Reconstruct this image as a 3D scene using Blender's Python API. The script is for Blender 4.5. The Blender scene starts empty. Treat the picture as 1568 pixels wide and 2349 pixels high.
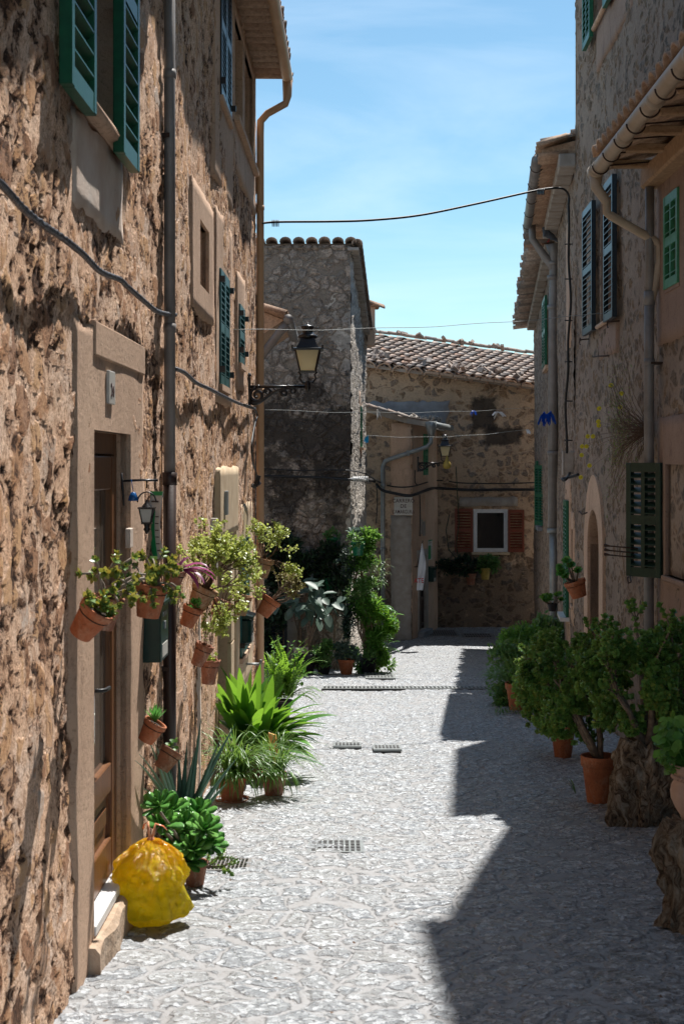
import bpy, math, random
import numpy as np
from mathutils import Vector, Matrix, noise
random.seed(7)
sc = bpy.context.scene
COL = sc.collection
R = math.radians
V = Vector
UP = V((0, 0, 1))
FK, CX, HY = 3262.6, 784.0, 1065.5      # how far apart things are, read off the photograph

def W(x, y, d): return V(((x-CX)/FK*d, d, (HY-y)/FK*d))
def G(d):                                # height of the sloping street at distance d
    ks = [(-40, 1.2), (0, -1.66), (20, -3.26), (31, -4.03), (36, -3.99), (60, -4.1), (200, -6)]
    for (a, za), (b, zb) in zip(ks, ks[1:]):
        if d <= b: return za+(zb-za)*(d-a)/(b-a)
    return -6
def WG(x, y):                            # a point of the street
    lo, hi = 2., 60.
    k = (HY-y)/FK
    for _ in range(50):
        m = (lo+hi)/2
        if G(m)-k*m < 0: lo = m
        else: hi = m
    return V(((x-CX)/FK*lo, lo, G(lo)))
def rnd(a, b): return random.uniform(a, b)
def rv(s=1): return V((rnd(-s, s), rnd(-s, s), rnd(-s, s)))

# ------------------------------------------------------------------ objects
def tag(o, label=None, cat=None, group=None, kind=None):
    if label: o['label'] = label
    if cat: o['category'] = cat
    if group: o['group'] = group
    if kind: o['kind'] = kind
    return o
def thing(name, loc, label, cat, group=None):
    o = bpy.data.objects.new(name, None); COL.objects.link(o)
    o.empty_display_size = .1
    o.location = V(loc)
    return tag(o, label, cat, group)
def world_loc(o):
    p = V(o.location)
    while o.parent: o = o.parent; p = p+V(o.location)
    return p
def copy_tree(o, parent=None):
    c = o.copy(); COL.objects.link(c)
    if parent: c.parent = parent
    for ch in list(o.children): copy_tree(ch, c)
    return c

class MB:
    def __init__(s, M=None):
        s.v = []; s.f = []; s.m = []; s.sm = []; s.M = M
    def add(s, vs, fs, mi=0, smooth=False):
        b = len(s.v)
        if s.M is not None: vs = [s.M @ V(p) for p in vs]
        s.v.extend([tuple(p) for p in vs])
        for f in fs:
            s.f.append([b+i for i in f]); s.m.append(mi); s.sm.append(smooth)
        return s
    def box(s, a, b, mi=0, bev=0):
        x0, y0, z0 = [min(p, q) for p, q in zip(a, b)]; x1, y1, z1 = [max(p, q) for p, q in zip(a, b)]
        if bev <= 0:
            vs = [(x0,y0,z0),(x1,y0,z0),(x1,y1,z0),(x0,y1,z0),(x0,y0,z1),(x1,y0,z1),(x1,y1,z1),(x0,y1,z1)]
            return s.add(vs, [(0,3,2,1),(4,5,6,7),(0,1,5,4),(1,2,6,5),(2,3,7,6),(3,0,4,7)], mi)
        e = min(bev, (x1-x0)*.45, (y1-y0)*.45, (z1-z0)*.45)
        vs = []
        for z, i in ((z0, e), (z0+e, 0), (z1-e, 0), (z1, e)):
            X0, X1, Y0, Y1 = x0+i, x1-i, y0+i, y1-i
            c = e
            vs += [(X0+c-i if 0 else X0+e*(1 if i == 0 else 0), Y0, z), (X1-(e if i == 0 else 0), Y0, z),
                   (X1, Y0+(e if i == 0 else 0), z), (X1, Y1-(e if i == 0 else 0), z),
                   (X1-(e if i == 0 else 0), Y1, z), (X0+(e if i == 0 else 0), Y1, z),
                   (X0, Y1-(e if i == 0 else 0), z), (X0, Y0+(e if i == 0 else 0), z)]
        fs = []
        for k in range(3):
            for j in range(8):
                fs.append((k*8+j, k*8+(j+1) % 8, (k+1)*8+(j+1) % 8, (k+1)*8+j))
        fs.append(tuple(range(7, -1, -1))); fs.append(tuple(range(24, 32)))
        return s.add(vs, fs, mi)
    def obox(s, c, t, n, sx, sy, sz, mi=0):          # oriented box: axes t, n, t x n
        t = V(t).normalized(); n = V(n); n = (n-t*n.dot(t)).normalized(); w = t.cross(n)
        vs = []
        for z in (-1, 1):
            for x, y in ((-1,-1),(1,-1),(1,1),(-1,1)):
                vs.append(V(c)+t*x*sx/2+n*y*sy/2+w*z*sz/2)
        return s.add(vs, [(0,3,2,1),(4,5,6,7),(0,1,5,4),(1,2,6,5),(2,3,7,6),(3,0,4,7)], mi)
    def tube(s, pts, r, seg=8, mi=0, cap=True, smooth=True, ell=1):
        pts = [V(p) for p in pts]; n = len(pts)
        rs = r if isinstance(r, (list, tuple)) else [r]*n
        vs = []; fs = []
        t0 = (pts[1]-pts[0]).normalized()
        a = UP if abs(t0.z) < .9 else V((1, 0, 0))
        u = (a-t0*a.dot(t0)).normalized()
        for i, p in enumerate(pts):
            t = (pts[min(i+1, n-1)]-pts[max(i-1, 0)])
            t = t.normalized() if t.length > 1e-9 else t0
            u = (u-t*u.dot(t)); u = u.normalized() if u.length > 1e-6 else t.orthogonal().normalized()
            w = t.cross(u)
            for k in range(seg):
                an = 2*math.pi*k/seg
                vs.append(p+(u*math.cos(an)+w*math.sin(an)*ell)*rs[i])
        for i in range(n-1):
            for k in range(seg):
                fs.append((i*seg+k, i*seg+(k+1) % seg, (i+1)*seg+(k+1) % seg, (i+1)*seg+k))
        if cap:
            fs.append(tuple(range(seg-1, -1, -1))); fs.append(tuple((n-1)*seg+k for k in range(seg)))
        return s.add(vs, fs, mi, smooth)
    def lathe(s, prof, c=(0, 0, 0), seg=20, mi=0, M=None, smooth=True, close=False):
        c = V(c); vs = []; fs = []; n = len(prof)
        for (r, z) in prof:
            for k in range(seg):
                an = 2*math.pi*k/seg
                p = V((r*math.cos(an), r*math.sin(an), z))
                if M is not None: p = M @ p
                vs.append(p+c)
        for i in range(n-1):
            for k in range(seg):
                fs.append((i*seg+k, i*seg+(k+1) % seg, (i+1)*seg+(k+1) % seg, (i+1)*seg+k))
        if close: fs.append(tuple(range(seg-1, -1, -1))); fs.append(tuple((n-1)*seg+k for k in range(seg)))
        return s.add(vs, fs, mi, smooth)
    def prism(s, poly, d, mi=0):                      # poly of 3-D points swept by d
        n = len(poly); d = V(d)
        vs = [V(p) for p in poly]+[V(p)+d for p in poly]
        fs = [tuple(range(n-1, -1, -1)), tuple(range(n, 2*n))]+[(i, (i+1) % n, n+(i+1) % n, n+i) for i in range(n)]
        return s.add(vs, fs, mi)
    def build(s, name, mats, parent=None, loc=None):
        me = bpy.data.meshes.new(name)
        off = V(loc) if loc is not None else (world_loc(parent) if parent else V((0, 0, 0)))
        ox, oy, oz = off
        me.from_pydata([(x-ox, y-oy, z-oz) for x, y, z in s.v], [], s.f)
        if not isinstance(mats, (list, tuple)): mats = [mats]
        for m in mats: me.materials.append(m)
        me.polygons.foreach_set('material_index', s.m)
        me.polygons.foreach_set('use_smooth', s.sm)
        me.update()
        o = bpy.data.objects.new(name, me); COL.objects.link(o)
        if parent: o.parent = parent
        elif loc is not None: o.location = off
        if parent and loc is not None:
            o.location = off-world_loc(parent)
        return o

# ------------------------------------------------------------------ materials
class NT:
    def __init__(s, name):
        s.mat = bpy.data.materials.new(name); s.mat.use_nodes = True
        s.t = s.mat.node_tree; s.n = s.t.nodes; s.l = s.t.links
        s.b = s.n['Principled BSDF']; s.out = s.n['Material Output']
        tc = s.n.new('ShaderNodeTexCoord'); s.co = tc.outputs['Object']
        s.world = s.n.new('ShaderNodeNewGeometry').outputs['Position']
    def lk(s, a, b): s.l.new(a, b)
    def setv(s, inp, val):
        if hasattr(val, 'is_output') or isinstance(val, bpy.types.NodeSocket): s.l.new(val, inp)
        elif isinstance(val, (tuple, list)) and len(val) == 3 and len(inp.default_value) == 4: inp.default_value = (*val, 1)
        else: inp.default_value = val
    def mapping(s, sc_, co=None):
        m = s.n.new('ShaderNodeMapping'); m.inputs['Scale'].default_value = sc_
        s.lk(co or s.co, m.inputs[0]); return m.outputs[0]
    def noise(s, scale, detail=4, rough=.55, dist=0, co=None):
        t = s.n.new('ShaderNodeTexNoise'); t.inputs['Scale'].default_value = scale
        t.inputs['Detail'].default_value = detail; t.inputs['Roughness'].default_value = rough
        t.inputs['Distortion'].default_value = dist; s.lk(co or s.co, t.inputs['Vector']); return t.outputs['Fac']
    def noisec(s, scale, detail=2, co=None):
        t = s.n.new('ShaderNodeTexNoise'); t.inputs['Scale'].default_value = scale
        t.inputs['Detail'].default_value = detail; s.lk(co or s.co, t.inputs['Vector']); return t.outputs['Color']
    def warp(s, scale, amt, co=None, detail=2):
        c = s.noisec(scale, detail, co)
        a = s.n.new('ShaderNodeVectorMath'); a.operation = 'SUBTRACT'; s.lk(c, a.inputs[0]); a.inputs[1].default_value = (.5, .5, .5)
        b = s.n.new('ShaderNodeVectorMath'); b.operation = 'SCALE'; s.lk(a.outputs[0], b.inputs[0]); b.inputs['Scale'].default_value = amt
        d = s.n.new('ShaderNodeVectorMath'); d.operation = 'ADD'; s.lk(co or s.co, d.inputs[0]); s.lk(b.outputs[0], d.inputs[1]); return d.outputs[0]
    def voro(s, scale, feat='F1', co=None, out='Distance', rand=1):
        t = s.n.new('ShaderNodeTexVoronoi'); t.feature = feat; t.inputs['Scale'].default_value = scale
        t.inputs['Randomness'].default_value = rand
        s.lk(co or s.co, t.inputs['Vector']); return t.outputs[out]
    def ramp(s, fac, stops, interp='LINEAR'):
        r = s.n.new('ShaderNodeValToRGB'); r.color_ramp.interpolation = interp
        el = r.color_ramp.elements
        while len(el) < len(stops): el.new(.5)
        for e, (p, c) in zip(el, stops):
            e.position = p; e.color = (*c, 1) if isinstance(c, (tuple, list)) else (c, c, c, 1)
        s.lk(fac, r.inputs[0]); return r.outputs[0]
    def mix(s, fac, a, b, mode='MIX'):
        m = s.n.new('ShaderNodeMix'); m.data_type = 'RGBA'; m.blend_type = mode
        s.setv(m.inputs['Factor'], fac); s.setv(m.inputs['A'] if 0 else m.inputs[6], a); s.setv(m.inputs[7], b); return m.outputs[2]
    def math(s, op, a, b=0, clamp=False):
        m = s.n.new('ShaderNodeMath'); m.operation = op; m.use_clamp = clamp
        s.setv(m.inputs[0], a); s.setv(m.inputs[1], b); return m.outputs[0]
    def island(s):
        g = s.n.new('ShaderNodeNewGeometry'); return g.outputs['Random Per Island']
    def sep(s, co=None):
        m = s.n.new('ShaderNodeSeparateXYZ'); s.lk(co or s.co, m.inputs[0]); return m.outputs
    def bump(s, h, dist=.01, strength=1):
        b = s.n.new('ShaderNodeBump'); b.inputs['Distance'].default_value = dist; b.inputs['Strength'].default_value = strength
        s.lk(h, b.inputs['Height']); s.lk(b.outputs[0], s.b.inputs['Normal'])
    def disp(s, h, scale, mid=0.):
        at = s.n.new('ShaderNodeAttribute'); at.attribute_name = 'dm'
        hh = s.math('MULTIPLY', s.math('SUBTRACT', h, mid), at.outputs['Fac'])
        d = s.n.new('ShaderNodeDisplacement'); d.inputs['Midlevel'].default_value = 0; d.inputs['Scale'].default_value = scale
        s.lk(hh, d.inputs['Height']); s.lk(d.outputs[0], s.out.inputs['Displacement'])
        s.mat.displacement_method = 'BOTH'
    def fin(s, color, rough=.8, metal=0, spec=.5):
        s.setv(s.b.inputs['Base Color'], color); s.setv(s.b.inputs['Roughness'], rough)
        s.b.inputs['Metallic'].default_value = metal; s.b.inputs['Specular IOR Level'].default_value = spec
        return s.mat

def basic(name, c1, c2=None, scale=8, rough=.7, bump=.0, metal=0, spec=.4, det=5, fine=60):
    t = NT(name)
    c2 = c2 or tuple(c*.75 for c in c1)
    n = t.noise(scale, det, .6)
    col = t.mix(t.ramp(n, [(.35, 0.), (.65, 1.)]), c1, c2)
    if bump:
        t.bump(t.math('ADD', n, t.math('MULTIPLY', t.noise(fine, 3), .5)), bump)
    return t.fin(col, rough, metal, spec)

def m_eroded(name):                      # peach lime render eaten away to dark rough stone
    t = NT(name); t.co = t.world
    co = t.warp(6, .10, None, 3)
    big = t.noise(1.6, 3, .5, 0, co)
    n1 = t.noise(10, 8, .66, .1, co)
    n2 = t.noise(46, 7, .78, 0, co)
    n4 = t.noise(130, 4, .7, 0)
    vs = t.warp(4, .22, None, 4)
    cell = t.sep(t.voro(6.5, 'F1', vs, 'Color')); ed = t.voro(6.5, 'DISTANCE_TO_EDGE', vs)
    st = t.math('MULTIPLY', t.ramp(t.math('ADD', ed, t.math('MULTIPLY', t.math('SUBTRACT', n1, .5), .35)), [(.07, 0.), (.13, 1.)]), t.ramp(cell[0], [(.30, 0.), (.36, 1.)]))
    pit = t.math('ADD', t.math('MULTIPLY', n1, .8), t.math('MULTIPLY', big, .38))
    pit = t.math('ADD', pit, t.math('MULTIPLY', t.math('SUBTRACT', n2, .5), .45))
    mask = t.ramp(pit, [(.632, 0.), (.650, 1.)])            # 1 where the render has fallen out
    edge = t.ramp(pit, [(.57, 0.), (.632, 1.)])
    stone = t.ramp(t.noise(30, 8, .82, 0, co), [(.34, (.010, .006, .005)), (.46, (.050, .025, .015)), (.57, (.16, .08, .045)), (.70, (.32, .23, .17))])
    face = t.ramp(t.math('ADD', t.math('MULTIPLY', cell[1], .5), t.math('MULTIPLY', n2, .6)), [(.3, (.19, .085, .045)), (.42, (.38, .19, .09)), (.55, (.56, .33, .16)), (.68, (.46, .27, .17)), (.82, (.44, .38, .33))])
    mort = t.ramp(t.noise(2.6, 6, .65), [(.3, (.72, .45, .29)), (.5, (.80, .56, .40)), (.72, (.70, .57, .48))])
    mort = t.mix(t.ramp(n2, [(.38, .9), (.53, 0.)]), mort, (.25, .125, .065))
    mort = t.mix(t.ramp(n4, [(.38, .6), (.5, 0.)]), mort, (.25, .14, .08))
    mort = t.mix(t.math('MULTIPLY', st, .8), mort, face)
    mort = t.mix(t.math('MULTIPLY', edge, .35), mort, (.30, .155, .08))
    col = t.mix(mask, mort, stone)
    h = t.math('ADD', t.math('MULTIPLY', mask, -.75), t.math('ADD', t.math('MULTIPLY', n2, 1.0), t.math('MULTIPLY', st, .45)))
    t.disp(h, .017, .2)
    return t.fin(col, .88, 0, .3)

def m_rubble(name, stones, mortar, scale=4.2, mw=.09, depth=.028, stain=None, mort2=None, stretch=(1, 1, 1.35), cover=.38, soft=1., smears=()):
    t = NT(name); t.co = t.world
    co = t.warp(2.6, .42, None, 5)
    co = t.mapping(stretch, co)
    e = t.voro(scale, 'DISTANCE_TO_EDGE', co)
    cell = t.voro(scale, 'F1', co, 'Color')
    n0 = t.noise(9, 6, .75)
    e = t.math('ADD', e, t.math('MULTIPLY', t.math('SUBTRACT', n0, .5), .42))
    m = t.ramp(e, [(mw*.5, 0.), (mw*(1+1.6*soft), 1.)])
    cs = t.sep(cell)
    # many stones are smeared over with mortar
    gone = t.ramp(t.math('ADD', cs[1], t.math('MULTIPLY', t.math('SUBTRACT', t.noise(5, 4, .6), .5), 1.1)), [(cover, 0.), (cover+.12, 1.)])
    m = t.math('MULTIPLY', m, t.math('MAXIMUM', gone, .10))
    n2 = t.noise(26, 7, .75)
    n3 = t.noise(80, 4, .65)
    st = t.ramp(t.math('ADD', t.math('MULTIPLY', cs[0], .75), t.math('MULTIPLY', n0, .3)), [(i/(len(stones)-1)*.9+.05, c) for i, c in enumerate(stones)])
    st = t.mix(t.ramp(n2, [(.34, .85), (.58, 0.)]), st, tuple(c*.3 for c in stones[0]))
    mo = t.mix(t.ramp(t.noise(1.6, 6, .65), [(.35, 0.), (.65, 1.)]), mortar, mort2 or tuple(c*.72 for c in mortar))
    mo = t.mix(t.ramp(n2, [(.36, .5), (.52, 0.)]), mo, tuple(c*.45 for c in mortar))
    mo = t.mix(t.ramp(n3, [(.34, .4), (.55, 0.)]), mo, tuple(c*.55 for c in mortar))
    col = t.mix(m, mo, st)
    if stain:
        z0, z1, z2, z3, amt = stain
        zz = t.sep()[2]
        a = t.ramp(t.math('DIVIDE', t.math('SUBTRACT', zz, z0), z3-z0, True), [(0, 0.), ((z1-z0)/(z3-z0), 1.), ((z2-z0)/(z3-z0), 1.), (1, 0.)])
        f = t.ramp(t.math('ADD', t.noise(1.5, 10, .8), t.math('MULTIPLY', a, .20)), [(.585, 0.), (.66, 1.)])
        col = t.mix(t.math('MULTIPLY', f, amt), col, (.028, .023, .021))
    for (xa, xb, za, zb) in smears:      # old soot marks with ragged edges
        s3 = t.sep(); dx = t.math('DIVIDE', t.math('ABSOLUTE', t.math('SUBTRACT', s3[0], (xa+xb)/2)), (xb-xa)/2); dz = t.math('DIVIDE', t.math('ABSOLUTE', t.math('SUBTRACT', s3[2], (za+zb)/2)), (zb-za)/2)
        dd = t.math('ADD', t.math('MAXIMUM', dx, dz), t.math('MULTIPLY', t.math('SUBTRACT', t.noise(3.5, 7, .7), .5), 1.3))
        col = t.mix(t.ramp(dd, [(.72, .88), (1.0, 0.)]), col, (.045, .037, .032))
    h = t.math('ADD', t.math('MULTIPLY', m, .6), t.math('ADD', t.math('MULTIPLY', n2, .7), t.math('MULTIPLY', n3, .2)))
    h = t.math('ADD', h, t.math('MULTIPLY', n0, .5))
    t.disp(h, depth, .8)
    return t.fin(col, .9, 0, .25)

def m_paving():
    t = NT('paving'); t.co = t.world
    co = t.warp(2.6, .28, None, 4)
    co = t.mapping((1.1, 1.15, .2), co)
    e = t.voro(4.4, 'DISTANCE_TO_EDGE', co)
    cell = t.sep(t.voro(4.4, 'F1', co, 'Color'))
    n0 = t.noise(16, 5, .7)
    e = t.math('ADD', e, t.math('MULTIPLY', t.math('SUBTRACT', n0, .5), .22))
    m = t.ramp(e, [(.03, 0.), (.10, 1.)])
    chip = t.voro(38, 'F1', t.warp(20, .04))
    chc = t.sep(t.voro(38, 'F1', t.warp(20, .04), 'Color'))
    n2 = t.noise(50, 7, .8)
    n5 = t.noise(130, 4, .7)
    st = t.ramp(cell[0], [(0, (.215, .235, .26)), (.4, (.265, .285, .305)), (.75, (.29, .295, .295)), (1, (.24, .26, .285))])
    st = t.mix(t.ramp(chc[0], [(.55, 0.), (.75, .8)]), st, (.60, .63, .66))
    st = t.mix(t.ramp(n2, [(.39, .9), (.49, 0.)]), st, (.11, .11, .115))
    st = t.mix(t.ramp(n5, [(.36, .6), (.5, 0.)]), st, (.13, .13, .135))
    mo = t.mix(t.ramp(t.noise(5, 6, .7), [(.35, 0.), (.65, 1.)]), (.27, .272, .28), (.225, .22, .22))
    mo = t.mix(t.ramp(n2, [(.36, .8), (.47, 0.)]), mo, (.15, .135, .125))
    line = t.ramp(t.math('ABSOLUTE', t.math('SUBTRACT', e, .06)), [(0, .6), (.022, 0.)])
    line = t.math('MULTIPLY', line, t.ramp(t.noise(7, 5, .75), [(.47, 0.), (.53, 1.)]))
    col = t.mix(m, mo, st)
    col = t.mix(line, col, (.07, .06, .055))
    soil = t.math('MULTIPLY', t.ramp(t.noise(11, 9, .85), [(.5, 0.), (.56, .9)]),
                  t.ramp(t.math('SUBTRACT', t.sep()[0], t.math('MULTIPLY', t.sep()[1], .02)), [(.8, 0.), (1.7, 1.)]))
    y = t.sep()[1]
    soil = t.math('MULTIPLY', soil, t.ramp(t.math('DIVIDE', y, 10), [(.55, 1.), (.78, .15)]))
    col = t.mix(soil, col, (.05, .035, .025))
    h = t.math('ADD', t.math('MULTIPLY', m, t.math('ADD', .25, t.math('ADD', t.math('MULTIPLY', chip, 1.1), t.math('MULTIPLY', n2, 1.3)))), t.math('MULTIPLY', n0, .5))
    h = t.math('SUBTRACT', h, t.math('MULTIPLY', line, .8))
    t.disp(h, .0075, 1.5)
    rough = t.mix(m, (.62,)*3, t.ramp(chc[1], [(.3, .22), (.7, .6)]))
    return t.fin(col, rough, 0, .9)

def leafmat(name, cols, trans=.45, tcol=None, rough=.38, spec=.5):
    t = NT(name)
    i = t.island()
    c = t.ramp(i, [(k/(max(1, len(cols)-1)), c) for k, c in enumerate(cols)])
    c = t.mix(t.ramp(t.noise(30, 3), [(.4, 0.), (.7, .3)]), c, tuple(x*.5 for x in cols[0]))
    t.fin(c, rough, 0, spec)
    tr = t.n.new('ShaderNodeBsdfTranslucent')
    tc = t.mix(.5, c, tcol or tuple(min(1, x*2.2) for x in cols[-1]))
    t.lk(tc, tr.inputs['Color'])
    mx = t.n.new('ShaderNodeMixShader'); mx.inputs[0].default_value = trans
    t.lk(t.b.outputs[0], mx.inputs[1]); t.lk(tr.outputs[0], mx.inputs[2]); t.lk(mx.outputs[0], t.out.inputs[0])
    return t.mat

def islandmat(name, cols, rough=.8, bump=.004, spec=.3, ns=25):
    t = NT(name)
    c = t.ramp(t.island(), [(k/(len(cols)-1), c) for k, c in enumerate(cols)])
    n = t.noise(ns, 5, .7)
    c = t.mix(t.ramp(n, [(.35, .6), (.6, 0.)]), c, tuple(x*.4 for x in cols[0]))
    t.bump(n, bump)
    return t.fin(c, rough, 0, spec)

Mt = {}
Mt['eroded'] = m_eroded('eroded_render')
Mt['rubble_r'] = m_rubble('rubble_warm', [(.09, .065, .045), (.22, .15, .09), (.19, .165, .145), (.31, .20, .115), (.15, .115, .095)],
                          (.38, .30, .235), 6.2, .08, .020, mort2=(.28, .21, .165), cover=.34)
Mt['rubble_b'] = m_rubble('rubble_back', [(.20, .15, .11), (.46, .29, .17), (.30, .25, .21), (.58, .37, .23)],
                          (.68, .48, .32), 4.6, .07, .05, stain=(-4.6, -4.3, -2.8, -1.6, .6), mort2=(.54, .40, .28), cover=.36, smears=((3.15, 3.85, .75, 1.75), (3.35, 4.5, .45, .95)))
Mt['rubble_d'] = m_rubble('rubble_grey', [(.20, .17, .15), (.50, .42, .35), (.60, .48, .39), (.36, .32, .29)],
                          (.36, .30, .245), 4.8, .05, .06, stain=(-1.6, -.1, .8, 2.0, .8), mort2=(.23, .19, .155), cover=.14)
Mt['rubble_s'] = m_rubble('rubble_pale', [(.50, .45, .39), (.70, .61, .52), (.58, .55, .52)], (.66, .60, .53), 5, .08, .06, stain=(-1, -.2, 2, 3.5, .4))
Mt['paving'] = m_paving()
Mt['pink'] = basic('pink_plaster', (.36, .24, .18), (.27, .175, .13), 3, .85, .006, fine=90)
def plaster(name, c, dirt, streak):
    t = NT(name); t.co = t.world
    col = t.mix(t.ramp(t.noise(1.8, 6, .65), [(.35, 0.), (.68, 1.)]), c, streak)
    col = t.mix(t.ramp(t.noise(4, 8, .75, .3, t.mapping((1, 1, .45))), [(.54, 0.), (.68, .6)]), col, dirt)
    n = t.noise(38, 7, .78); col = t.mix(t.ramp(n, [(.36, .7), (.46, 0.)]), col, dirt)
    t.bump(t.math('ADD', n, t.math('MULTIPLY', t.noise(8, 4, .6), .8)), .009); return t.fin(col, .88, 0, .3)
Mt['peach'] = plaster('peach_plaster', (.64, .44, .31), (.28, .18, .12), (.54, .36, .25))
Mt['pink'] = plaster('pink_render', (.36, .25, .19), (.16, .10, .075), (.28, .19, .145))
Mt['cream'] = basic('cream_stone', (.62, .49, .33), (.52, .38, .24), 5, .8, .004, fine=70)
Mt['pale'] = basic('pale_plaster', (.70, .60, .52), (.58, .45, .36), 5, .85, .005)
Mt['cement'] = basic('cement', (.40, .36, .32), (.30, .26, .22), 6, .9, .01)
Mt['greycem'] = basic('grey_cement', (.30, .31, .33), (.22, .22, .23), 4, .9, .01)
Mt['ground'] = basic('earth_ground', (.30, .26, .22), (.22, .19, .15), 1.5, .95, .02)
Mt['step'] = basic('step_stone', (.50, .38, .28), (.36, .25, .17), 9, .9, .015, fine=30)
def woodmat(name, c1, c2, rough=.4, sc_=(18, 18, 1.2)):
    t = NT(name)
    n = t.noise(3, 6, .6, 1.2, t.mapping(sc_))
    t.bump(n, .002)
    return t.fin(t.mix(t.ramp(n, [(.35, 0.), (.65, 1.)]), c1, c2), rough, 0, .5)
Mt['wood'] = woodmat('varnished_wood', (.20, .085, .03), (.12, .045, .016))
Mt['darkwood'] = woodmat('dark_wood', (.07, .035, .022), (.04, .02, .014), .5)
Mt['orangewood'] = woodmat('orange_wood', (.23, .05, .02), (.15, .033, .014), .5)
Mt['board'] = woodmat('raw_board', (.75, .42, .12), (.62, .32, .08), .7)
Mt['beam'] = woodmat('beam_wood', (.42, .27, .15), (.28, .17, .09), .8, (6, 6, 6))
Mt['gbright'] = basic('green_paint', (.005, .095, .042), (.004, .07, .033), 20, .35, .001)
Mt['gmid'] = basic('mid_green_paint', (.012, .135, .065), (.01, .09, .045), 20, .4, .001)
Mt['gdark'] = basic('dark_green_paint', (.022, .05, .033), (.015, .035, .024), 20, .35, .001)
Mt['gpale'] = basic('pale_green_paint', (.06, .26, .13), (.04, .19, .09), 20, .45, .001)
Mt['teal'] = basic('teal_paint', (.03, .13, .13), (.02, .09, .09), 20, .4, .001)
Mt['blue'] = basic('blue_black_paint', (.02, .032, .042), (.014, .022, .03), 20, .35, .001)
Mt['mail'] = basic('mailbox_green', (.008, .04, .033), (.006, .03, .026), 20, .3)
Mt['iron'] = basic('black_iron', (.012, .011, .012), (.02, .016, .016), 30, .32, .001, .2, .6)
Mt['rust'] = basic('rusty_iron', (.06, .03, .02), (.03, .018, .014), 30, .8, .002)
Mt['grey'] = basic('grey_pipe', (.26, .245, .235), (.19, .175, .165), 5, .5, .001, .2)
Mt['zinc'] = basic('zinc_pipe', (.33, .35, .34), (.24, .25, .25), 6, .45, .001, .5)
Mt['cream_pipe'] = basic('cream_pipe', (.50, .40, .30), (.40, .31, .22), 4, .6, .001)
Mt['beige_pipe'] = basic('beige_pipe', (.58, .37, .22), (.50, .31, .18), 3, .5, .001)
Mt['brown_pipe'] = basic('brown_pipe', (.045, .024, .02), (.03, .017, .014), 6, .4, .001)
Mt['white'] = basic('white_paint', (.78, .78, .77), (.66, .66, .65), 10, .4)
Mt['tilewhite'] = basic('glazed_tile', (.62, .60, .55), (.52, .49, .44), 5, .3)
Mt['ink'] = basic('brown_ink', (.10, .055, .05), None, 30, .5)
Mt['black'] = basic('black_plastic', (.012, .012, .013), None, 30, .45)
Mt['slot'] = basic('slot_shadow', (.06, .06, .06), None, 30, .7)
Mt['cable'] = basic('black_cable', (.014, .014, .015), None, 30, .5)
Mt['greycable'] = basic('grey_cable', (.11, .11, .12), (.04, .04, .045), 40, .4)
Mt['wire'] = basic('pale_wire', (.45, .47, .45), None, 20, .5)
Mt['postergreen'] = basic('poster_green', (.02, .30, .10), (.02, .24, .08), 12, .4)
Mt['red'] = basic('red_print', (.5, .03, .03), None, 12, .5)
Mt['bluerib'] = basic('blue_ribbon', (.01, .12, .65), (.01, .08, .5), 30, .4)
Mt['cyanrib'] = basic('light_blue_ribbon', (.02, .42, .75), None, 30, .4)
Mt['bluedeco'] = basic('blue_glaze', (.02, .12, .35), None, 30, .2)
Mt['cloth'] = basic('white_cloth', (.70, .72, .76), (.6, .62, .66), 6, .8, .004)
Mt['pigeon'] = basic('pigeon_feathers', (.07, .08, .10), (.04, .05, .065), 30, .6)
def clay(name, c1, c2, lime, amt):
    t = NT(name)
    c = t.mix(t.ramp(t.noise(9, 5, .6), [(.35, 0.), (.65, 1.)]), c1, c2)
    c = t.mix(t.ramp(t.noise(14, 8, .75, .5, t.mapping((1, 1, .6))), [(.52, 0.), (.64, amt)]), c, lime)
    n = t.noise(60, 4, .7); c = t.mix(t.ramp(n, [(.36, .45), (.46, 0.)]), c, tuple(q*.35 for q in c2))
    t.bump(n, .003); return t.fin(c, .82, 0, .3)
Mt['terra'] = clay('terracotta', (.48, .16, .07), (.36, .115, .05), (.55, .36, .24), .35)
Mt['terra2'] = clay('weathered_terracotta', (.44, .24, .125), (.32, .16, .085), (.52, .42, .30), .7)
Mt['terra3'] = clay('dull_terracotta', (.34, .14, .08), (.24, .10, .06), (.48, .36, .27), .6)
Mt['urn'] = basic('pale_urn_clay', (.50, .32, .23), (.42, .25, .17), 10, .7, .002)
Mt['darkpot'] = basic('dark_pot', (.02, .018, .022), None, 10, .5)
Mt['gpot'] = basic('green_glazed_pot', (.01, .13, .06), (.008, .09, .045), 12, .2)
Mt['ypot'] = basic('yellow_pot', (.5, .36, .08), None, 12, .5)
Mt['soil'] = basic('soil', (.05, .035, .025), (.03, .02, .015), 40, .95, .01)
Mt['bark'] = basic('grey_bark', (.24, .18, .13), (.13, .09, .065), 30, .85, .006)
Mt['stem'] = basic('pale_stem', (.30, .25, .20), (.18, .14, .11), 30, .7, .003)
Mt['curt'] = basic('curtain', (.10, .10, .12), (.06, .05, .05), 5, .9)
Mt['tile'] = islandmat('roof_tile', [(.20, .17, .15), (.46, .34, .27), (.34, .26, .21), (.52, .42, .35), (.27, .24, .22), (.44, .27, .19)], .85, .01, ns=14)
Mt['tile2'] = islandmat('warm_roof_tile', [(.30, .17, .10), (.42, .24, .14), (.36, .24, .17), (.48, .27, .15)], .85, .008)
Mt['tileunder'] = islandmat('eave_tile', [(.42, .26, .17), (.52, .36, .25), (.46, .30, .20)], .85, .006)
def glass(name, c, rough=.05):
    t = NT(name); return t.fin(c, rough, 0, .8)
Mt['glass'] = glass('dark_glass', (.012, .014, .016))
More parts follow.
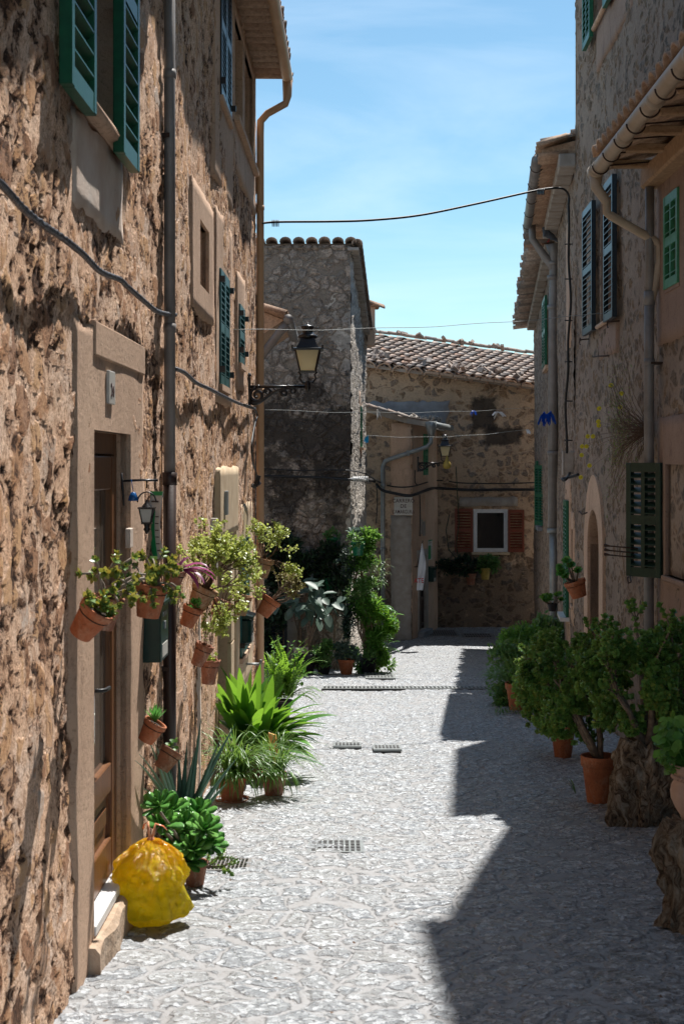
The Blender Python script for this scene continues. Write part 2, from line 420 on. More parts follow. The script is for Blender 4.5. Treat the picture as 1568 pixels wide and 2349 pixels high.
Mt['glassdoor'] = glass('door_glass', (.10, .085, .07), .03)
def panemat():
    t = NT('frosted_pane'); t.fin((.92, .86, .68), .35, 0, .5)
    tr = t.n.new('ShaderNodeBsdfTranslucent'); tr.inputs['Color'].default_value = (1, .95, .78, 1)
    mx = t.n.new('ShaderNodeMixShader'); mx.inputs[0].default_value = .75
    t.lk(t.b.outputs[0], mx.inputs[1]); t.lk(tr.outputs[0], mx.inputs[2]); t.lk(mx.outputs[0], t.out.inputs[0])
    return t.mat
Mt['pane'] = panemat()
def m_stump():
    t = NT('gnarled_olive_wood')
    co = t.warp(4, .35, None, 3)
    w = t.noise(4, 7, .7, 2.5, t.mapping((3.2, 3.2, .9), co))
    col = t.ramp(w, [(.34, (.02, .013, .009)), (.44, (.17, .11, .065)), (.55, (.34, .26, .18)), (.72, (.50, .43, .35))])
    t.bump(w, .05)
    return t.fin(col, .85, 0, .25)
Mt['stump'] = m_stump()
def m_bag():
    t = NT('yellow_plastic_bag')
    z = t.sep()[2]
    n = t.noise(7, 4, .6, .5)
    c = t.ramp(t.math('ADD', t.math('MULTIPLY', n, .5), t.math('MULTIPLY', z, 1.1)), [(.22, (.60, .54, .02)), (.45, (.78, .66, .02)), (.64, (.95, .62, .01)), (.80, (.95, .36, .015))])
    t.fin(c, .14, 0, .7)
    cr = t.math('ADD', t.voro(16, 'DISTANCE_TO_EDGE', t.warp(9, .10, None, 3)), t.math('MULTIPLY', t.math('ABSOLUTE', t.math('SUBTRACT', t.noise(14, 6, .7, 2.0), .5)), .8))
    t.bump(cr, .05)
    tr = t.n.new('ShaderNodeBsdfTranslucent'); t.lk(c, tr.inputs['Color'])
    mx = t.n.new('ShaderNodeMixShader'); mx.inputs[0].default_value = .5
    t.lk(t.b.outputs[0], mx.inputs[1]); t.lk(tr.outputs[0], mx.inputs[2]); t.lk(mx.outputs[0], t.out.inputs[0])
    return t.mat
Mt['bag'] = m_bag()
Mt['l_asp'] = leafmat('broad_leaf', [(.03, .13, .02), (.05, .20, .025), (.10, .30, .03), (.04, .15, .03)], .38, (.45, .75, .06), .28)
Mt['l_spider'] = leafmat('strap_leaf', [(.07, .17, .03), (.13, .26, .06), (.05, .13, .03)], .35, (.4, .6, .1))
Mt['l_fern'] = leafmat('fern_leaf', [(.07, .20, .02), (.12, .28, .03), (.05, .15, .02)], .45, (.4, .65, .05), .5)
Mt['l_aloe'] = leafmat('aloe_leaf', [(.13, .26, .17), (.17, .31, .22), (.09, .20, .13)], .12, None, .4)
Mt['l_aeon'] = leafmat('aeonium_leaf', [(.06, .21, .04), (.13, .35, .06), (.19, .42, .09), (.08, .26, .05)], .3, None, .3)
Mt['l_succ'] = leafmat('succulent_leaf', [(.06, .18, .04), (.16, .30, .05), (.10, .24, .08), (.30, .22, .03)], .3, None, .3)
Mt['l_port'] = leafmat('yellow_green_leaf', [(.28, .38, .06), (.42, .48, .10), (.20, .28, .05), (.50, .52, .16)], .4, (.7, .75, .2), .35)
Mt['l_purple'] = leafmat('purple_leaf', [(.16, .04, .12), (.28, .07, .18), (.20, .05, .13)], .35, (.6, .12, .3), .4)
Mt['l_jade'] = leafmat('jade_leaf', [(.09, .22, .05), (.13, .31, .07), (.22, .42, .10), (.06, .17, .04), (.11, .26, .06), (.34, .38, .08)], .25, None, .28, .6)
Mt['l_dark'] = leafmat('shade_leaf', [(.08, .20, .06), (.12, .28, .07), (.055, .15, .05), (.20, .30, .08)], .3, None, .4)
Mt['l_grey'] = leafmat('grey_leaf', [(.10, .16, .12), (.07, .12, .09), (.13, .19, .15)], .25, None, .5)
Mt['l_ger'] = leafmat('geranium_leaf', [(.06, .19, .03), (.10, .27, .04), (.14, .30, .05)], .35, (.4, .6, .08), .5)
Mt['l_lush'] = leafmat('lush_leaf', [(.05, .17, .025), (.09, .25, .04), (.14, .32, .06), (.04, .13, .02)], .4, (.4, .65, .1), .4)
Mt['l_dry'] = leafmat('dry_leaf', [(.24, .17, .07), (.30, .24, .09), (.16, .17, .05)], .3, None, .6)
Mt['l_yellow'] = leafmat('yellow_petal', [(.85, .72, .02), (.8, .65, .02)], .3, (.9, .8, .1), .5)
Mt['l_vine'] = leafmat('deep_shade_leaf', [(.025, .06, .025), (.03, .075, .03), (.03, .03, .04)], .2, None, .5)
Mt['twig'] = basic('brown_twig', (.13, .075, .045), None, 20, .85)
# ------------------------------------------------------------------ facades
class Facade:                            # p0 = left end, p1 = right end, seen from the street
    def __init__(s, p0, p1):
        s.p0 = V((p0[0], p0[1], 0)); s.p1 = V((p1[0], p1[1], 0))
        d = s.p1-s.p0; s.L = d.length; s.t = d.normalized(); s.n = UP.cross(s.t)   # n points into the wall
    def M(s, u=0, z=0, off=0):
        o = s.p0+s.t*u-s.n*off; o.z = z
        return Matrix(((s.t.x, s.n.x, 0, o.x), (s.t.y, s.n.y, 0, o.y), (0, 0, 1, o.z), (0, 0, 0, 1)))
    def P(s, u, z, off=0): return s.M(u, z, off).translation.copy()
    def hit(s, x, off=0):                # where the line of sight at x meets the wall
        k = (x-CX)/FK; o = s.p0-s.n*off
        return (k*o.y-o.x)/(s.t.x-k*s.t.y)
    def uz(s, x, y, off=0):
        u = s.hit(x, off); p = s.p0+s.t*u-s.n*off
        return u, (HY-y)/FK*p.y

def wall(F, mats, parent, z0, ztop, holes=(), res=.03, depth=4, name='wall', thick=None):
    """stone face as a fine grid with real openings, plus reveals, ends, back and top"""
    zt = ztop if callable(ztop) else (lambda u: ztop)
    zmax = max(zt(0), zt(F.L)); zmin = min(zt(0), zt(F.L))
    us = set(np.round(np.linspace(0, F.L, max(2, int(F.L/res)+1)), 4)); zs = set(np.round(np.linspace(z0, zmin, max(2, int((zmin-z0)/res)+1)), 4))
    for h in holes:
        for e, S in ((h[0], us), (h[1], us), (h[2], zs), (h[3], zs)):
            S.difference_update([q for q in S if abs(q-e) < res*.45 and q not in (0, F.L)]); S.add(round(e, 4))
    us = np.array(sorted(us)); zs = np.array(sorted(zs))
    hz = max([h[3] for h in holes]+[z0])+.05
    U, Z = np.meshgrid(us, zs, indexing='ij')
    ztu = np.array([zt(u) for u in us])[:, None]
    Zm = np.where(Z > hz, hz+(Z-hz)*(ztu-hz)/max(1e-6, zs[-1]-hz), Z)
    dm = np.ones_like(U)
    for h in holes:
        dx = np.maximum(np.maximum(h[0]-U, U-h[1]), 0); dz = np.maximum(np.maximum(h[2]-Z, Z-h[3]), 0)
        dm = np.minimum(dm, np.clip(np.hypot(dx, dz)/.07, 0, 1))
    # slow undulation of an old wall
    und = .012*np.sin(U*1.7+1)*np.sin(Z*1.3+F.p0.x)+.010*np.sin(U*4.1+Z*2.3)
    Y = -und*dm
    mtx = F.M()
    X = mtx[0][3]+F.t.x*U+F.n.x*Y; YY = mtx[1][3]+F.t.y*U+F.n.y*Y
    nu, nz = U.shape
    verts = np.stack([X, YY, Zm], -1).reshape(-1, 3)
    ii, jj = np.meshgrid(np.arange(nu-1), np.arange(nz-1), indexing='ij')
    uc = (us[:-1]+us[1:])/2; zc = (zs[:-1]+zs[1:])/2
    keep = np.ones((nu-1, nz-1), bool)
    for h in holes:
        keep &= ~(((uc > h[0]) & (uc < h[1]))[:, None] & ((zc > h[2]) & (zc < h[3]))[None, :])
    ii = ii[keep]; jj = jj[keep]
    faces = np.stack([ii*nz+jj, (ii+1)*nz+jj, (ii+1)*nz+jj+1, ii*nz+jj+1], -1)
    base = world_loc(parent)
    mb = MB(); ml = list(map(tuple, verts)); mb.v = ml; mb.f = faces.tolist(); mb.m = [0]*len(mb.f); mb.sm = [True]*len(mb.f)
    n0 = len(ml)
    mb.M = F.M()
    for h in holes:
        a, b, c, d = h[:4]; dp = h[4] if len(h) > 4 else .25
        mb.add([(a,0,c),(a,dp,c),(a,dp,d),(a,0,d)], [(0,1,2,3)], 1)
        mb.add([(b,0,c),(b,dp,c),(b,dp,d),(b,0,d)], [(3,2,1,0)], 1)
        mb.add([(a,0,d),(a,dp,d),(b,dp,d),(b,0,d)], [(0,1,2,3)], 1)
        mb.add([(a,0,c),(a,dp,c),(b,dp,c),(b,0,c)], [(3,2,1,0)], 1)
        mb.add([(a,dp,c),(b,dp,c),(b,dp,d),(a,dp,d)], [(0,1,2,3)], 1)
    L = F.L; T0, T1 = zt(0), zt(L); D = depth
    mb.add([(0,0,z0),(0,D,z0),(0,D,T0),(0,0,T0)], [(3,2,1,0)], 0)
    mb.add([(L,0,z0),(L,D,z0),(L,D,T1),(L,0,T1)], [(0,1,2,3)], 0)
    mb.add([(0,D,z0),(L,D,z0),(L,D,T1),(0,D,T0)], [(3,2,1,0)], 0)
    mb.add([(0,0,T0),(L,0,T1),(L,D,T1),(0,D,T0)], [(0,1,2,3)], 0)
    o = mb.build(name, mats, parent)
    at = o.data.attributes.new('dm', 'FLOAT', 'POINT')
    vals = np.zeros(len(mb.v), np.float32); vals[:n0] = dm.reshape(-1)
    at.data.foreach_set('value', vals)
    return o

# ------------------------------------------------------------------ joinery
def louvre_leaf(M, w, h, th, mat, parent, cols=1, midrail=True, name='shutter', pitch=.055, up=True, ang=35):
    """one louvred shutter leaf: local x 0..w, y -th..0, z 0..h, real slats"""
    mb = MB(M); s = .055; r = .08
    n = cols
    mb.box((0, -th, 0), (s, 0, h), bev=.004); mb.box((w-s, -th, 0), (w, 0, h), bev=.004)
    mb.box((s, -th+.002, 0), (w-s, -.002, r)); mb.box((s, -th+.002, h-r), (w-s, -.002, h))
    zs = [r, h-r]
    if midrail:
        zs = [r, h*.5-.04, h*.5+.04, h-r]
        mb.box((s, -th+.002, h*.5-.04), (w-s, -.002, h*.5+.04))
    xs = [s, w-s]
    if cols == 2:
        mb.box((w/2-.02, -th+.001, r), (w/2+.02, -.001, h-r)); xs = [s, w/2-.02, w/2+.02, w-s]
    a = R(ang)
    for i in range(0, len(zs), 2):
        z0, z1 = zs[i], zs[i+1]; k = max(1, int((z1-z0)/pitch)); st = (z1-z0)/k
        for j in range(0, len(xs), 2):
            for q in range(k):
                zc = z0+st*(q+.5)
                x0, x1 = xs[j], xs[j+1]
                hw = th*.62; dy = hw*math.cos(a); dz = hw*math.sin(a); e = .004
                # outer edge lower, so rain runs off
                mb.add([(x0,-th/2-dy,zc-dz-e),(x1,-th/2-dy,zc-dz-e),(x1,-th/2+dy,zc+dz-e),(x0,-th/2+dy,zc+dz-e),
                        (x0,-th/2-dy,zc-dz+e),(x1,-th/2-dy,zc-dz+e),(x1,-th/2+dy,zc+dz+e),(x0,-th/2+dy,zc+dz+e)],
                       [(0,3,2,1),(4,5,6,7),(0,1,5,4),(1,2,6,5),(2,3,7,6),(3,0,4,7)])
    return mb.build(name, mat, parent)

def hinge_M(F, u, z, off, ang, left=True):
    """matrix for a leaf hinged at u: ang 0 lies along the wall, 180 folded back"""
    m = F.M(u, z, off)
    return m @ Matrix.Rotation(R(ang), 4, 'Z')

def win_frame(F, u0, u1, z0, z1, dp, mat, parent, glassm='glass', bars=(1, 2), fw=.05, name='window', th=.05):
    mb = MB(F.M(0, 0, -dp)); w = fw
    mb.box((u0, 0, z0), (u0+w, th, z1)); mb.box((u1-w, 0, z0), (u1, th, z1))
    mb.box((u0+w, .001, z0), (u1-w, th-.001, z0+w)); mb.box((u0+w, .001, z1-w), (u1-w, th-.001, z1))
    for i in range(1, bars[0]+1):
        x = u0+(u1-u0)*i/(bars[0]+1); mb.box((x-.02, .004, z0+w), (x+.02, th-.004, z1-w))
    for i in range(1, bars[1]):
        z = z0+(z1-z0)*i/bars[1]; mb.box((u0+w, .008, z-.015), (u1-w, th-.008, z+.015))
    o = mb.build(name, mat, parent)
    g = MB(F.M(0, 0, -dp)); g.box((u0+w*.5, th*.45, z0+w*.5), (u1-w*.5, th*.55, z1-w*.5)); g.build('pane', Mt[glassm], o)
    return o

def slab(F, u0, u1, z0, z1, out, mat, parent, name, inn=.03, bev=.006):
    mb = MB(F.M()); mb.box((u0, -out, z0), (u1, inn, z1), bev=bev); return mb.build(name, mat, parent)

def rough_panel(F, u0, u1, z0, z1, out, mat, parent, name, amp=.012, holes=(), step=.05, edge=.02):
    """hand-rendered plaster patch with an irregular outline"""
    mb = MB(F.M())
    us = sorted(set([u0+.012, u1-.012]+list(np.linspace(u0, u1, max(3, int((u1-u0)/step)+1)))+[h[i] for h in holes for i in (0, 1)]))
    zs = sorted(set([z0+.012, z1-.012]+list(np.linspace(z0, z1, max(3, int((z1-z0)/step)+1)))+[h[i] for h in holes for i in (2, 3)]))
    vs = []; nz = len(zs)
    for i, u in enumerate(us):
        for j, z in enumerate(zs):
            border = i in (0, len(us)-1) or j in (0, nz-1)
            inh = any(h[0]-1e-6 <= u <= h[1]+1e-6 and h[2]-1e-6 <= z <= h[3]+1e-6 for h in holes)
            nn = noise.noise(V((u*3, z*3, F.p0.x)))
            du = dz = 0
            rim = i in (0, 1, len(us)-2, len(us)-1) or j in (0, 1, nz-2, nz-1)
            if rim and not inh:
                ub = u0 if u < (u0+u1)/2 else u1; zb = z0 if z < (z0+z1)/2 else z1
                if i in (0, 1, len(us)-2, len(us)-1): du = edge*noise.noise(V((z*5, ub*5, 3)))
                if j in (0, 1, nz-2, nz-1): dz = edge*noise.noise(V((u*5, zb*5, 9)))
            y = -out-amp*nn*.5 if not inh else -out
            if border: y = .02
            vs.append((u+du, y, z+dz))
    fs = []
    for i in range(len(us)-1):
        for j in range(nz-1):
            uc, zc = (us[i]+us[i+1])/2, (zs[j]+zs[j+1])/2
            if any(h[0] < uc < h[1] and h[2] < zc < h[3] for h in holes): continue
            fs.append((i*nz+j, (i+1)*nz+j, (i+1)*nz+j+1, i*nz+j+1))
    mb.add(vs, fs, 0, True)
    for h in holes:
        a, b, c, d = h[:4]
        mb.add([(a,-out,c),(a,.03,c),(a,.03,d),(a,-out,d)], [(0,1,2,3)]); mb.add([(b,-out,c),(b,.03,c),(b,.03,d),(b,-out,d)], [(3,2,1,0)])
        mb.add([(a,-out,d),(a,.03,d),(b,.03,d),(b,-out,d)], [(0,1,2,3)]); mb.add([(a,-out,c),(a,.03,c),(b,.03,c),(b,-out,c)], [(3,2,1,0)])
    return mb.build(name, mat, parent)

# ------------------------------------------------------------------ roofs
def arc_tile(mb, a, b, up, r0, r1, t=.012, seg=6, convex=True, mi=0, span=math.pi):
    """barrel tile from a (lower, wider end) to b (upper end)"""
    a, b = V(a), V(b); d = (b-a).normalized(); up = V(up); up = (up-d*up.dot(d)).normalized(); s = d.cross(up)
    vs = []
    for (c, r) in ((a, r0), (b, r1)):
        for rr in (r, r-t):
            for k in range(seg+1):
                an = (math.pi-span)/2+span*k/seg
                y = math.sin(an) if convex else -math.sin(an)
                vs.append(c+s*math.cos(an)*rr+up*y*rr*(.85))
    n = seg+1; fs = []
    for k in range(seg):
        fs.append((k, k+1, 2*n+k+1, 2*n+k))
        fs.append((n+k+1, n+k, 3*n+k, 3*n+k+1))
        fs.append((k+1, k, n+k, n+k+1)); fs.append((2*n+k, 2*n+k+1, 3*n+k+1, 3*n+k))
    fs.append((0, 2*n, 3*n, n)); fs.append((seg, n+seg, 3*n+seg, 2*n+seg))
    mb.add(vs, fs, mi, True)

def tile_field(mb, o, e, s, nc, nr, pitch=.24, rl=.34, r=.095, jit=.012, channels=True, up=UP):
    """o eave corner, e unit vector along the eave, s unit vector up the slope"""
    o = V(o); e = V(e).normalized(); s = V(s).normalized(); nrm = e.cross(s); nrm = nrm if nrm.z > 0 else -nrm
    for i in range(nc):
        for j in range(nr):
            a = o+e*(pitch*(i+.5))+s*(rl*j)+rv(jit); b = a+s*(rl*1.18)+rv(jit*.5)
            arc_tile(mb, a+nrm*(.025+.012), b+nrm*.012, nrm, r*rnd(.96, 1.05), r*.82)
            if channels:
                a = o+e*(pitch*i)+s*(rl*j)+rv(jit*.5)
                arc_tile(mb, a+nrm*.055, a+s*rl*1.1+nrm*.045, nrm, r*.9, r*.75, convex=False)
# ================================================================== GROUND
def build_ground():
    xs = np.concatenate([[-80, -30, -8, -3.5], np.arange(-1.9, 2.6, .028), np.arange(2.7, 5.2, .15), [8, 30, 80]])
    ys = np.concatenate([[-30, -8, 0, 2], np.arange(3.2, 13, .03), np.arange(13, 24, .06), np.arange(24, 37, .12), [45, 60, 120, 200]])
    X, Y = np.meshgrid(xs, ys, indexing='ij')
    kx = [-30, 0, 20, 31, 36, 60, 200]; kz = [.74, -1.66, -3.26, -4.03, -3.99, -4.1, -6]
    Z = np.interp(Y, kx, kz)
    Z += .012*np.sin(X*2.1+Y*.9)+.010*np.sin(Y*1.7-X*1.3)
    Z -= .03*np.exp(-((X-.35-.01*Y)/.5)**2)          # shallow run-off line
    n0, n1 = X.shape
    ii, jj = np.meshgrid(np.arange(n0-1), np.arange(n1-1), indexing='ij')
    f = np.stack([ii*n1+jj, (ii+1)*n1+jj, (ii+1)*n1+jj+1, ii*n1+jj+1], -1).reshape(-1, 4)
    mb = MB(); mb.v = list(map(tuple, np.stack([X, Y, Z], -1).reshape(-1, 3))); mb.f = f.tolist(); mb.m = [0]*len(mb.f); mb.sm = [True]*len(mb.f)
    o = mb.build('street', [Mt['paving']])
    at = o.data.attributes.new('dm', 'FLOAT', 'POINT')
    at.data.foreach_set('value', np.ones(len(mb.v), np.float32))
    tag(o, kind='structure')
build_ground()

# ================================================================== LEFT HOUSES
LX = lambda d: -1.16+.0123*d
FA = Facade((LX(1.0), 1.0), (LX(8.38), 8.38))
FB = Facade((LX(8.38)-.01, 8.38), (LX(15.95)-.01, 15.95))
dA = lambda F, d: (d-F.p0.y)/F.t.y       # distance -> u

house_a = thing('stone_house', (LX(4), 4, G(4)), 'nearest house on the left, eroded peach stone wall with varnished wooden door numbered 24', 'house')
house_b = thing('stone_house', (LX(12), 12, G(12)), 'second house on the left, eroded stone wall from the brown downpipe to the beige downpipe', 'house')

def near_house():
    F = FA; D = lambda d: dA(F, d)
    zg = -2.3
    door = (D(6.11), D(7.09), -2.0, .15, .16)
    win = (D(5.80), D(6.78), 1.50, 2.8, .28)
    wall(F, [Mt['eroded'], Mt['peach']], house_a, -3.2, 3.72, [door, win], .024, 5)
    # render surround of the door, over it the hood stone
    rough_panel(F, D(5.70), D(7.52), -2.22, .60, .022, Mt['peach'], house_a, 'door_surround', .012, [(door[0], door[1], -2.0, .15)], .06, .05)
    s = slab(F, D(6.10), D(7.50), .47, .62, .032, Mt['peach'], house_a, 'lintel')
    # the door
    mb = MB(F.M(0, 0, -.05)); a, b = door[0], door[1]; z0, z1 = -2.0, .15
    mb.box((a, 0, z0), (a+.07, .08, z1)); mb.box((b-.07, 0, z0), (b, .08, z1)); mb.box((a+.07, .001, z1-.10), (b-.07, .079, z1))
    d = mb.build('door', Mt['wood'], house_a)
    mb = MB(F.M(0, 0, -.05)); a += .075; b -= .075
    for x0, x1 in ((a, a+.13), (b-.13, b)): mb.box((x0, -.012, z0+.02), (x1, .05, z1-.11), bev=.008)
    for q0, q1 in ((z0+.02, z0+.20), (-1.58, -1.44), (-.02-.1, z1-.11)): mb.box((a+.13, -.010, q0), (b-.13, .048, q1), bev=.006)
    mb.box((a+.12, .012, z0+.2), (b-.12, .03, -1.58)); mb.box((a+.19, .002, z0+.27), (b-.19, .02, -1.64), bev=.012)
    mb.build('door_leaf', Mt['wood'], d)
    mb = MB(F.M(0, 0, -.05)); mb.box((a+.12, .018, -1.44), (b-.12, .026, -.12)); mb.build('pane', Mt['glassdoor'], d)
    mb = MB(F.M(0, 0, -.05)); zc = -1.0
    xh = a+.10
    mb.box((xh-.02, -.02, zc-.09), (xh+.02, -.010, zc+.09), bev=.003)
    mb.tube([(xh, -.015, zc), (xh, -.07, zc), (xh+.015, -.085, zc), (xh+.12, -.085, zc-.005)], .009, 8)
    mb.build('handle', Mt['black'], d)
    mb = MB(F.M()); mb.box((door[0]+.002, -.03, -2.03), (door[1]-.002, .12, -1.985), bev=.004); mb.build('threshold', Mt['white'], house_a)
    mb = MB(F.M())
    u0, u1 = D(5.98), D(7.16); n = 14; vs = []; fs = []
    for i in range(n+1):
        u = u0+(u1-u0)*i/n; nn = .018*noise.noise(V((u*4, 1, 2)))
        for (y, z) in ((.05, -2.034), (-.05+nn*.6, -2.036), (-.07+nn, -2.06+nn), (-.08+nn*1.5, -2.4)): vs.append((u, y, z))
    for i in range(n):
        for j in range(3): fs.append((i*4+j, (i+1)*4+j, (i+1)*4+j+1, i*4+j+1))
    fs.append((3, 2, 1, 0)); fs.append((n*4, n*4+1, n*4+2, n*4+3))
    mb.add(vs, fs, 0); mb.build('doorstep', Mt['step'], house_a)
    # window above the door
    w = win_frame(F, win[0], win[1], 1.50, 2.8, .2, Mt['darkwood'], house_a, bars=(1, 3))
    rough_panel(F, win[0]-.10, win[1]+.10, 1.06, 1.46, .018, Mt['pale'], house_a, 'window_apron', .01, (), .06, .05)
    mb = MB(F.M()); mb.tube([(win[0]-.04, -.045, 1.49), (win[1]+.06, -.045, 1.49)], .032, 8); mb.box((win[0]-.04, -.045, 1.46), (win[1]+.06, .2, 1.505)); mb.build('sill', Mt['peach'], w)
    louvre_leaf(F.M(D(5.28), 1.415, .045), .50, 1.5, .05, Mt['gbright'], w, pitch=.085, midrail=False, ang=-40)
    louvre_leaf(F.M(D(6.44), 1.415, .045), .47, 1.5, .05, Mt['gbright'], w, pitch=.085, midrail=True, ang=-40)
    # number plate
    u0, z0 = F.uz(248, 928, .03); u1, z1 = F.uz(262, 853, .03)
    mb = MB(F.M()); mb.box((u0, -.036, .275), (u1, -.022, .425), bev=.003); p = mb.build('number_plate', Mt['tilewhite'], house_a)
    text('24', F.M((u0+u1)/2, .31, .0375), .085, Mt['ink'], p, 'plate_number')
    # roof overhang
    rf = MB(F.M()); rf.box((0, -.48, 3.70), (F.L, 5, 3.76)); 
    roof = rf.build('roof', Mt['tileunder'], house_a)
    mb = MB(); tile_field(mb, F.P(0, 3.80, .52), F.t, (F.n+UP*.3), 32, 12, .23, .42, .10); mb.build('roof_tile_rows', Mt['tile'], roof)

def text(s, M, size, mat, parent, name, align='CENTER', depth=.001, sx=1, shear=0):
    cu = bpy.data.curves.new(name, 'FONT'); cu.body = s; cu.size = size; cu.align_x = align; cu.extrude = depth
    cu.resolution_u = 3; cu.offset = size*.018; cu.space_character = 1.05
    ob = bpy.data.objects.new('tmp_text', cu); COL.objects.link(ob)
    dg = bpy.context.evaluated_depsgraph_get(); dg.update()
    me = bpy.data.meshes.new_from_object(ob.evaluated_get(dg)); me.name = name
    bpy.data.objects.remove(ob); bpy.data.curves.remove(cu)
    off = world_loc(parent)
    Q = Matrix.Translation(-off) @ M @ Matrix.Rotation(R(90), 4, 'X') @ Matrix.Diagonal((sx, 1, 1, 1))
    me.transform(Q); me.materials.clear(); me.materials.append(mat)
    o = bpy.data.objects.new(name, me); COL.objects.link(o); o.parent = parent
    return o

def louvre_window(F, d0, d1, z0, z1, mat, parent, surround=None, cols=1, dp=.02, off=-.005, split=True, pitch=.05, leafs=2):
    """closed pair of louvred shutters in a plastered opening"""
    D = lambda d: dA(F, d)
    u0, u1 = D(d0), D(d1)
    if u0 > u1: u0, u1 = u1, u0
    if surround: rough_panel(F, *surround[:4], .02, Mt[surround[4]], parent, 'window_surround', .008, [(u0, u1, z0, z1)], .08, .03)
    mb = MB(F.M()); mb.box((u0-.03, -.05, z0-.05), (u1+.03, .05, z0)); w = mb.build('window', Mt['peach'], parent)
    k = leafs
    for i in range(k):
        a = u0+(u1-u0)*i/k
        louvre_leaf(F.M(a+.004, z0+.003, off), (u1-u0)/k-.008, z1-z0-.006, .04, mat, w, cols=cols, pitch=pitch)
    mb = MB(F.M())
    for u in (u0-.01, u1-.02):
        for z in (z0+.1, z1-.12): mb.box((u, -.03+off-.035, z), (u+.03, .0, z+.05))
    mb.build('hinge', Mt['iron'], w)
    return w

def second_house():
    F = FB; D = lambda d: dA(F, d)
    z = lambda y, d: (HY-y)/FK*d
    rec = (D(10.25), D(10.85), 1.30, 1.77, .22)
    w1 = (D(11.68), D(12.5), .66, 1.62, .06)
    w2 = (D(13.56), D(14.15), .97, 1.54, .06)
    up = (D(11.75), D(12.7), 3.05, 4.3, .06)
    log = (D(13.15), D(15.55), 3.22, 4.22, .6)
    dr = (D(11.74), D(12.62), -2.75, -.55, .14)
    w3 = (D(13.7), D(14.75), -1.87, -.74, .06)
    holes = [rec, w1, w2, up, log, dr, w3]
    wall(F, [Mt['eroded'], Mt['peach']], house_b, -3.6, 4.36, holes, .028, 6)
    rough_panel(F, D(9.75), D(11.2), 1.08, 2.0, .025, Mt['peach'], house_b, 'niche_surround', .008, [rec[:4]], .08, .015)
    louvre_window(F, 11.68, 12.5, .66, 1.62, Mt['teal'], house_b, (D(11.4), D(12.85), .5, 2.1, 'peach'))
    louvre_window(F, 13.56, 14.15, .97, 1.54, Mt['teal'], house_b, (D(13.4), D(14.3), .72, 1.85, 'peach'), leafs=1)
    louvre_window(F, 11.75, 12.7, 3.05, 4.3, Mt['blue'], house_b, (D(11.3), D(12.95), 2.3, 4.34, 'peach'), cols=1)
    # open loft window with post
    rough_panel(F, D(12.98), D(15.8), 2.75, 4.34, .02, Mt['peach'], house_b, 'loft_surround', .008, [log[:4]], .1, .03)
    mb = MB(F.M()); mb.box((log[0]-.05, -.07, 3.17), (log[1]+.1, .3, 3.22)); s = mb.build('loft_opening', Mt['peach'], house_b)
    mb = MB(F.M()); mb.box((D(14.15), -.01, 3.22), (D(14.4), .22, 4.22)); mb.build('post', Mt['peach'], s)
    # street door
    rough_panel(F, D(11.45), D(13.2), -.62, -.02, .05, Mt['cream'], house_b, 'lintel', .008, (), .07, .03)
    mb = MB(F.M())
    zz = -3.1
    while zz < -.6:
        h = .38; mb.box((dr[1]+.002, -.035, zz), (dr[1]+.30, .03, zz+h-.008), bev=.008); zz += h
    mb.build('quoin_stones', Mt['cream'], house_b)
    mb = MB(F.M(0, 0, -.1)); mb.box((dr[0], 0, -2.75), (dr[1], .03, -.55))
    for a in (.08, .48):
        for q in (-2.6, -1.9, -1.25): mb.box((dr[0]+a, -.012, q), (dr[0]+a+.32, .01, q+.5), bev=.01)
    mb.build('door', Mt['darkwood'], house_b)
    mb = MB(F.M()); u, zq = F.uz(519, 1170, .06); mb.box((u-.06, -.075, -.42), (u+.05, -.05, -.22), bev=.003); mb.build('number_plate', Mt['zinc'], house_b)
    mb = MB(F.M()); u, zq = F.uz(499, 1150, .06); mb.box((u-.05, -.06, -.85), (u+.03, .0, -.42), bev=.003); mb.build('name_plate', Mt['tilewhite'], house_b)
    # ground floor window
    rough_panel(F, D(13.25), D(15.3), -2.25, -.38, .02, Mt['cream'], house_b, 'window_surround', .006, [w3[:4]], .1, .03)
    louvre_window(F, 13.7, 14.75, -1.87, -.74, Mt['teal'], house_b, None)
    # blocked doorway strip
    rough_panel(F, D(10.3), D(10.42), -2.6, .0, .012, Mt['pale'], house_b, 'plaster_strip', .01, (), .06, .02)
    # eaves
    e0, e1 = F.P(-.05, 4.37, .3), F.P(F.L+.02, 4.37, .3)
    mb = MB(F.M())
    mb.box((-.05, -.28, 4.36), (F.L+.03, 6, 4.41))
    roof = mb.build('roof', Mt['tileunder'], house_b)
    mb = MB()
    for i in range(34):                   # eave tiles seen from below, hollow side up
        a = F.P(.1+i*.225, 4.40, .36); b = F.P(.1+i*.225, 4.40, -.1)
        arc_tile(mb, a, b, UP, .105, .10, convex=False)
    mb.build('eave_tiles', Mt['tileunder'], roof)
    mb = MB(); tile_field(mb, F.P(0, 4.46, .38), F.t, (F.n+UP*.3), 33, 12, .23, .42, .10); mb.build('roof_tile_rows', Mt['tile'], roof)
    # gutter with its brackets and the beige downpipe
    mb = MB(F.M()); pts = []
    for i in range(20): pts.append((-.1+i*(F.L+.22)/19, -.36, 4.40-.003*i))
    mb.tube(pts, .062, 10)
    g = mb.build('gutter', Mt['beige_pipe'], house_b)
    mb = MB(F.M())
    for i in range(12):
        u = .3+i*.66; c = []
        for k in range(9): an = math.pi+math.pi*k/8; c.append((u, -.36+.07*math.cos(an), 4.39+.075*math.sin(an)))
        mb.tube(c, .005, 5)
    mb.build('gutter_bracket', Mt['rust'], g)
    mb = MB(F.M()); L = F.L
    u = L-.02
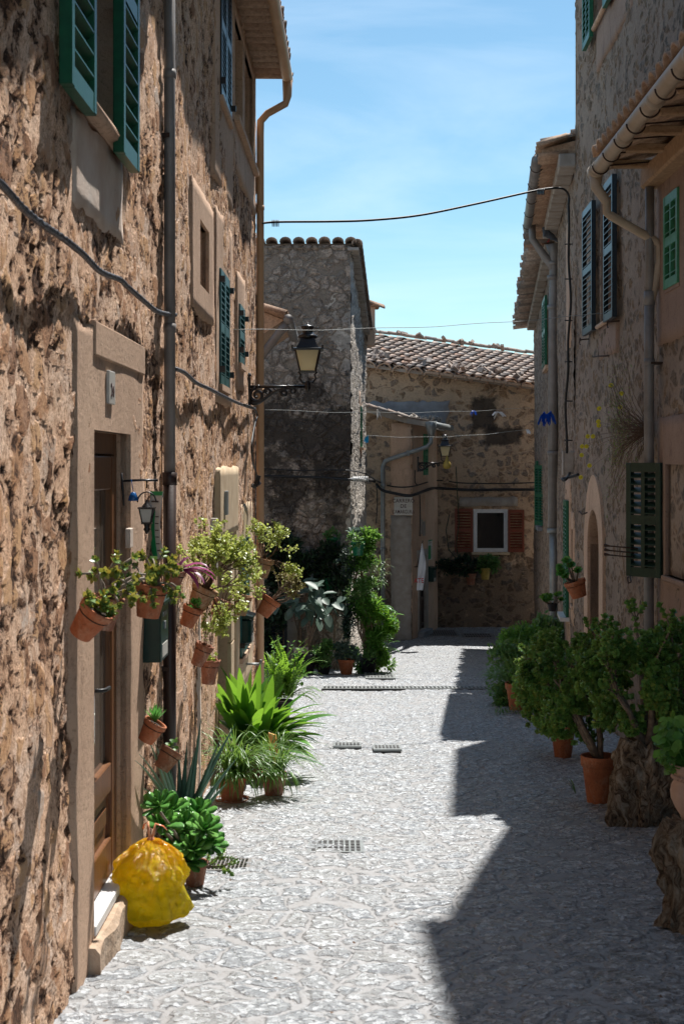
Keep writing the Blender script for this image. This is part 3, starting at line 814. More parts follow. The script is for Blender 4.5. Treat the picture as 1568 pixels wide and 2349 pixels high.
    mb.tube([(u+.05, -.36, 4.40), (u+.05, -.36, 4.14), (u+.04, -.34, 4.05), (u, -.14, 3.93), (u-.01, -.065, 3.84), (u, -.06, 3.70), (u, -.06, -2.95)],
            [.06, .05, .042, .042, .042, .042, .042], 12)
    for zz in (2.9, .85, -.9, -2.2): mb.tube([(u, -.06, zz), (u, -.06, zz-.05)], .047, 12)
    dp = mb.build('downpipe', Mt['beige_pipe'], house_b)

near_house(); second_house()

# the downpipe where the two houses meet
def mid_pipe():
    F = FA; u = F.L-.09
    t = thing('downpipe', F.P(u, G(8.2), .05), 'tall straight downpipe between the two left houses, grey above and brown below', 'downpipe')
    mb = MB(F.M()); mb.tube([(u, -.055, 3.7), (u, -.055, -.05)], .033, 14)
    for zz in (.82, 2.3): mb.tube([(u, -.055, zz), (u, -.055, zz-.05)], .038, 14)
    mb.build('upper_pipe', Mt['grey'], t)
    mb = MB(F.M()); mb.tube([(u, -.055, -.05), (u, -.055, G(8.2)-.05)], .038, 14); mb.tube([(u, -.055, -.045), (u, -.055, -.12)], .043, 14); mb.build('lower_pipe', Mt['brown_pipe'], t)
    mb = MB(F.M())
    for zz in (1.9, -1.2): mb.box((u-.045, -.06, zz), (u+.045, .0, zz+.025))
    mb.build('pipe_clamp', Mt['rust'], t)
mid_pipe()

# house behind, only its tiled eave shows past the corner
house_c = thing('tiled_house', (-2.6, 20.5, G(20)), 'low house with orange eave tiles and grey gutter behind the beige downpipe', 'house')
FC = Facade((-1.35, 19.2), (-1.6, 22.5))
wall(FC, [Mt['rubble_b'], Mt['peach']], house_c, -4, 1.75, [], .12, 3)
def eave_c():
    mb = MB(); s = V((-.93, .1, .38))
    o = V((-.80, 19.6, 2.02))
    mb.prism([o+V((0, 0, -.03)), o+s*1.5+V((0, 0, -.03)), V((-2.2, 19.75, 1.7)), V((-1.3, 19.6, 1.65))], (0, 2.4, 0))
    r = mb.build('roof', Mt['tileunder'], house_c)
    mb = MB(); tile_field(mb, o, (0, 1, 0), s, 9, 6, .24, .36, .10); mb.build('roof_tile_rows', Mt['tile2'], r)
    mb = MB(); mb.tube([(-.74, 19.55, 2.0), (-.74, 22, 1.96)], .07, 10)
    mb.tube([(-.76, 19.62, 1.93), (-.85, 19.62, 1.84), (-1.12, 19.62, 1.48), (-1.22, 19.62, 1.3)], [.07, .06, .06, .06], 10); mb.build('gutter', Mt['grey'], house_c)
eave_c()

# ================================================================== DARK TALL HOUSE
FD = Facade((-4.4, 25.5), (.148, 25.5))
FDs = Facade((.150, 25.5), (.53, 32.2))
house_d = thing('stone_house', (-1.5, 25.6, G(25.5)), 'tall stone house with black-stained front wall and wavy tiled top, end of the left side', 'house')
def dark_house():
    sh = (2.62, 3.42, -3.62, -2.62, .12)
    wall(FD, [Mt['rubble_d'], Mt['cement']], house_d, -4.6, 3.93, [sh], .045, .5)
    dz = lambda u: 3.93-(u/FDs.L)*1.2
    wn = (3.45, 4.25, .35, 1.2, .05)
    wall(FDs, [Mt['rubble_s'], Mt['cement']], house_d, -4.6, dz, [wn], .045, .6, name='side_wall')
    rough_panel(FDs, 3.2, 4.5, .15, 1.5, .02, Mt['peach'], house_d, 'window_surround', .01, [wn[:4]], .12, .03)
    mb = MB(FDs.M()); mb.box((3.35, -.10, .30), (4.35, .03, .345)); w = mb.build('window', Mt['peach'], house_d)
    louvre_leaf(FDs.M(3.46, .36, .0), .39, .83, .04, Mt['gmid'], w); louvre_leaf(FDs.M(3.855, .36, .0), .39, .83, .04, Mt['gmid'], w)
    # shuttered cellar window in its stone frame
    rough_panel(FD, 2.42, 3.62, -3.7, -2.42, .03, Mt['cement'], house_d, 'window_surround', .01, [sh[:4]], .12, .03)
    mb = MB(FD.M()); mb.box((2.60, -.05, -3.66), (3.44, .03, -3.62)); w = mb.build('window', Mt['cement'], house_d)
    for i in range(2): louvre_leaf(FD.M(2.63+i*.395, -3.61, -.05), .39, .98, .04, Mt['blue'], w)
    # mortar band and tile ends along the top, roof falling away behind
    mb = MB(FD.M()); mb.box((0, -.03, 3.915), (FD.L+.02, 6.6, 3.96)); 
    s = V((.055, 1, -.18)).normalized()
    mb = MB(); a = V((-4.4, 25.5, 3.95)); 
    mb.add([a+V((0,-.05,0)), V((.2,25.45,3.95)), V((.2,25.45,3.95))+s*6.9, a+s*6.9], [(0,1,2,3)])
    mb.add([p-V((0,0,.07)) for p in (a+V((0,-.05,0)), V((.2,25.45,3.95)), V((.2,25.45,3.95))+s*6.9, a+s*6.9)], [(3,2,1,0)])
    roof = mb.build('roof', Mt['cement'], house_d)
    mb = MB()
    for i in range(19):
        x = .16-i*.235
        for j in range(19):
            p = V((x, 25.40, 3.98))+s*(j*.36)+rv(.008)
            q = p+s*.42
            arc_tile(mb, p-V((0, 0, .0)), q+V((0, 0, .02)), UP, .108, .10, .018)
    for j in range(19):                   # verge tiles hanging over the side wall
        p = V((.27, 25.42, 3.94))+s*(j*.36); arc_tile(mb, p+V((0, 0, .02)), p+s*.42, UP, .10, .095, .018)
    mb.build('roof_tile_rows', Mt['tile'], roof)
    mb = MB()
    for j in range(19):
        p = V((.20, 25.42, 3.86))+s*(j*.36); mb.obox(p+s*.17, s, UP, .33, .05, .2)
    mb.build('verge_slabs', Mt['cement'], roof)
    # little chimney with a tiled cap
    mb = MB(); mb.box((.56, 31.0, 2.6), (.72, 31.5, 3.45)); c = mb.build('chimney', Mt['peach'], house_d)
    mb = MB(); arc_tile(mb, (.50, 30.9, 3.5), (.85, 31.3, 3.42), UP, .12, .12); arc_tile(mb, (.48, 31.2, 3.55), (.88, 31.5, 3.45), UP, .12, .12)
    mb.box((.50, 30.9, 3.44), (.80, 31.6, 3.475)); mb.build('chimney_cap', Mt['tile2'], c)
dark_house()

# ================================================================== SIGN HOUSE
FS = Facade((.45, 32.55), (1.60, 32.5))
FS2 = Facade((1.60, 32.5), (2.34, 34.9))
house_s = thing('stone_house', (1.2, 33, G(33)), 'small low house with the street-name tiles and a galvanised downpipe across its corner', 'house')
def sign_house():
    zt = lambda u: 1.33-.27*u
    wall(FS, [Mt['rubble_b'], Mt['peach']], house_s, -4.6, zt, [], .06, 2.3)
    dr = (.62, 1.32, -3.87, -2.14, .10)
    wg = (1.05, 1.40, -.25, .72, .06)
    wall(FS2, [Mt['peach'], Mt['cement']], house_s, -4.6, .98, [dr, wg], .06, 1.0, name='side_wall')
    # plastered corner pilaster
    rough_panel(FS, .66, 1.13, -4.4, .95, .035, Mt['peach'], house_s, 'corner_plaster', .01, (), .15, .02)
    rough_panel(FS, .66, 1.135, -4.4, -1.15, .05, Mt['cement'], house_s, 'lower_corner_plaster', .01, (), .15, .02)
    mb = MB(FS2.M(0, 0, -.07)); mb.box((dr[0], 0, dr[2]), (dr[1], .03, dr[3]))
    for x in (dr[0]+.03, dr[0]+.30, dr[1]-.09): mb.box((x, -.03, dr[2]), (x+.06, 0, dr[3]))
    for q in (-3.8, -3.2, -2.75, -2.25): mb.box((dr[0]+.04, -.028, q), (dr[1]-.04, 0, q+.07))
    d = mb.build('door', Mt['darkwood'], house_s)
    mb = MB(FS2.M(0, 0, -.07)); mb.box((dr[0]+.1, -.006, -3.12), (dr[1]-.1, -.001, -2.26)); mb.build('pane', Mt['glass'], d)
    slab(FS2, dr[0]-.12, dr[1]+.12, dr[3], dr[3]+.14, .03, Mt['cement'], house_s, 'lintel')
    slab(FS2, dr[0]-.10, dr[0]-.003, -4.4, dr[3], .03, Mt['cement'], house_s, 'door_jamb')
    slab(FS2, dr[1]+.003, dr[1]+.12, -4.4, dr[3], .03, Mt['cement'], house_s, 'door_jamb')
    mb = MB(FS2.M()); mb.box((dr[0]-.1, -.16, -4.3), (dr[1]+.05, .1, -3.88), bev=.01); mb.build('doorstep', Mt['greycem'], house_s)
    mb = MB(FS2.M()); mb.box((wg[0]-.04, -.05, wg[2]-.06), (wg[1]+.04, .04, wg[2])); w = mb.build('window', Mt['peach'], house_s)
    louvre_leaf(FS2.M(wg[0], wg[2], .0), wg[1]-wg[0], wg[3]-wg[2], .04, Mt['gpale'], w, cols=2)
    for a, b in ((.72, -1.45), (.98, -1.5)):
        mb = MB(FS2.M()); mb.box((a, -.03, b-.18), (a+.18, .0, b+.16), bev=.004); mb.build('meter_box', Mt['cement'], house_s)
    mb = MB(FS2.M()); mb.box((1.08, -.03, -1.42), (1.22, 0, -.72)); mb.build('wall_plate', Mt['peach'], house_s)
    # mono-pitch roof: slab, tiled verge, rubble flashing
    a0, a1 = FS.P(-.3, 1.43, .14), FS.P(1.02, 1.06, .14)
    b0, b1 = V((.25, 35, 1.45)), V((2.45, 35, .93)); c1 = V((2.48, 34.6, .93)); m1 = V((1.98, 32.6, .98))
    mb = MB()
    top = [a0, a1, m1, c1, b1, b0]; bot = [p-V((0, 0, .12)) for p in top]
    mb.add(top+bot, [tuple(range(6)), tuple(range(11, 5, -1))]+[(i, 6+i, 6+(i+1) % 6, (i+1) % 6) for i in range(6)])
    r = mb.build('roof', Mt['cement'], house_s)
    mb = MB(); n = 6
    for i in range(n):
        p = a0.lerp(a1, i/n); q = a0.lerp(a1, (i+1.1)/n); arc_tile(mb, q+V((0, 0, .0)), p+V((0, 0, .025)), UP, .085, .08, .02)
    for i in range(12):
        p = a1.lerp(m1, (i+.3)/12)+V((.02, 0, 0)); arc_tile(mb, p, p+V((-.4, .6, .06)), UP, .05, .05, .01)
    mb.build('verge_tiles', Mt['tile'], r)
    mb = MB()
    for i in range(60):
        f = random.random(); p = V((.95, 33.2, 1.17)).lerp(V((2.35, 34.5, 1.0)), f)+rv(.1)
        p.z = 1.09+rnd(-.02, .07); mb.obox(p, rv(), rv(), rnd(.06, .16), rnd(.05, .12), rnd(.03, .06))
    mb.build('loose_stones', Mt['rubble_s'], r)
    # gutter, hopper and downpipe
    mb = MB(); g0, g1 = V((2.0, 32.45, .92)), V((2.62, 34.2, .88)); mb.tube([g0, g1], .07, 10)
    mb.tube([(2.02, 32.42, .98), (2.03, 32.42, .82), (2.03, 32.42, .62)], [.14, .11, .06], 10)
    mb.tube([(2.03, 32.42, .66), (2.02, 32.42, .50), (1.93, 32.42, .40), (1.08, 32.42, .12), (.98, 32.42, .07), (.93, 32.42, -.06), (.93, 32.42, -4.0)], .05, 12)
    for q in (-.45, -1.9, -3.2): mb.tube([(.93, 32.42, q), (.93, 32.42, q-.05)], .062, 12)
    mb.obox((1.5, 32.42, .26), (.95, 0, .3), UP, .05, .125, .125)
    mb.build('downpipe', Mt['zinc'], house_s)
sign_house()
def street_sign():
    u0, z1 = FS.uz(903, 1140, .06); u1, z0 = FS.uz(946, 1182, .06)
    t = thing('street_sign', FS.P((u0+u1)/2, z0, .06), 'white tile street-name sign reading CARRERÓ DE L\'AMARGURA on the small house corner', 'sign')
    mb = MB(FS.M())
    w = (u1-u0)/2; h = (z1-z0)/2
    for i in range(2):
        for j in range(2):
            mb.box((u0+i*w+.002, -.078, z0+j*h+.002), (u0+(i+1)*w-.002, -.03, z0+(j+1)*h-.002), bev=.003)
    mb.build('tiles', Mt['tilewhite'], t)
    M = FS.M((u0+u1)/2, 0, .0795)
    hh = (z1-z0)
    for s, f in (('CARRERÓ', .70), ('DE', .41), ("L'AMARGURA", .10)):
        text(s, FS.M((u0+u1)/2, z0+hh*f, .0795), hh*.285 if s != 'x' else 0, Mt['ink'], t, 'lettering', sx=.92 if len(s) < 9 else .66)
    t2 = t
street_sign()

# ================================================================== BACK HOUSE
FK2 = Facade((-.5, 35.0), (5.4, 35.0))
house_k = thing('stone_house', (3.2, 35.1, G(35)), 'back house closing the street, stone wall with orange shutters under a sloping tiled roof', 'house')
def back_house():
    F = FK2; U = lambda X: X+.5
    zt = lambda u: 2.62-.135*u
    x0 = (1085-CX)/FK*35; x1 = (1163-CX)/FK*35; z0 = (HY-1266)/FK*35; z1 = (HY-1168)/FK*35
    h = (U(x0), U(x1), z0, z1, .14)
    wall(F, [Mt['rubble_b'], Mt['cement']], house_k, -4.8, zt, [h], .06, 6)
    w = win_frame(F, h[0], h[1], z0, z1, -.005, Mt['white'], house_k, bars=(0, 1), fw=.09, th=.1)
    wi = win_frame(F, h[0]+.1, h[1]-.04, z0+.05, z1-.1, .06, Mt['orangewood'], w, bars=(1, 2), fw=.05, name='inner_frame') if 0 else None
    mb = MB(F.M(0, 0, -.045)); uc = (h[0]+h[1])/2
    mb.box((uc-.05, 0, z0+.09), (uc+.05, .012, z1-.09)); mb.box((h[0]+.09, .001, (z0+z1)/2-.02), (h[1]-.09, .011, (z0+z1)/2+.02)); mb.build('inner_frame', Mt['orangewood'], w)
    slab(F, h[0]-.05, h[1]+.05, z0-.07, z0-.005, .08, Mt['cream'], house_k, 'sill')
    rough_panel(F, h[0]-.35, h[1]+.25, z1+.06, z1+.3, .05, Mt['cement'], house_k, 'lintel', .02, (), .1, .05)
    lw = (1085-1044)/FK*35
    louvre_leaf(F.M(h[0]-lw-.02, z0, .04), lw, z1-z0+.02, .045, Mt['orangewood'], w, pitch=.06)
    louvre_leaf(F.M(h[1]+.005, z0, .04), (1200-1163)/FK*35, z1-z0-.01, .045, Mt['orangewood'], w, pitch=.06)
    # pale flashing above the small house
    rough_panel(F, U(.4), U(2.6), .95, 1.55, .05, Mt['greycem'], house_k, 'flashing', .03, (), .12, .12)
    # roof plane: falls to the street and to the right
    gx, gy = -.135, .27
    O = lambda x, y: V((x, y, zt(U(x))+gy*(y-35)+.06))
    mb = MB(); c = [O(-.6, 34.72), O(5.5, 34.72), O(5.5, 39.0), O(-.6, 39.0)]
    mb.add(c+[p-V((0, 0, .08)) for p in c], [(0,1,2,3), (7,6,5,4), (0,4,5,1), (1,5,6,2), (2,6,7,3), (3,7,4,0)])
    back = [O(5.5, 39.0)-V((0, 0, .08)), O(-.6, 39.0)-V((0, 0, .08)), V((-.6, 42, 1.5)), V((5.5, 42, 1.0))]
    mb.add(back, [(0,1,2,3)])
    roof = mb.build('roof', Mt['cement'], house_k)
    up = V((gx, gy)); s = V((-.36, 1.0, 0)); s.z = s.x*gx+s.y*gy*1.0; s.normalize()
    e = V((1, 0, gx)).normalized()
    mb = MB(); nr = V((-gx, -gy, 1)).normalized()
    pitch = .245
    for i in range(-2, 34):
        for j in range(12):
            p = O(-.7+i*pitch*.99, 34.66)+s*(j*.36)+rv(.014); p.z = O(p.x, p.y).z+rnd(.0, .02)
            if p.x > 5.4 or p.x < -.7 or p.y > 38.9: continue
            arc_tile(mb, p+nr*.05, p+s*.41+nr*.02, nr, .098*rnd(.93, 1.06), .08, .02)
            q = p+e*pitch*.5
            arc_tile(mb, q+nr*.055, q+s*.40+nr*.045, nr, .09, .075, .02, convex=False)
    for i in range(24):                   # ridge
        p = O(-.5+i*.25, 38.95)+V((0, 0, .06))+rv(.012); arc_tile(mb, p, p+e*.32, UP, .10, .09, .02)
    for i in range(46):                   # stones weighing the tiles down
        x = rnd(0, 5); p = O(x, rnd(34.8, 35.5) if i < 30 else rnd(38.7, 38.95)); mb.obox(p+nr*.15, rv(), rv(), rnd(.08, .22), rnd(.06, .14), rnd(.05, .1))
    mb.build('roof_tile_rows', Mt['tile'], roof)
    mb = MB()                             # row of half-round tiles under the eave
    for i in range(16):
        x = .25+i*.385; z = zt(U(x)); arc_tile(mb, (x, 34.62, z-.10), (x, 35.0, z-.10), UP, .19, .19, .035, 8)
    mb.build('eave_tiles', Mt['tileunder'], roof)
    mb = MB()
    for i in range(10):
        a = O(2.2+i*.33, 34.60)+V((0, 0, .02)); mb.obox(a, e, UP, .31, .06, .12)
    mb.build('eave_slabs', Mt['tileunder'], roof)
    mb = MB(); mb.tube([O(4.75, 34.5)-V((0, 0, .05)), O(5.3, 34.5)-V((0, 0, .05))], .06, 10); mb.build('gutter', Mt['zinc'], house_k)
back_house()
# ================================================================== RIGHT HOUSES
FR1 = Facade((2.80, 12.62), (2.76, 2.0))
FR2 = Facade((3.0, 18.3), (2.825, 12.63))
FR3 = Facade((3.6, 24.0), (3.0, 18.31))
FR4 = Facade((4.62, 34.2), (3.6, 24.01))
def HU(F, d0, d1): return tuple(sorted((dA(F, d0), dA(F, d1))))
house_r1 = thing('stone_house', (2.9, 9, G(9)), 'nearest house on the right with pink plastered window surrounds, barred window and low tiled eave', 'house')
house_r2 = thing('tall_stone_house', (3, 15.5, G(15)), 'tallest house on the right, bare stone wall with blue-black shutters and arched doorway', 'house')
house_r3 = thing('stone_house', (3.4, 21, G(21)), 'third house on the right with the black cable, junction box and grey eave gutter', 'house')
house_r4 = thing('stone_house', (4.2, 29, G(29)), 'farthest house on the right, stone wall with green shutters under a ragged tiled eave', 'house')

def r1():
    F = FR1
    a0, a1 = HU(F, 12.25, 11.72); b0, b1 = HU(F, 12.22, 11.0)
    hi = (a0, a1, 1.50, 2.30, .05); lo = (b0, b1, -.95, .0, .25)
    wall(F, [Mt['rubble_r'], Mt['pink']], house_r1, -3.6, 2.62, [hi, lo], .04, .12)
    mb = MB(F.M()); mb.box((0, .02, -3.6), (F.L, 5, 2.5)); mb.build('wall', Mt['rubble_r'], house_r1)
    rough_panel(F, .03, 1.55, 1.05, 2.6, .02, Mt['pink'], house_r1, 'window_surround', .01, [hi[:4]], .1, .02)
    rough_panel(F, .10, 2.0, -1.75, .42, .025, Mt['pink'], house_r1, 'window_surround', .01, [lo[:4]], .1, .03)
    mb = MB(F.M()); mb.box((a0-.02, -.03, 1.47), (a1+.02, .03, 1.50)); w = mb.build('window', Mt['pink'], house_r1)
    louvre_leaf(F.M(a0+.005, 1.50, .0), a1-a0-.01, .79, .04, Mt['gpale'], w, cols=2, pitch=.07)
    # barred window
    mb = MB(F.M()); mb.box((b0-.02, -.06, -.99), (b1+.02, .2, -.95), bev=.008); w = mb.build('window', Mt['pink'], house_r1)
    mb = MB(F.M(0, 0, -.2)); mb.box((b0, 0, -.95), (b1, .04, 0)); mb.build('window_leaf', Mt['darkwood'], w)
    mb = MB(F.M())
    for i in range(1, 8): mb.tube([(b0+(b1-b0)*i/8, .05, -.95), (b0+(b1-b0)*i/8, .05, 0)], .009, 6)
    for q in (-.75, -.47, -.2): mb.box((b0, .035, q-.012), (b1, .045, q+.012))
    mb.build('window_bars', Mt['rust'], w)
    M = F.M(b0-.01, -.98, .02) @ Matrix.Rotation(R(-38-90-12), 4, 'Z')
    M = Matrix(((.62, -.785, 0, 2.545), (-.785*-1 if 0 else -.55, -.62, 0, 12.55), (0, 0, 1, -.985), (0, 0, 0, 1)))
    p = V((2.785, 12.33, -.985)); q = V((2.55, 12.62, -.985)); ax = (p-q); wd = .44
    ax.normalize(); yn = UP.cross(ax); q = p-ax*wd*.86
    M = Matrix(((ax.x, yn.x, 0, q.x), (ax.y, yn.y, 0, q.y), (0, 0, 1, q.z), (0, 0, 0, 1)))
    louvre_leaf(M, wd*.86, 1.0, .05, Mt['gdark'], w, cols=2, pitch=.062)
    mb = MB(F.M())
    for q in (-.78, -.82, -.74): mb.tube([(b0-.30, -.20, q), (b0-.42, -.42, q+.015), (b0-.46, -.46, q+.02)], [.006, .006, .016], 6)
    mb.build('shutter_stay', Mt['rust'], w)
    # eave with beam, boards and hollow tiles
    e = .52; zt = 2.60
    mb = MB(F.M()); mb.add([(-.02, -e, zt), (F.L, -e, zt), (F.L, .0, zt+.18), (-.02, .0, zt+.18), (-.02, -e, zt+.03), (F.L, -e, zt+.03), (F.L, .28, zt+.34), (-.02, .28, zt+.34)],
                           [(0,1,2,3), (4,7,6,5), (0,4,5,1), (0,3,7,4), (1,5,6,2)])
    roof = mb.build('roof', Mt['tileunder'], house_r1)
    mb = MB(F.M())
    mb.box((.0, -.16, zt-.16), (F.L, .0, zt+.02), bev=.02)
    for i in range(14): mb.box((.25+i*.62, -e+.06, zt-.03), (.25+i*.62+.09, .0, zt+.035), bev=.01)
    mb.build('eave_beam', Mt['beam'], roof)
    mb = MB()
    for i in range(42):
        a = F.P(.02+i*.235, zt+.06, e+.06); b = F.P(.02+i*.235, zt+.30, -.2)
        arc_tile(mb, a, b, UP, .11, .10, .02, convex=False); 
        arc_tile(mb, a+F.t*.118+V((0, 0, .055)), b+F.t*.118+V((0, 0, .055)), UP, .105, .09, .02)
    mb.build('eave_tiles', Mt['tileunder'], roof)
    mb = MB(); tile_field(mb, F.P(0, zt+.22, .2), F.t, (F.n+UP*.36), 40, 1, .235, .3, .10); mb.build('roof_tile_rows', Mt['tile2'], roof)
    # cream gutter and its swan-neck pipe
    mb = MB(F.M()); yz = lambda u: (-e-.05, zt-.035)
    mb.tube([(.05+i*F.L/20, yz(0)[0], zt-.02+.006*i) for i in range(21)], .062, 14)
    for i in range(6): u = .3+i*1.1; mb.tube([(u, yz(0)[0], zt-.02+.003*i), (u+.06, yz(0)[0], zt-.02+.003*i)], .067, 14)
    mb.tube([(.04, yz(0)[0], zt-.02), (.22, yz(0)[0], zt-.02)], .070, 14)
    g = mb.build('gutter', Mt['cream_pipe'], house_r1)
    mb = MB(F.M())
    for i in range(9):
        u = .35+i*.5; c = []
        for k in range(11): an = math.pi+math.pi*k/10; c.append((u, yz(0)[0]+.072*math.cos(an), zt-.02+.074*math.sin(an)))
        c.append((u, -.15, zt+.01)); mb.tube(c, .007, 5)
    mb.build('gutter_bracket', Mt['rust'], g)
    P = lambda x, y, d: W(x, y, d)
    mb = MB(); mb.tube([F.P(.12, zt-.05, e+.05), F.P(.12, zt-.16, e+.05), W(1391, 465, 12.5), W(1391, 488, 12.5), W(1400, 495, 12.5), W(1500, 552, 12.5), W(1511, 565, 12.5), W(1511, 600, 12.5), W(1500, 655, 12.5), W(1491, 690, 12.5)],
                    [.06, .05, .042, .040, .04, .04, .04, .04, .04, .042], 12); mb.build('swan_neck_pipe', Mt['cream_pipe'], house_r1)
r1()
mb = MB(); mb.tube([W(1497, 205, 11.9), W(1497, 183, 11.9)], .045, 14); mb.tube([W(1498, 186, 12.1), W(1512, 166, 12.0), W(1532, 148, 11.8), W(1562, 134, 11.5), W(1600, 128, 11.2)], .055, 14)
mb.build('vent_pipe', Mt['black'], house_r1)
def big_pipe():
    F = FR1
    t = thing('downpipe', (2.70, 12.5, G(12.5)), 'thick dark grey downpipe beside the dark green louvred shutter, right wall', 'downpipe')
    mb = MB(); x = (1489-CX)/FK*12.5
    mb.tube([(x, 12.5, 2.50), (x, 12.5, 1.38)], .04, 14); mb.build('upper_pipe', Mt['grey'], t)
    mb = MB(); mb.tube([(x-.003, 12.5, 1.5), (x-.006, 12.5, .93), (x-.01, 12.5, -3)], .045, 14)
    mb.tube([(x-.003, 12.5, 1.52), (x-.003, 12.5, 1.4)], .05, 14); mb.tube([(x-.003, 12.5, .93), (x-.003, 12.5, .87)], .05, 14)
    mb.build('lower_pipe', Mt['grey'], t)
    mb = MB(); mb.box((x, 12.5-.05, .88), (2.9, 12.5+.05, .90)); mb.box((x, 12.5-.05, -1.9), (2.9, 12.5+.05, -1.88)); mb.build('pipe_clamp', Mt['rust'], t)
big_pipe()

def tower():
    # unseen block added above the low eave, shaped to throw the wide front shadow
    F = Facade((2.80, 12.55), (2.76, -3))
    mb = MB(F.M()); mb.box((.01, .0, 5.22), (F.L, 5, 8.75))
    mb.prism([(.0, 0, 5.22), (0, 0, 8.6), (-1.2, 0, 5.22)], (0, 5, 0)); mb.build('unseen_shadow_block', Mt['rubble_r'], house_r1)
    mb = MB(F.M()); mb.box((0, -.10, 8.751), (F.L, 5, 8.83)); mb.build('shadow_block_top', Mt['tileunder'], house_r1)
tower()

def arch_door(F, u0, u1, z0, zs, parent):
    """pointed plaster surround round an arched opening: the opening itself stays open"""
    um = (u0+u1)/2; r = (u1-u0)/2; n = 14; w = .30; y = -.035
    inner = [(um-r*math.cos(math.pi*k/n), zs+r*.95*math.sin(math.pi*k/n)) for k in range(n+1)]
    outer = [(um-(r+w)*math.cos(math.pi*k/n), zs+(r*.95+w*.95)*math.sin(math.pi*k/n)+(.12*math.sin(math.pi*k/n)**3)) for k in range(n+1)]
    inner = [(u0, z0)]+inner+[(u1, z0)]; outer = [(u0-w, z0)]+outer+[(u1+w, z0)]
    mb = MB(F.M()); m = len(inner); vs = []
    for (a, b) in inner: vs.append((a, y, b))
    for (a, b) in outer: vs.append((a, y+.004*noise.noise(V((a, b, 0))*5), b))
    for (a, b) in inner: vs.append((a, .30, b))
    for (a, b) in outer: vs.append((a, .03, b))
    fs = []
    for i in range(m-1):
        fs += [(i, i+1, m+i+1, m+i), (i+1, i, 2*m+i, 2*m+i+1), (m+i, m+i+1, 3*m+i+1, 3*m+i)]
    mb.add(vs, fs); return mb.build('door_surround', Mt['peach'], parent)

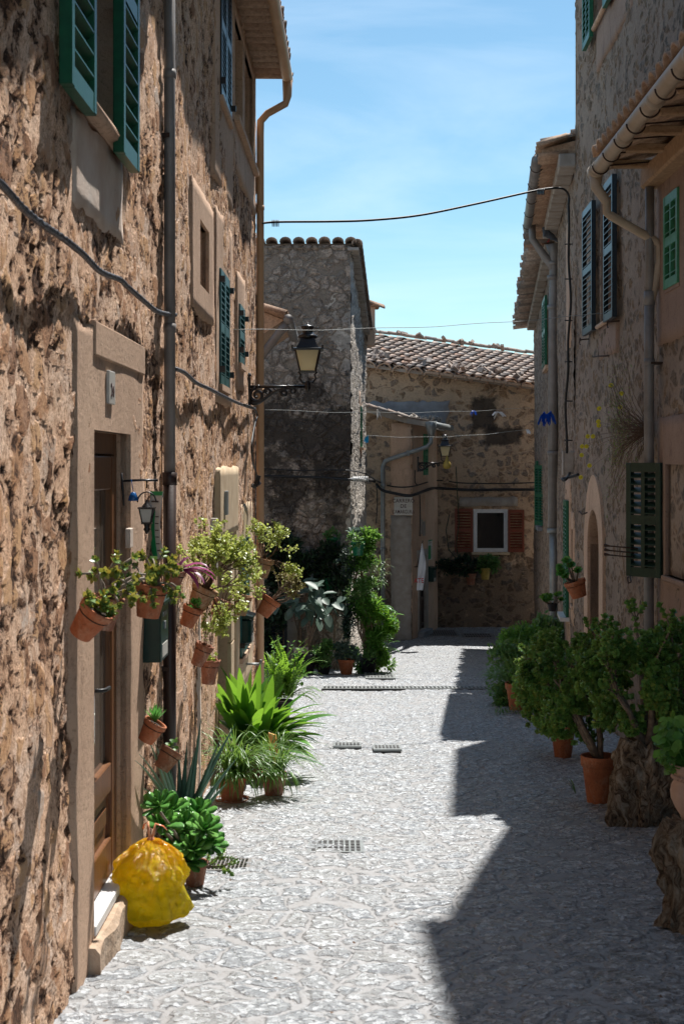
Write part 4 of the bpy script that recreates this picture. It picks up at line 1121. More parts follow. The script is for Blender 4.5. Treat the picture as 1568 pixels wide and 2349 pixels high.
def r2():
    F = FR2
    mid = (*HU(F, 16.12, 15.35), 1.55, 3.0, .25)
    top = (*HU(F, 16.35, 15.4), 5.0, 6.3, .25)
    arch = (*HU(F, 16.98, 16.08), -3.6, -.55, .26)
    sm = (*HU(F, 17.9, 17.6), -2.1, -.9, .2)
    vent = (*HU(F, 17.72, 17.35), -2.95, -2.3, .06)
    base = [mid, top, arch]
    zt = lambda u: 5.12
    base = [mid, arch]
    wall(F, [Mt['rubble_r'], Mt['pink']], house_r2, -3.8, lambda u: 5.12 if u > 3.1 else 4.62, base, .03, 5)
    uq = 3.1
    FU = Facade(F.P(0, 0), F.P(uq, 0))
    wall(FU, [Mt['rubble_r'], Mt['pink']], house_r2, 4.6, lambda u: 6.25+1.35*min(1, u/uq), [(top[0], top[1], 5.0, 6.1, .25)], .035, 5, name='upper_wall', )
    mb = MB(F.M()); mb.add([(0,0,6.26),(uq,0,7.61),(uq,5,7.61),(0,5,6.26),(0,0,6.34),(uq,0,7.69),(uq,5,7.69),(0,5,6.34)], [(3,2,1,0),(4,5,6,7),(0,1,5,4),(1,2,6,5),(2,3,7,6),(3,0,4,7)]); mb.box((uq+.01, -.02, 5.125), (F.L+3, 5, 5.2)); roof = mb.build('roof', Mt['tileunder'], house_r2)
    FE = Facade(F.P(F.L+.001, 0), F.P(F.L+3, 0))
    wall(FE, [Mt['rubble_r'], Mt['pink']], house_r2, 2.7, 5.12, [], .035, .25, name='near_upper_wall')
    rough_panel(F, mid[0]-.05, mid[1]+.42, 1.18, 1.55, .02, Mt['pink'], house_r2, 'window_apron', .01, (), .08, .03)
    mb = MB(F.M()); mb.tube([(mid[0]-.05, -.04, 1.56), (mid[1]+.08, -.04, 1.56)], .025, 8); w = mb.build('window', Mt['peach'], house_r2)
    mb = MB(F.M()); mb.box((mid[0], .2, 1.55), (mid[1], .24, 3.0)); mb.build('window_leaf', Mt['darkwood'], w)
    louvre_leaf(F.M(dA(F, 16.98), 1.53, .05), .80, 1.48, .05, Mt['blue'], w, pitch=.062)
    louvre_leaf(F.M(mid[1]+.02, 1.53, .05), .62, 1.48, .05, Mt['blue'], w, pitch=.062)
    mb = MB(F.M())
    for u in (dA(F, 16.98), mid[1]+.5):
        mb.tube([(u, 0, 1.5), (u, -.12, 1.49)], .008, 6); mb.tube([(u+.05*math.cos(k), -.12, 1.47+.04*math.sin(k)) for k in np.linspace(0, 5, 10)], .006, 5)
    mb.build('shutter_hook', Mt['rust'], w)
    rough_panel(F, top[0]-.02, top[1]+1.45, 4.50, 5.0, .02, Mt['pink'], house_r2, 'window_apron', .01, (), .1, .02)
    mb = MB(F.M()); mb.tube([(top[0]-.02, -.05, 5.01), (top[1]+.3, -.05, 5.01)], .03, 8); w = mb.build('window', Mt['peach'], house_r2)
    louvre_leaf(F.M(top[0]-.62, 4.93, .05), .60, 1.4, .05, Mt['gmid'], w, cols=2, pitch=.07)
    louvre_leaf(F.M(top[1]+.02, 4.93, .05), .60, 1.4, .05, Mt['gmid'], w, cols=2, pitch=.07)
    arch_door(F, arch[0], arch[1], -3.1, -.95, house_r2)
    mb = MB(F.M()); mb.add([(arch[0], -.0, -.55), (arch[1], -.0, -.55), (arch[1], -.0, -.95), (arch[0], -.0, -.95)], [])
    mb.box((arch[0], .2, -3.1), (arch[1], .25, -.56)); mb.build('door', Mt['pink'], house_r2)
    # spandrels closing the square top of the opening to the arch
    um = (arch[0]+arch[1])/2; r = (arch[1]-arch[0])/2; mb = MB(F.M())
    for sgn in (-1, 1):
        pts = [(um+sgn*r, .0, -.95)]+[(um+sgn*r*math.cos(k), .0, -.95+r*.95*math.sin(k)) for k in np.linspace(0, math.pi/2, 8)]+[(um, .0, -.545), (um+sgn*r, .0, -.545)]
        mb.add([(a, -.01, c) for a, b, c in pts]+[(a, .26, c) for a, b, c in pts], [tuple(range(1, len(pts)))]+[(i, i+1, len(pts)+i+1, len(pts)+i) for i in range(len(pts)-1)])
    mb.build('arch_filling', Mt['peach'], house_r2)
    # small green vent shutter by the ground
    mb = MB(F.M()); mb.box((vent[0]-.05, -.03, vent[2]-.04), (vent[1]+.05, .0, vent[3]+.04)); w = mb.build('window', Mt['peach'], house_r2)
    louvre_leaf(F.M(vent[0], vent[2], .032), vent[1]-vent[0], vent[3]-vent[2], .035, Mt['gmid'], w)
r2()
def r3():
    F = FR3; zt = lambda u: 4.02
    sm = (*HU(F, 18.95, 18.55), -1.85, -.85, .18)
    sh = (*HU(F, 20.3, 19.5), -2.1, -.5, .05)
    wall(F, [Mt['rubble_r'], Mt['peach']], house_r3, -4.2, zt, [sm, sh], .045, 4)
    rough_panel(F, sm[0]-.12, sm[1]+.14, -2.1, -.62, .02, Mt['peach'], house_r3, 'window_surround', .01, [sm[:4]], .1, .03)
    mb = MB(F.M()); mb.box((sm[0]-.02, -.04, sm[2]-.04), (sm[1]+.02, .1, sm[2])); w = mb.build('window', Mt['peach'], house_r3)
    mb = MB(F.M()); mb.box((sm[0], .1, sm[2]), (sm[1], .12, sm[3])); mb.build('pane', Mt['curt'], w)
    rough_panel(F, sh[0]-.2, sh[1]+.15, -3.4, -.2, .018, Mt['peach'], house_r3, 'window_surround', .01, [sh[:4]], .1, .03)
    mb = MB(F.M()); mb.box((sh[0]-.02, -.14, sh[2]-.05), (sh[1]+.04, .03, sh[2])); w = mb.build('window', Mt['white'], house_r3)
    louvre_leaf(F.M(sh[0], sh[2], .02), .4, 1.6, .04, Mt['gmid'], w); louvre_leaf(F.M(sh[0]+.41, sh[2], .02), sh[1]-sh[0]-.42, 1.6, .04, Mt['gmid'], w)
    # old window recess high up beside the pipe
    rough_panel(F, dA(F, 20.2), dA(F, 19.4), 1.6, 3.4, .02, Mt['peach'], house_r3, 'plaster_patch', .01, (), .12, .03)
    # eave
    e = .42
    mb = MB(F.M()); L = F.L
    mb.add([(0, -e, 3.98), (L+.05, -e, 3.98), (L+.05, .0, 4.0), (0, .0, 4.0), (0, -e, 4.06), (L+.05, -e, 4.06), (L+.05, 4, 5.1), (0, 4, 5.1)], [(0,1,2,3), (4,7,6,5), (0,4,5,1), (1,5,6,2), (3,7,4,0)])
    roof = mb.build('roof', Mt['tileunder'], house_r3)
    mb = MB(F.M())
    for i in range(9): mb.box((.05+i*.66, -.22, 3.80), (.60+i*.66, .0, 3.975), bev=.015)
    mb.build('cornice_stones', Mt['cement'], roof)
    mb = MB()
    for i in range(25):
        a = F.P(.1+i*.233, 4.0, e+.06); b = F.P(.1+i*.233, 4.04, .1); arc_tile(mb, a, b, UP, .105, .10, .018, convex=False)
        arc_tile(mb, a+F.t*.116+V((0, 0, .06)), b+F.t*.116+V((0, 0, .14)), UP, .10, .09, .018)
    mb.build('eave_tiles', Mt['tileunder'], roof)
    mb = MB(); tile_field(mb, F.P(0, 4.1, e), F.t, (F.n+UP*.26), 25, 10, .233, .4, .10); mb.build('roof_tile_rows', Mt['tile'], roof)
    mb = MB(F.M()); mb.tube([(.2, -e-.06, 3.96), (L*.96, -e-.06, 3.98)], .075, 12); g = mb.build('gutter', Mt['grey'], house_r3)
    mb = MB(F.M())
    for i in range(5):
        u = .6+i*1.15; c = []
        for k in range(9): an = math.pi+math.pi*k/8; c.append((u, -e-.06+.084*math.cos(an), 3.96+.086*math.sin(an)))
        c.append((u, -.1, 4.0)); mb.tube(c, .006, 5)
    mb.build('gutter_bracket', Mt['rust'], g)
    # downpipe: gutter end, offset bends, then straight down, pale lower length
    d = 23.6; mb = MB(); q = lambda x, y, dd=23.4: W(x, y, dd)
    mb.tube([q(1219, 505), q(1220, 548), q(1232, 565), q(1248, 588), q(1262, 605), q(1269, 620)], [.06, .06, .06, .068, .068, .07], 12)
    mb.tube([q(1266, 560), q(1269, 580), q(1270, 640), q(1268, 700), q(1267, 1215)], [.11, .085, .075, .08, .085], 12)
    for yy in (600, 632, 700, 1035): mb.tube([q(1268, yy), q(1268, yy+9)], .1, 12)
    dp = mb.build('downpipe', Mt['grey'], house_r3)
    mb = MB(); mb.tube([q(1268, 1212), q(1268, 1222)], .105, 12); mb.tube([q(1268, 1218), q(1270, 1465)], .07, 12); mb.build('lower_pipe', Mt['zinc'], dp)
r3()
def r4():
    F = FR4; zt = lambda u: 3.38+.045*u
    up = (*HU(F, 27.6, 26.2), 1.85, 3.1, .05)
    lo = (*HU(F, 30.6, 29.5), -1.3, .0, .2)
    wall(F, [Mt['rubble_r'], Mt['peach']], house_r4, -4.6, zt, [up, lo], .07, 4)
    mb = MB(F.M()); mb.box((up[0], -.08, up[2]-.08), (up[1], .03, up[2]-.01)); w = mb.build('window', Mt['peach'], house_r4)
    # leaves folded back against the wall
    louvre_leaf(F.M(up[0]-.02, up[2], .04), .62, 1.28, .05, Mt['gmid'], w); louvre_leaf(F.M(up[0]+.66, up[2], .04), .7, 1.28, .05, Mt['gmid'], w)
    mb = MB(F.M()); mb.box((lo[0]-.05, -.10, lo[2]-.08), (lo[1]+.05, .1, lo[2])); w = mb.build('window', Mt['greycem'], house_r4)
    p = W(1251, 1204, 29.2); q = W(1229, 1204, 29.75); wl = (p-q).length; p.z = q.z; ax = (p-q).normalized(); yn = UP.cross(ax)
    louvre_leaf(Matrix(((ax.x, yn.x, 0, q.x), (ax.y, yn.y, 0, q.y), (0, 0, 1, q.z), (0, 0, 0, 1))), wl, 1.25, .045, Mt['gmid'], w, cols=2)
    louvre_leaf(F.M(lo[0]-.56, lo[2]-.12, .04), .55, 1.5, .05, Mt['gmid'], w)
    e = .40; L = F.L
    mb = MB(F.M())
    mb.add([(-.6, -e, zt(0)), (L, -e, zt(L)), (L, .0, zt(L)), (-.6, .0, zt(0)), (-.6, -e, zt(0)+.07), (L, -e, zt(L)+.07), (L, 4, 4.9), (-.6, 4, 4.5)], [(0,1,2,3), (4,7,6,5), (0,4,5,1), (1,5,6,2), (3,7,4,0)])
    roof = mb.build('roof', Mt['tileunder'], house_r4)
    mb = MB()
    for i in range(46):
        u = -.5+i*.233; z = zt(max(u, 0))
        a = F.P(u, z+.02+rnd(-.02, .02), e+.05+rnd(-.04, .08)); b = F.P(u, z+.05, .05); arc_tile(mb, a, b, UP, .105, .10, .018, convex=False)
        arc_tile(mb, a+F.t*.116+V((0, 0, .05)), b+F.t*.116+V((0, 0, .1)), UP, .10, .09, .018)
    mb.build('eave_tiles', Mt['tile'], roof)
    mb = MB(F.M())
    for i in range(16): mb.box((.05+i*.62, -.18, zt(i*.62)-.16), (.58+i*.62, .0, zt(i*.62)-.01), bev=.015)
    mb.build('cornice_stones', Mt['cement'], roof)
    mb = MB()                              # lit tile stack by the pipe head
    for i in range(2):
        for j in range(5): a = W(1250+i*22, 500+j*7, 24.3); arc_tile(mb, a, a+V((.18, .35, .06)), UP, .11, .1, .02)
    mb.build('pipe_head_tiles', Mt['tile'], roof)
r4()
# ================================================================== STREET LAMPS
def lamp(F, u, z, arm, label):
    """scrolled wall bracket with a four-sided lantern: local y is minus outward"""
    t = thing('street_lamp', F.P(u, z, 0), label, 'street lamp', 'cast iron lamps on wall brackets')
    def P(o, zz, s=0): return F.P(u+s, z+zz, o)
    mb = MB(F.M(u, z)); mb.box((-.02, -.035, -.20), (.02, .0, .10), bev=.006)
    mb.lathe([(.0, 0), (.03, .01), (.02, .03), (.0, .05)], (0, -.02, .10), 8)
    mb.build('wall_plate', Mt['iron'], t)
    mb = MB(); mb.tube([P(.02, 0), P(arm, 0)], .016, 10)
    for q in (.10, .46*arm/.67): mb.tube([P(q*1.0, .0), P(q+.03, .0)], .021, 10)
    mb.lathe([(0, -.075), (.012, -.05), (.022, -.03), (.032, -.02), (.034, .03), (.026, .045), (.02, .06)], P(arm+.03, 0), 10)
    mb.build('arm', Mt['iron'], t)
    def spiral(mb, c, r0, a0, turns, r, flip=1, n=22):
        pts = []
        for i in range(n+1):
            f = i/n; a = a0+flip*turns*2*math.pi*f; rr = r0*(1-.78*f)
            pts.append(P(c[0]+rr*math.cos(a), c[1]+rr*math.sin(a)))
        mb.tube(pts, [r*(1-.35*i/n) for i in range(n+1)], 6)
    mb = MB()
    k = arm/.67
    spiral(mb, (.115*k, -.090), .082, R(100), 1.5, .021); spiral(mb, (.235*k, -.055), .040, R(200), 1.3, .014, -1)
    spiral(mb, (.43*k, -.062), .045, R(60), 1.3, .021); spiral(mb, (.525*k, -.045), .040, R(150), 1.2, .017, -1)
    mb.tube([P(.02, -.15), P(.07*k, -.178), P(.13*k, -.168), P(.20*k, -.125), P(.28*k, -.075), P(.36*k, -.04), P(.45*k, -.02), P(.5*k, -.012)], [.018, .022, .022, .019, .017, .016, .014, .012], 7)
    mb.tube([P(.30*k, -.012), P(.33*k, -.04), P(.30*k, -.06), P(.27*k, -.035)], .007, 6)
    mb.build('scroll', Mt['iron'], t)
    c = P(arm+.03, 0)
    # curved fork below the lantern
    for s in (-1, 1):
        mb = MB(); mb.tube([c+V((0, 0, .03)), c+V((s*.055, 0, .045)), c+V((s*.085, 0, .085)), c+V((s*.072, 0, .125)), c+V((s*.10, 0, .155))], [.011, .013, .011, .010, .010], 7)
        mb.build('fork', Mt['iron'], t)
    z0, z1, a, b = .155, .385, .078, .128
    fr = MB()
    for sx, sy in ((1,1),(1,-1),(-1,-1),(-1,1)): fr.tube([c+V((sx*a, sy*a, z0)), c+V((sx*b, sy*b, z1))], .0085, 4, smooth=False)
    for (w_, z_, r_) in ((a, z0, .009), (b, z1, .012)):
        cs = [c+V((sx*w_, sy*w_, z_)) for sx, sy in ((1,1),(1,-1),(-1,-1),(-1,1),(1,1))]
        for p, q in zip(cs, cs[1:]): fr.tube([p, q], r_, 4, smooth=False)
    fr.build('lantern_frame', Mt['iron'], t)
    cs = [V((1,1,0)), V((1,-1,0)), V((-1,-1,0)), V((-1,1,0))]
    for i in range(4):
        p, q = cs[i], cs[(i+1) % 4]; mb = MB()
        e = .97
        A = c+p*a*e+V((0, 0, z0+.006)); B = c+q*a*e+V((0, 0, z0+.006)); C = c+q*b*e+V((0, 0, z1-.006)); D_ = c+p*b*e+V((0, 0, z1-.006))
        nn = (B-A).cross(D_-A).normalized()*.003
        mb.add([A, B, C, D_, A+nn, B+nn, C+nn, D_+nn], [(0,1,2,3), (7,6,5,4), (0,4,5,1), (1,5,6,2), (2,6,7,3), (3,7,4,0)]); mb.build('pane', Mt['pane'], t)
    mb = MB(); vs = []
    prof = [(b+.035, z1-.006), (b+.035, z1+.008), (b-.012, z1+.016), (.092, z1+.06), (.074, z1+.115), (.070, z1+.125)]
    for (r, zz) in prof:
        for sx, sy in ((1,1),(-1,1),(-1,-1),(1,-1)): vs.append(c+V((sx*r, sy*r, zz)))
    fs = [(i*4+k, i*4+(k+1) % 4, i*4+4+(k+1) % 4, i*4+4+k) for i in range(len(prof)-1) for k in range(4)]+[(3,2,1,0)]
    mb.add(vs, fs)
    for sx, sy in cs[0:0]: pass
    for q in cs: mb.lathe([(.012, 0), (.008, .012), (.012, .024), (0, .036)], c+q*(b+.028)+V((0, 0, z1+.008)), 6)
    ro = mb.build('lantern_roof', Mt['iron'], t)
    mb = MB(); mb.lathe([(.098, 0), (.104, .012), (.096, .028), (.066, .045), (.055, .06), (.052, .092), (.060, .098), (.070, .112), (.070, .122), (.045, .132), (.012, .140), (.009, .160), (0, .165)], c+V((0, 0, z1+.122)), 16)
    mb.build('chimney_cap', Mt['iron'], ro)
    return t
F = FB
u, z = F.uz(567, 887)
lampa = lamp(F, u, z, .60, 'nearer lamp with scrolled iron bracket, fixed to the left wall beside the beige downpipe')
L2 = copy_tree(lampa); L2['label'] = 'farther lamp with scrolled bracket on the small house with the street-name tiles'
pl = W(956, 1062, 32.42); L2.location = pl
# gourd hanging off the farther lamp
mb = MB(); c = W(1022, 1062, 32.4)
mb.lathe([(0, -.14), (.06, -.13), (.095, -.08), (.085, -.01), (.045, .06), (.03, .12), (.012, .17), (0, .18)], c+V((.02, -.06, .0)), 12)
o = mb.build('gourd', Mt['ypot'], loc=c); tag(o, 'pale dried gourd hanging under the farther lamp', 'gourd')

# ================================================================== CABLES AND LINES
def cable(name, pts, r, mat, label, cat='cable', twist=0, smooth_n=6, group=None, extra=None):
    pts = [V(p) for p in pts]
    out = []
    for i in range(len(pts)-1):           # Catmull-Rom
        p0 = pts[max(i-1, 0)]; p1 = pts[i]; p2 = pts[i+1]; p3 = pts[min(i+2, len(pts)-1)]
        for k in range(smooth_n):
            t = k/smooth_n
            out.append(.5*((2*p1)+(p2-p0)*t+(2*p0-5*p1+4*p2-p3)*t*t+(3*p1-3*p2+p3-p0)*t**3))
    out.append(pts[-1])
    mb = MB()
    if twist:
        fine = []
        for a, b in zip(out, out[1:]):
            n = max(1, int((b-a).length/.012))
            for k in range(n): fine.append(a.lerp(b, k/n))
        for ph in range(3):
            q = []; s = 0
            for i, p in enumerate(fine):
                t = (fine[min(i+1, len(fine)-1)]-fine[max(i-1, 0)]).normalized(); s += (fine[i]-fine[max(i-1, 0)]).length
                a = V((0, 0, 1)).cross(t); a = a.normalized() if a.length > .01 else V((1, 0, 0)); b_ = t.cross(a)
                an = s*twist+ph*2.094; q.append(p+(a*math.cos(an)+b_*math.sin(an))*r*1.05)
            mb.tube(q, r, 6)
    else: mb.tube(out, r, 7)
    if extra: extra(mb)
    o = mb.build(name, Mt[mat], loc=pts[0]); return tag(o, label, cat, group)
def onwall(F, pts, off=.04):
    r = []
    for x, y in pts:
        u, z = F.uz(x, y, off); r.append(F.P(u, z, off))
    return r
cable('twisted_cable', onwall(FA, [(-14, 405), (20, 440), (60, 484), (100, 516), (145, 546), (190, 582), (230, 622), (275, 641), (290, 655), (330, 690), (360, 714), (392, 722), (404, 722)], .06),
      .0072, 'greycable', 'thick twisted grey cable sagging along the nearest left wall, above the door hood', twist=120)
cable('twisted_cable', onwall(FB, [(403, 846), (425, 856), (450, 878), (480, 892), (505, 905), (535, 920), (560, 930), (585, 938)], .05),
      .0072, 'greycable', 'twisted grey cable on the second left house, running to the lamp bracket', twist=120)
cable('dropping_cable', onwall(FB, [(560, 928), (582, 936), (590, 952), (584, 975), (577, 1020), (580, 1060), (589, 1090), (590, 1110)], .10),
      .009, 'cable', 'black cable dropping from the lamp bracket down beside the beige downpipe')
mb = MB(); c = onwall(FB, [(588, 1110)], .10)[0]
for i in range(5): mb.obox(c+rv(.03), rv(), rv(), .05, .03, .03)
mb.obox(c+V((.01, 0, .03)), (0.3, 0, 1), (0, 1, 0), .12, .05, .04)
o = mb.build('cable_clamp', Mt['black'], loc=c); tag(o, 'black cable clamp block at the beige downpipe, below the lamp', 'cable clamp')
# overhead cable across the street
A = W(601, 512, 15.9); B = W(1300, 434, 17.9)
cable('overhead_cable', [A, W(640, 509, 16.0), W(760, 508, 16.3), W(850, 505, 16.5), W(960, 494, 16.8), W(1080, 470, 17.2), W(1215, 440, 17.7), W(1262, 432, 17.8), W(1290, 433, 17.9), W(1303, 448, 17.95), W(1303, 470, 17.95)],
      .014, 'cable', 'heavy black cable strung across the street high up between the houses',
      extra=lambda m: [m.tube([W(624+i*3.4, 512, 15.95), W(625.6+i*3.4, 512, 15.95)], .04, 8) for i in range(5)]+[m.tube([W(1232+i*3.4, 440, 17.7), W(1233.6+i*3.4, 440, 17.7)], .04, 8) for i in range(5)])
cable('wall_cable', [W(1303, 470, 18.0), W(1304, 520, 18.0), W(1303, 600, 18.1), W(1308, 690, 18.1), W(1302, 780, 18.2), W(1302, 850, 18.2), W(1296, 930, 18.3), W(1299, 1010, 18.3), W(1299, 1040, 18.3)],
      .016, 'cable', 'black cable clipped vertically down the right wall to the junction box',
      extra=lambda m: [m.tube([W(1294, y, 18.2), W(1312, y, 18.2)], .008, 6) for y in (560, 640, 735, 830, 920, 1010)])
mb = MB(FR3.M()); u, z1 = FR3.uz(1306, 1036, .05); u2, z0 = FR3.uz(1306, 1088, .05)
jb = thing('junction_box', FR3.P(u, z0, .05), 'pale grey junction box on the right wall where the black cable ends', 'junction box')
mb.box((u-.10, -.13, z0), (u+.10, -.0, z1), bev=.01); mb.build('box', Mt['cement'], jb)
mb = MB(FR3.M()); mb.box((u-.105, -.15, z0-.01), (u+.105, -.125, z1+.01), bev=.006); mb.build('lid', Mt['cement'], jb)
cable('wall_cable', [FR3.P(u+.0, z0+.02, .05), W(1300, 1096, 18.0), W(1292, 1102, 18.0), W(1290, 1098, 18.1), W(1312, 1093, 17.9), W(1325, 1088, 17.8)], .018, 'cable', 'tangle of black cable just under the pale junction box')
# thin lines
def line(x0, y0, d0, x1, y1, d1, sag, label, r=.004, mat='wire', n=14):
    a, b = W(x0, y0, d0), W(x1, y1, d1); pts = []
    for i in range(n+1):
        f = i/n; p = a.lerp(b, f); p.z -= sag*4*f*(1-f)-.006*math.sin(f*23); pts.append(p)
    o = cable('clothes_line', pts, r, mat, label, 'clothes line', smooth_n=2); return pts
line(530, 756, 13.0, 1400, 716, 15.4, .06, 'highest thin pale line across the street, just above the lamp top', .003)
line(608, 940, 16, 1215, 935, 21.0, .05, 'thin line across the street carrying white and dark blue ribbons', .0022)
line(838, 999, 27, 1208, 985, 27.5, .08, 'lowest thin line between the dark house and the right side, with a light blue ribbon', .003)
def ribbon(c, mat, label, n=7, L=.12, w=.02, drop=.8):
    mb = MB(); c = V(c)
    mb.lathe([(0, -.014), (.016, 0), (0, .014)], c, 6)
    for i in range(n):
        a = rnd(0, 6.28); d = V((math.cos(a), math.sin(a)*.4, -drop*rnd(.3, 1.3))).normalized(); s = d.orthogonal().normalized(); ll = L*rnd(.6, 1.1)
        p = [c, c+d*ll*.5+V((0, 0, .01)), c+d*ll+V((0, 0, -.02))]
        mb.add([p[0]-s*w*.3, p[0]+s*w*.3, p[1]+s*w, p[2]+s*w*.5, p[2]-s*w*.5, p[1]-s*w], [(0,1,2,3,4,5)])
    o = mb.build('ribbon', Mt[mat], loc=c); tag(o, label, 'ribbon', 'ribbons knotted on the clothes lines')
ribbon(W(1247, 946, 21.2), 'bluerib', 'big dark blue ribbon tuft, left one of the pair by the right downpipe', 14, .19, .02, 2)
ribbon(W(1262, 944, 21.2), 'bluerib', 'big dark blue ribbon tuft, right one of the pair by the right downpipe', 14, .17, .02, 2)
ribbon(W(865, 941, 18.2), 'white', 'white ribbon on the line above the small house roof verge', 4, .10, .012, 3)
ribbon(W(1086, 943, 19.9), 'bluerib', 'small blue and white knot on the line, left of the white bow', 5, .07, .014, .6)
ribbon(W(1141, 945, 20.3), 'white', 'white bow on the line in front of the black wall stain', 8, .13, .016, .5)
ribbon(W(843, 1001, 27), 'cyanrib', 'light blue ribbon at the left end of the lowest line', 4, .14, .03, 3)
ribbon(W(1206, 986, 27.5), 'white', 'small white knot at the right end of the lowest line', 5, .12, .02, .3)
# black bundles along the walls of the court
cable('wall_cable', [W(600, 1075, 25.38), W(680, 1079, 25.38), W(760, 1078, 25.38), W(806, 1080, 25.36), W(835, 1086, 27)], .012, 'cable', 'thinner upper black cable crossing the dark stained wall')
cable('wall_cable', [W(600, 1092, 25.38), W(690, 1094, 25.38), W(760, 1097, 25.38), W(808, 1101, 25.33), W(838, 1103, 27.2)], .022, 'cable', 'thicker lower black cable crossing the dark stained wall')
cable('cable_bundle', [W(838, 1103, 27.2), W(856, 1103, 32.3), W(868, 1118, 32.3), W(880, 1126, 32.3), W(905, 1132, 32.3), W(935, 1137, 32.3), W(955, 1133, 32.4), W(985, 1122, 33.9), W(1005, 1120, 34.85), W(1080, 1124, 34.85), W(1150, 1123, 34.85), W(1226, 1123, 34.8)], .035, 'cable', 'thick black cable bundle above the orange-shuttered window')
cable('wall_cable', [W(838, 1086, 27), W(870, 1106, 32.3), W(900, 1116, 32.3), W(945, 1116, 32.35), W(1000, 1102, 34.85), W(1060, 1108, 34.85), W(1150, 1109, 34.85), W(1226, 1107, 34.8)], .016, 'cable', 'thin black cable running just over the thick bundle on the back wall')
cable('wall_cable', [W(951, 1078, 32.4), W(951, 1105, 32.4), W(956, 1112, 32.4)], .012, 'cable', 'short black wire dropping from the farther lamp to the bundle')
cable('wall_cable', [W(962, 1135, 32.55), W(963, 1180, 32.6), W(962, 1230, 32.6)], .014, 'cable', 'black wire hanging down the wall beside the street-name tiles')
cable('wall_cable', [W(862, 1108, 32.35), W(865, 1150, 32.38), W(862, 1200, 32.38)], .012, 'cable', 'black wire hanging left of the galvanised downpipe')
def loops(mb):
    for i in range(9):
        x = 810+i*4; mb.tube([W(x, 1093, 25.3), W(x+1, 1098, 25.25), W(x+1, 1104, 25.3)], .008, 5)
cable('cable_tie_coil', [W(802, 1099, 25.3), W(820, 1098, 25.3), W(838, 1101, 27)], .02, 'white', 'pale binding coil round the cable at the corner of the dark house', extra=loops)

# ================================================================== SMALL THINGS ON THE WALLS
def mailbox(F, u0, u1, z0, z1, dep, label, slots=True, rounded=False):
    t = thing('mailbox', F.P((u0+u1)/2, z0, 0), label, 'mailbox')
    mb = MB(F.M()); mb.box((u0, -dep, z0), (u1, -.005, z1-.02), bev=.004 if not rounded else .03); mb.build('body', Mt['mail'], t)
    mb = MB(F.M()); mb.prism([(u0-.01, -dep-.02, z1-.03), (u0-.01, -.003, z1-.03), (u0-.01, -.003, z1+.03), (u0-.01, -dep-.02, z1-.012)], (u1-u0+.02, 0, 0)); mb.build('lid', Mt['mail'], t)
    mb = MB(F.M()); mb.box((u0+.08, -dep-.004, z1-.10), (u1-.08, -dep+.002, z1-.075)); mb.box(((u0+u1)/2-.02, -dep-.006, z1-.17), ((u0+u1)/2+.02, -dep, z1-.13)); mb.build('slot_plate', Mt['zinc'], t)
    mb = MB(F.M()); mb.box((u0+.05, -dep-.003, z0+.02), (u1-.05, -dep, z0+.09)); mb.build('name_label', Mt['tilewhite'], t)
F = FA; u0 = F.hit(369, .11); u1 = u0+.30; zA = (HY-1513)/FK*7.65; zB = (HY-1370)/FK*7.65
mailbox(F, u0, u1, zA, zB, .11, 'large dark green mailbox beside the brown downpipe, under the hanging pots')
F = FB; u0 = F.hit(584, .12); za = (HY-1458)/FK*14.6; zb = (HY-1393)/FK*14.6
mailbox(F, u0-.5, u0-.12, za, zb, .12, 'smaller dark green mailbox at the far end of the left wall, by the beige downpipe', rounded=True)
mailbox(FS2, 1.50, 1.78, (HY-1335)/FK*33.9, (HY-1302)/FK*33.9, .14, 'black mailbox right of the dark door at the end of the street')

def wall_lantern():
    F = FA; p = F.P(F.hit(337, .12), 0, .12); d = p.y; z = lambda y: (HY-y)/FK*d
    t = thing('wall_lantern', (p.x, p.y, z(1215)), 'small black iron lantern on a bracket beside the near door surround', 'lantern')
    x, y = p.x, p.y
    w = F.P(0, 0, 0).x+F.t.x*F.hit(337, .12)
    mb = MB(); mb.tube([(w, y-.02, z(1085)), (w+.01, y-.02, z(1160))], .006, 6); mb.tube([(w, y-.02, z(1103)), (x-.02, y, z(1101)), (x+.055, y, z(1102))], .006, 6)
    mb.tube([(x, y, z(1103)), (x, y, z(1120))], .004, 5)
    pts = [(x+.045*math.cos(a), y, z(1152)+.05*math.sin(a)) for a in np.linspace(0, math.pi, 12)]; mb.tube(pts, .004, 5)
    mb.build('bracket', Mt['iron'], t)
    c = V((x, y, z(1200))); h = .075; mb = MB()
    for sx, sy in ((1,1),(1,-1),(-1,-1),(-1,1)): mb.tube([c+V((sx*.020, sy*.020, 0)), c+V((sx*.034, sy*.034, h))], .0035, 5)
    for (a, zz) in ((.021, 0), (.036, h)):
        mb.box(c+V((-a-.004, -a-.004, zz-.004)), c+V((a+.004, a+.004, zz+.004)))
    mb.lathe([(.03, 0), (.022, .012), (.008, .028), (.004, .04)], c+V((0, 0, h)), 8); mb.lathe([(.018, 0), (.012, -.02), (.018, -.03), (.006, -.05), (0, -.055)], c, 8)
    mb.build('frame', Mt['iron'], t)
    mb = MB(); vs = []
    for zz, a in ((.006, .018), (h-.006, .031)):
        for sx, sy in ((1,1),(-1,1),(-1,-1),(1,-1)): vs.append(c+V((sx*a, sy*a, zz)))
    mb.add(vs, [(0,1,5,4),(1,2,6,5),(2,3,7,6),(3,0,4,7)]); mb.build('pane', Mt['tilewhite'], t)
wall_lantern()
mb = MB(); c = onwall(FA, [(306, 1142)], .06)[0]
mb.lathe([(.0, .03), (.012, .026), (.022, .005), (.026, -.012), (.020, -.015)], c, 10); mb.tube([c+V((0, 0, .03)), c+V((-.01, 0, .09))], .002, 5)
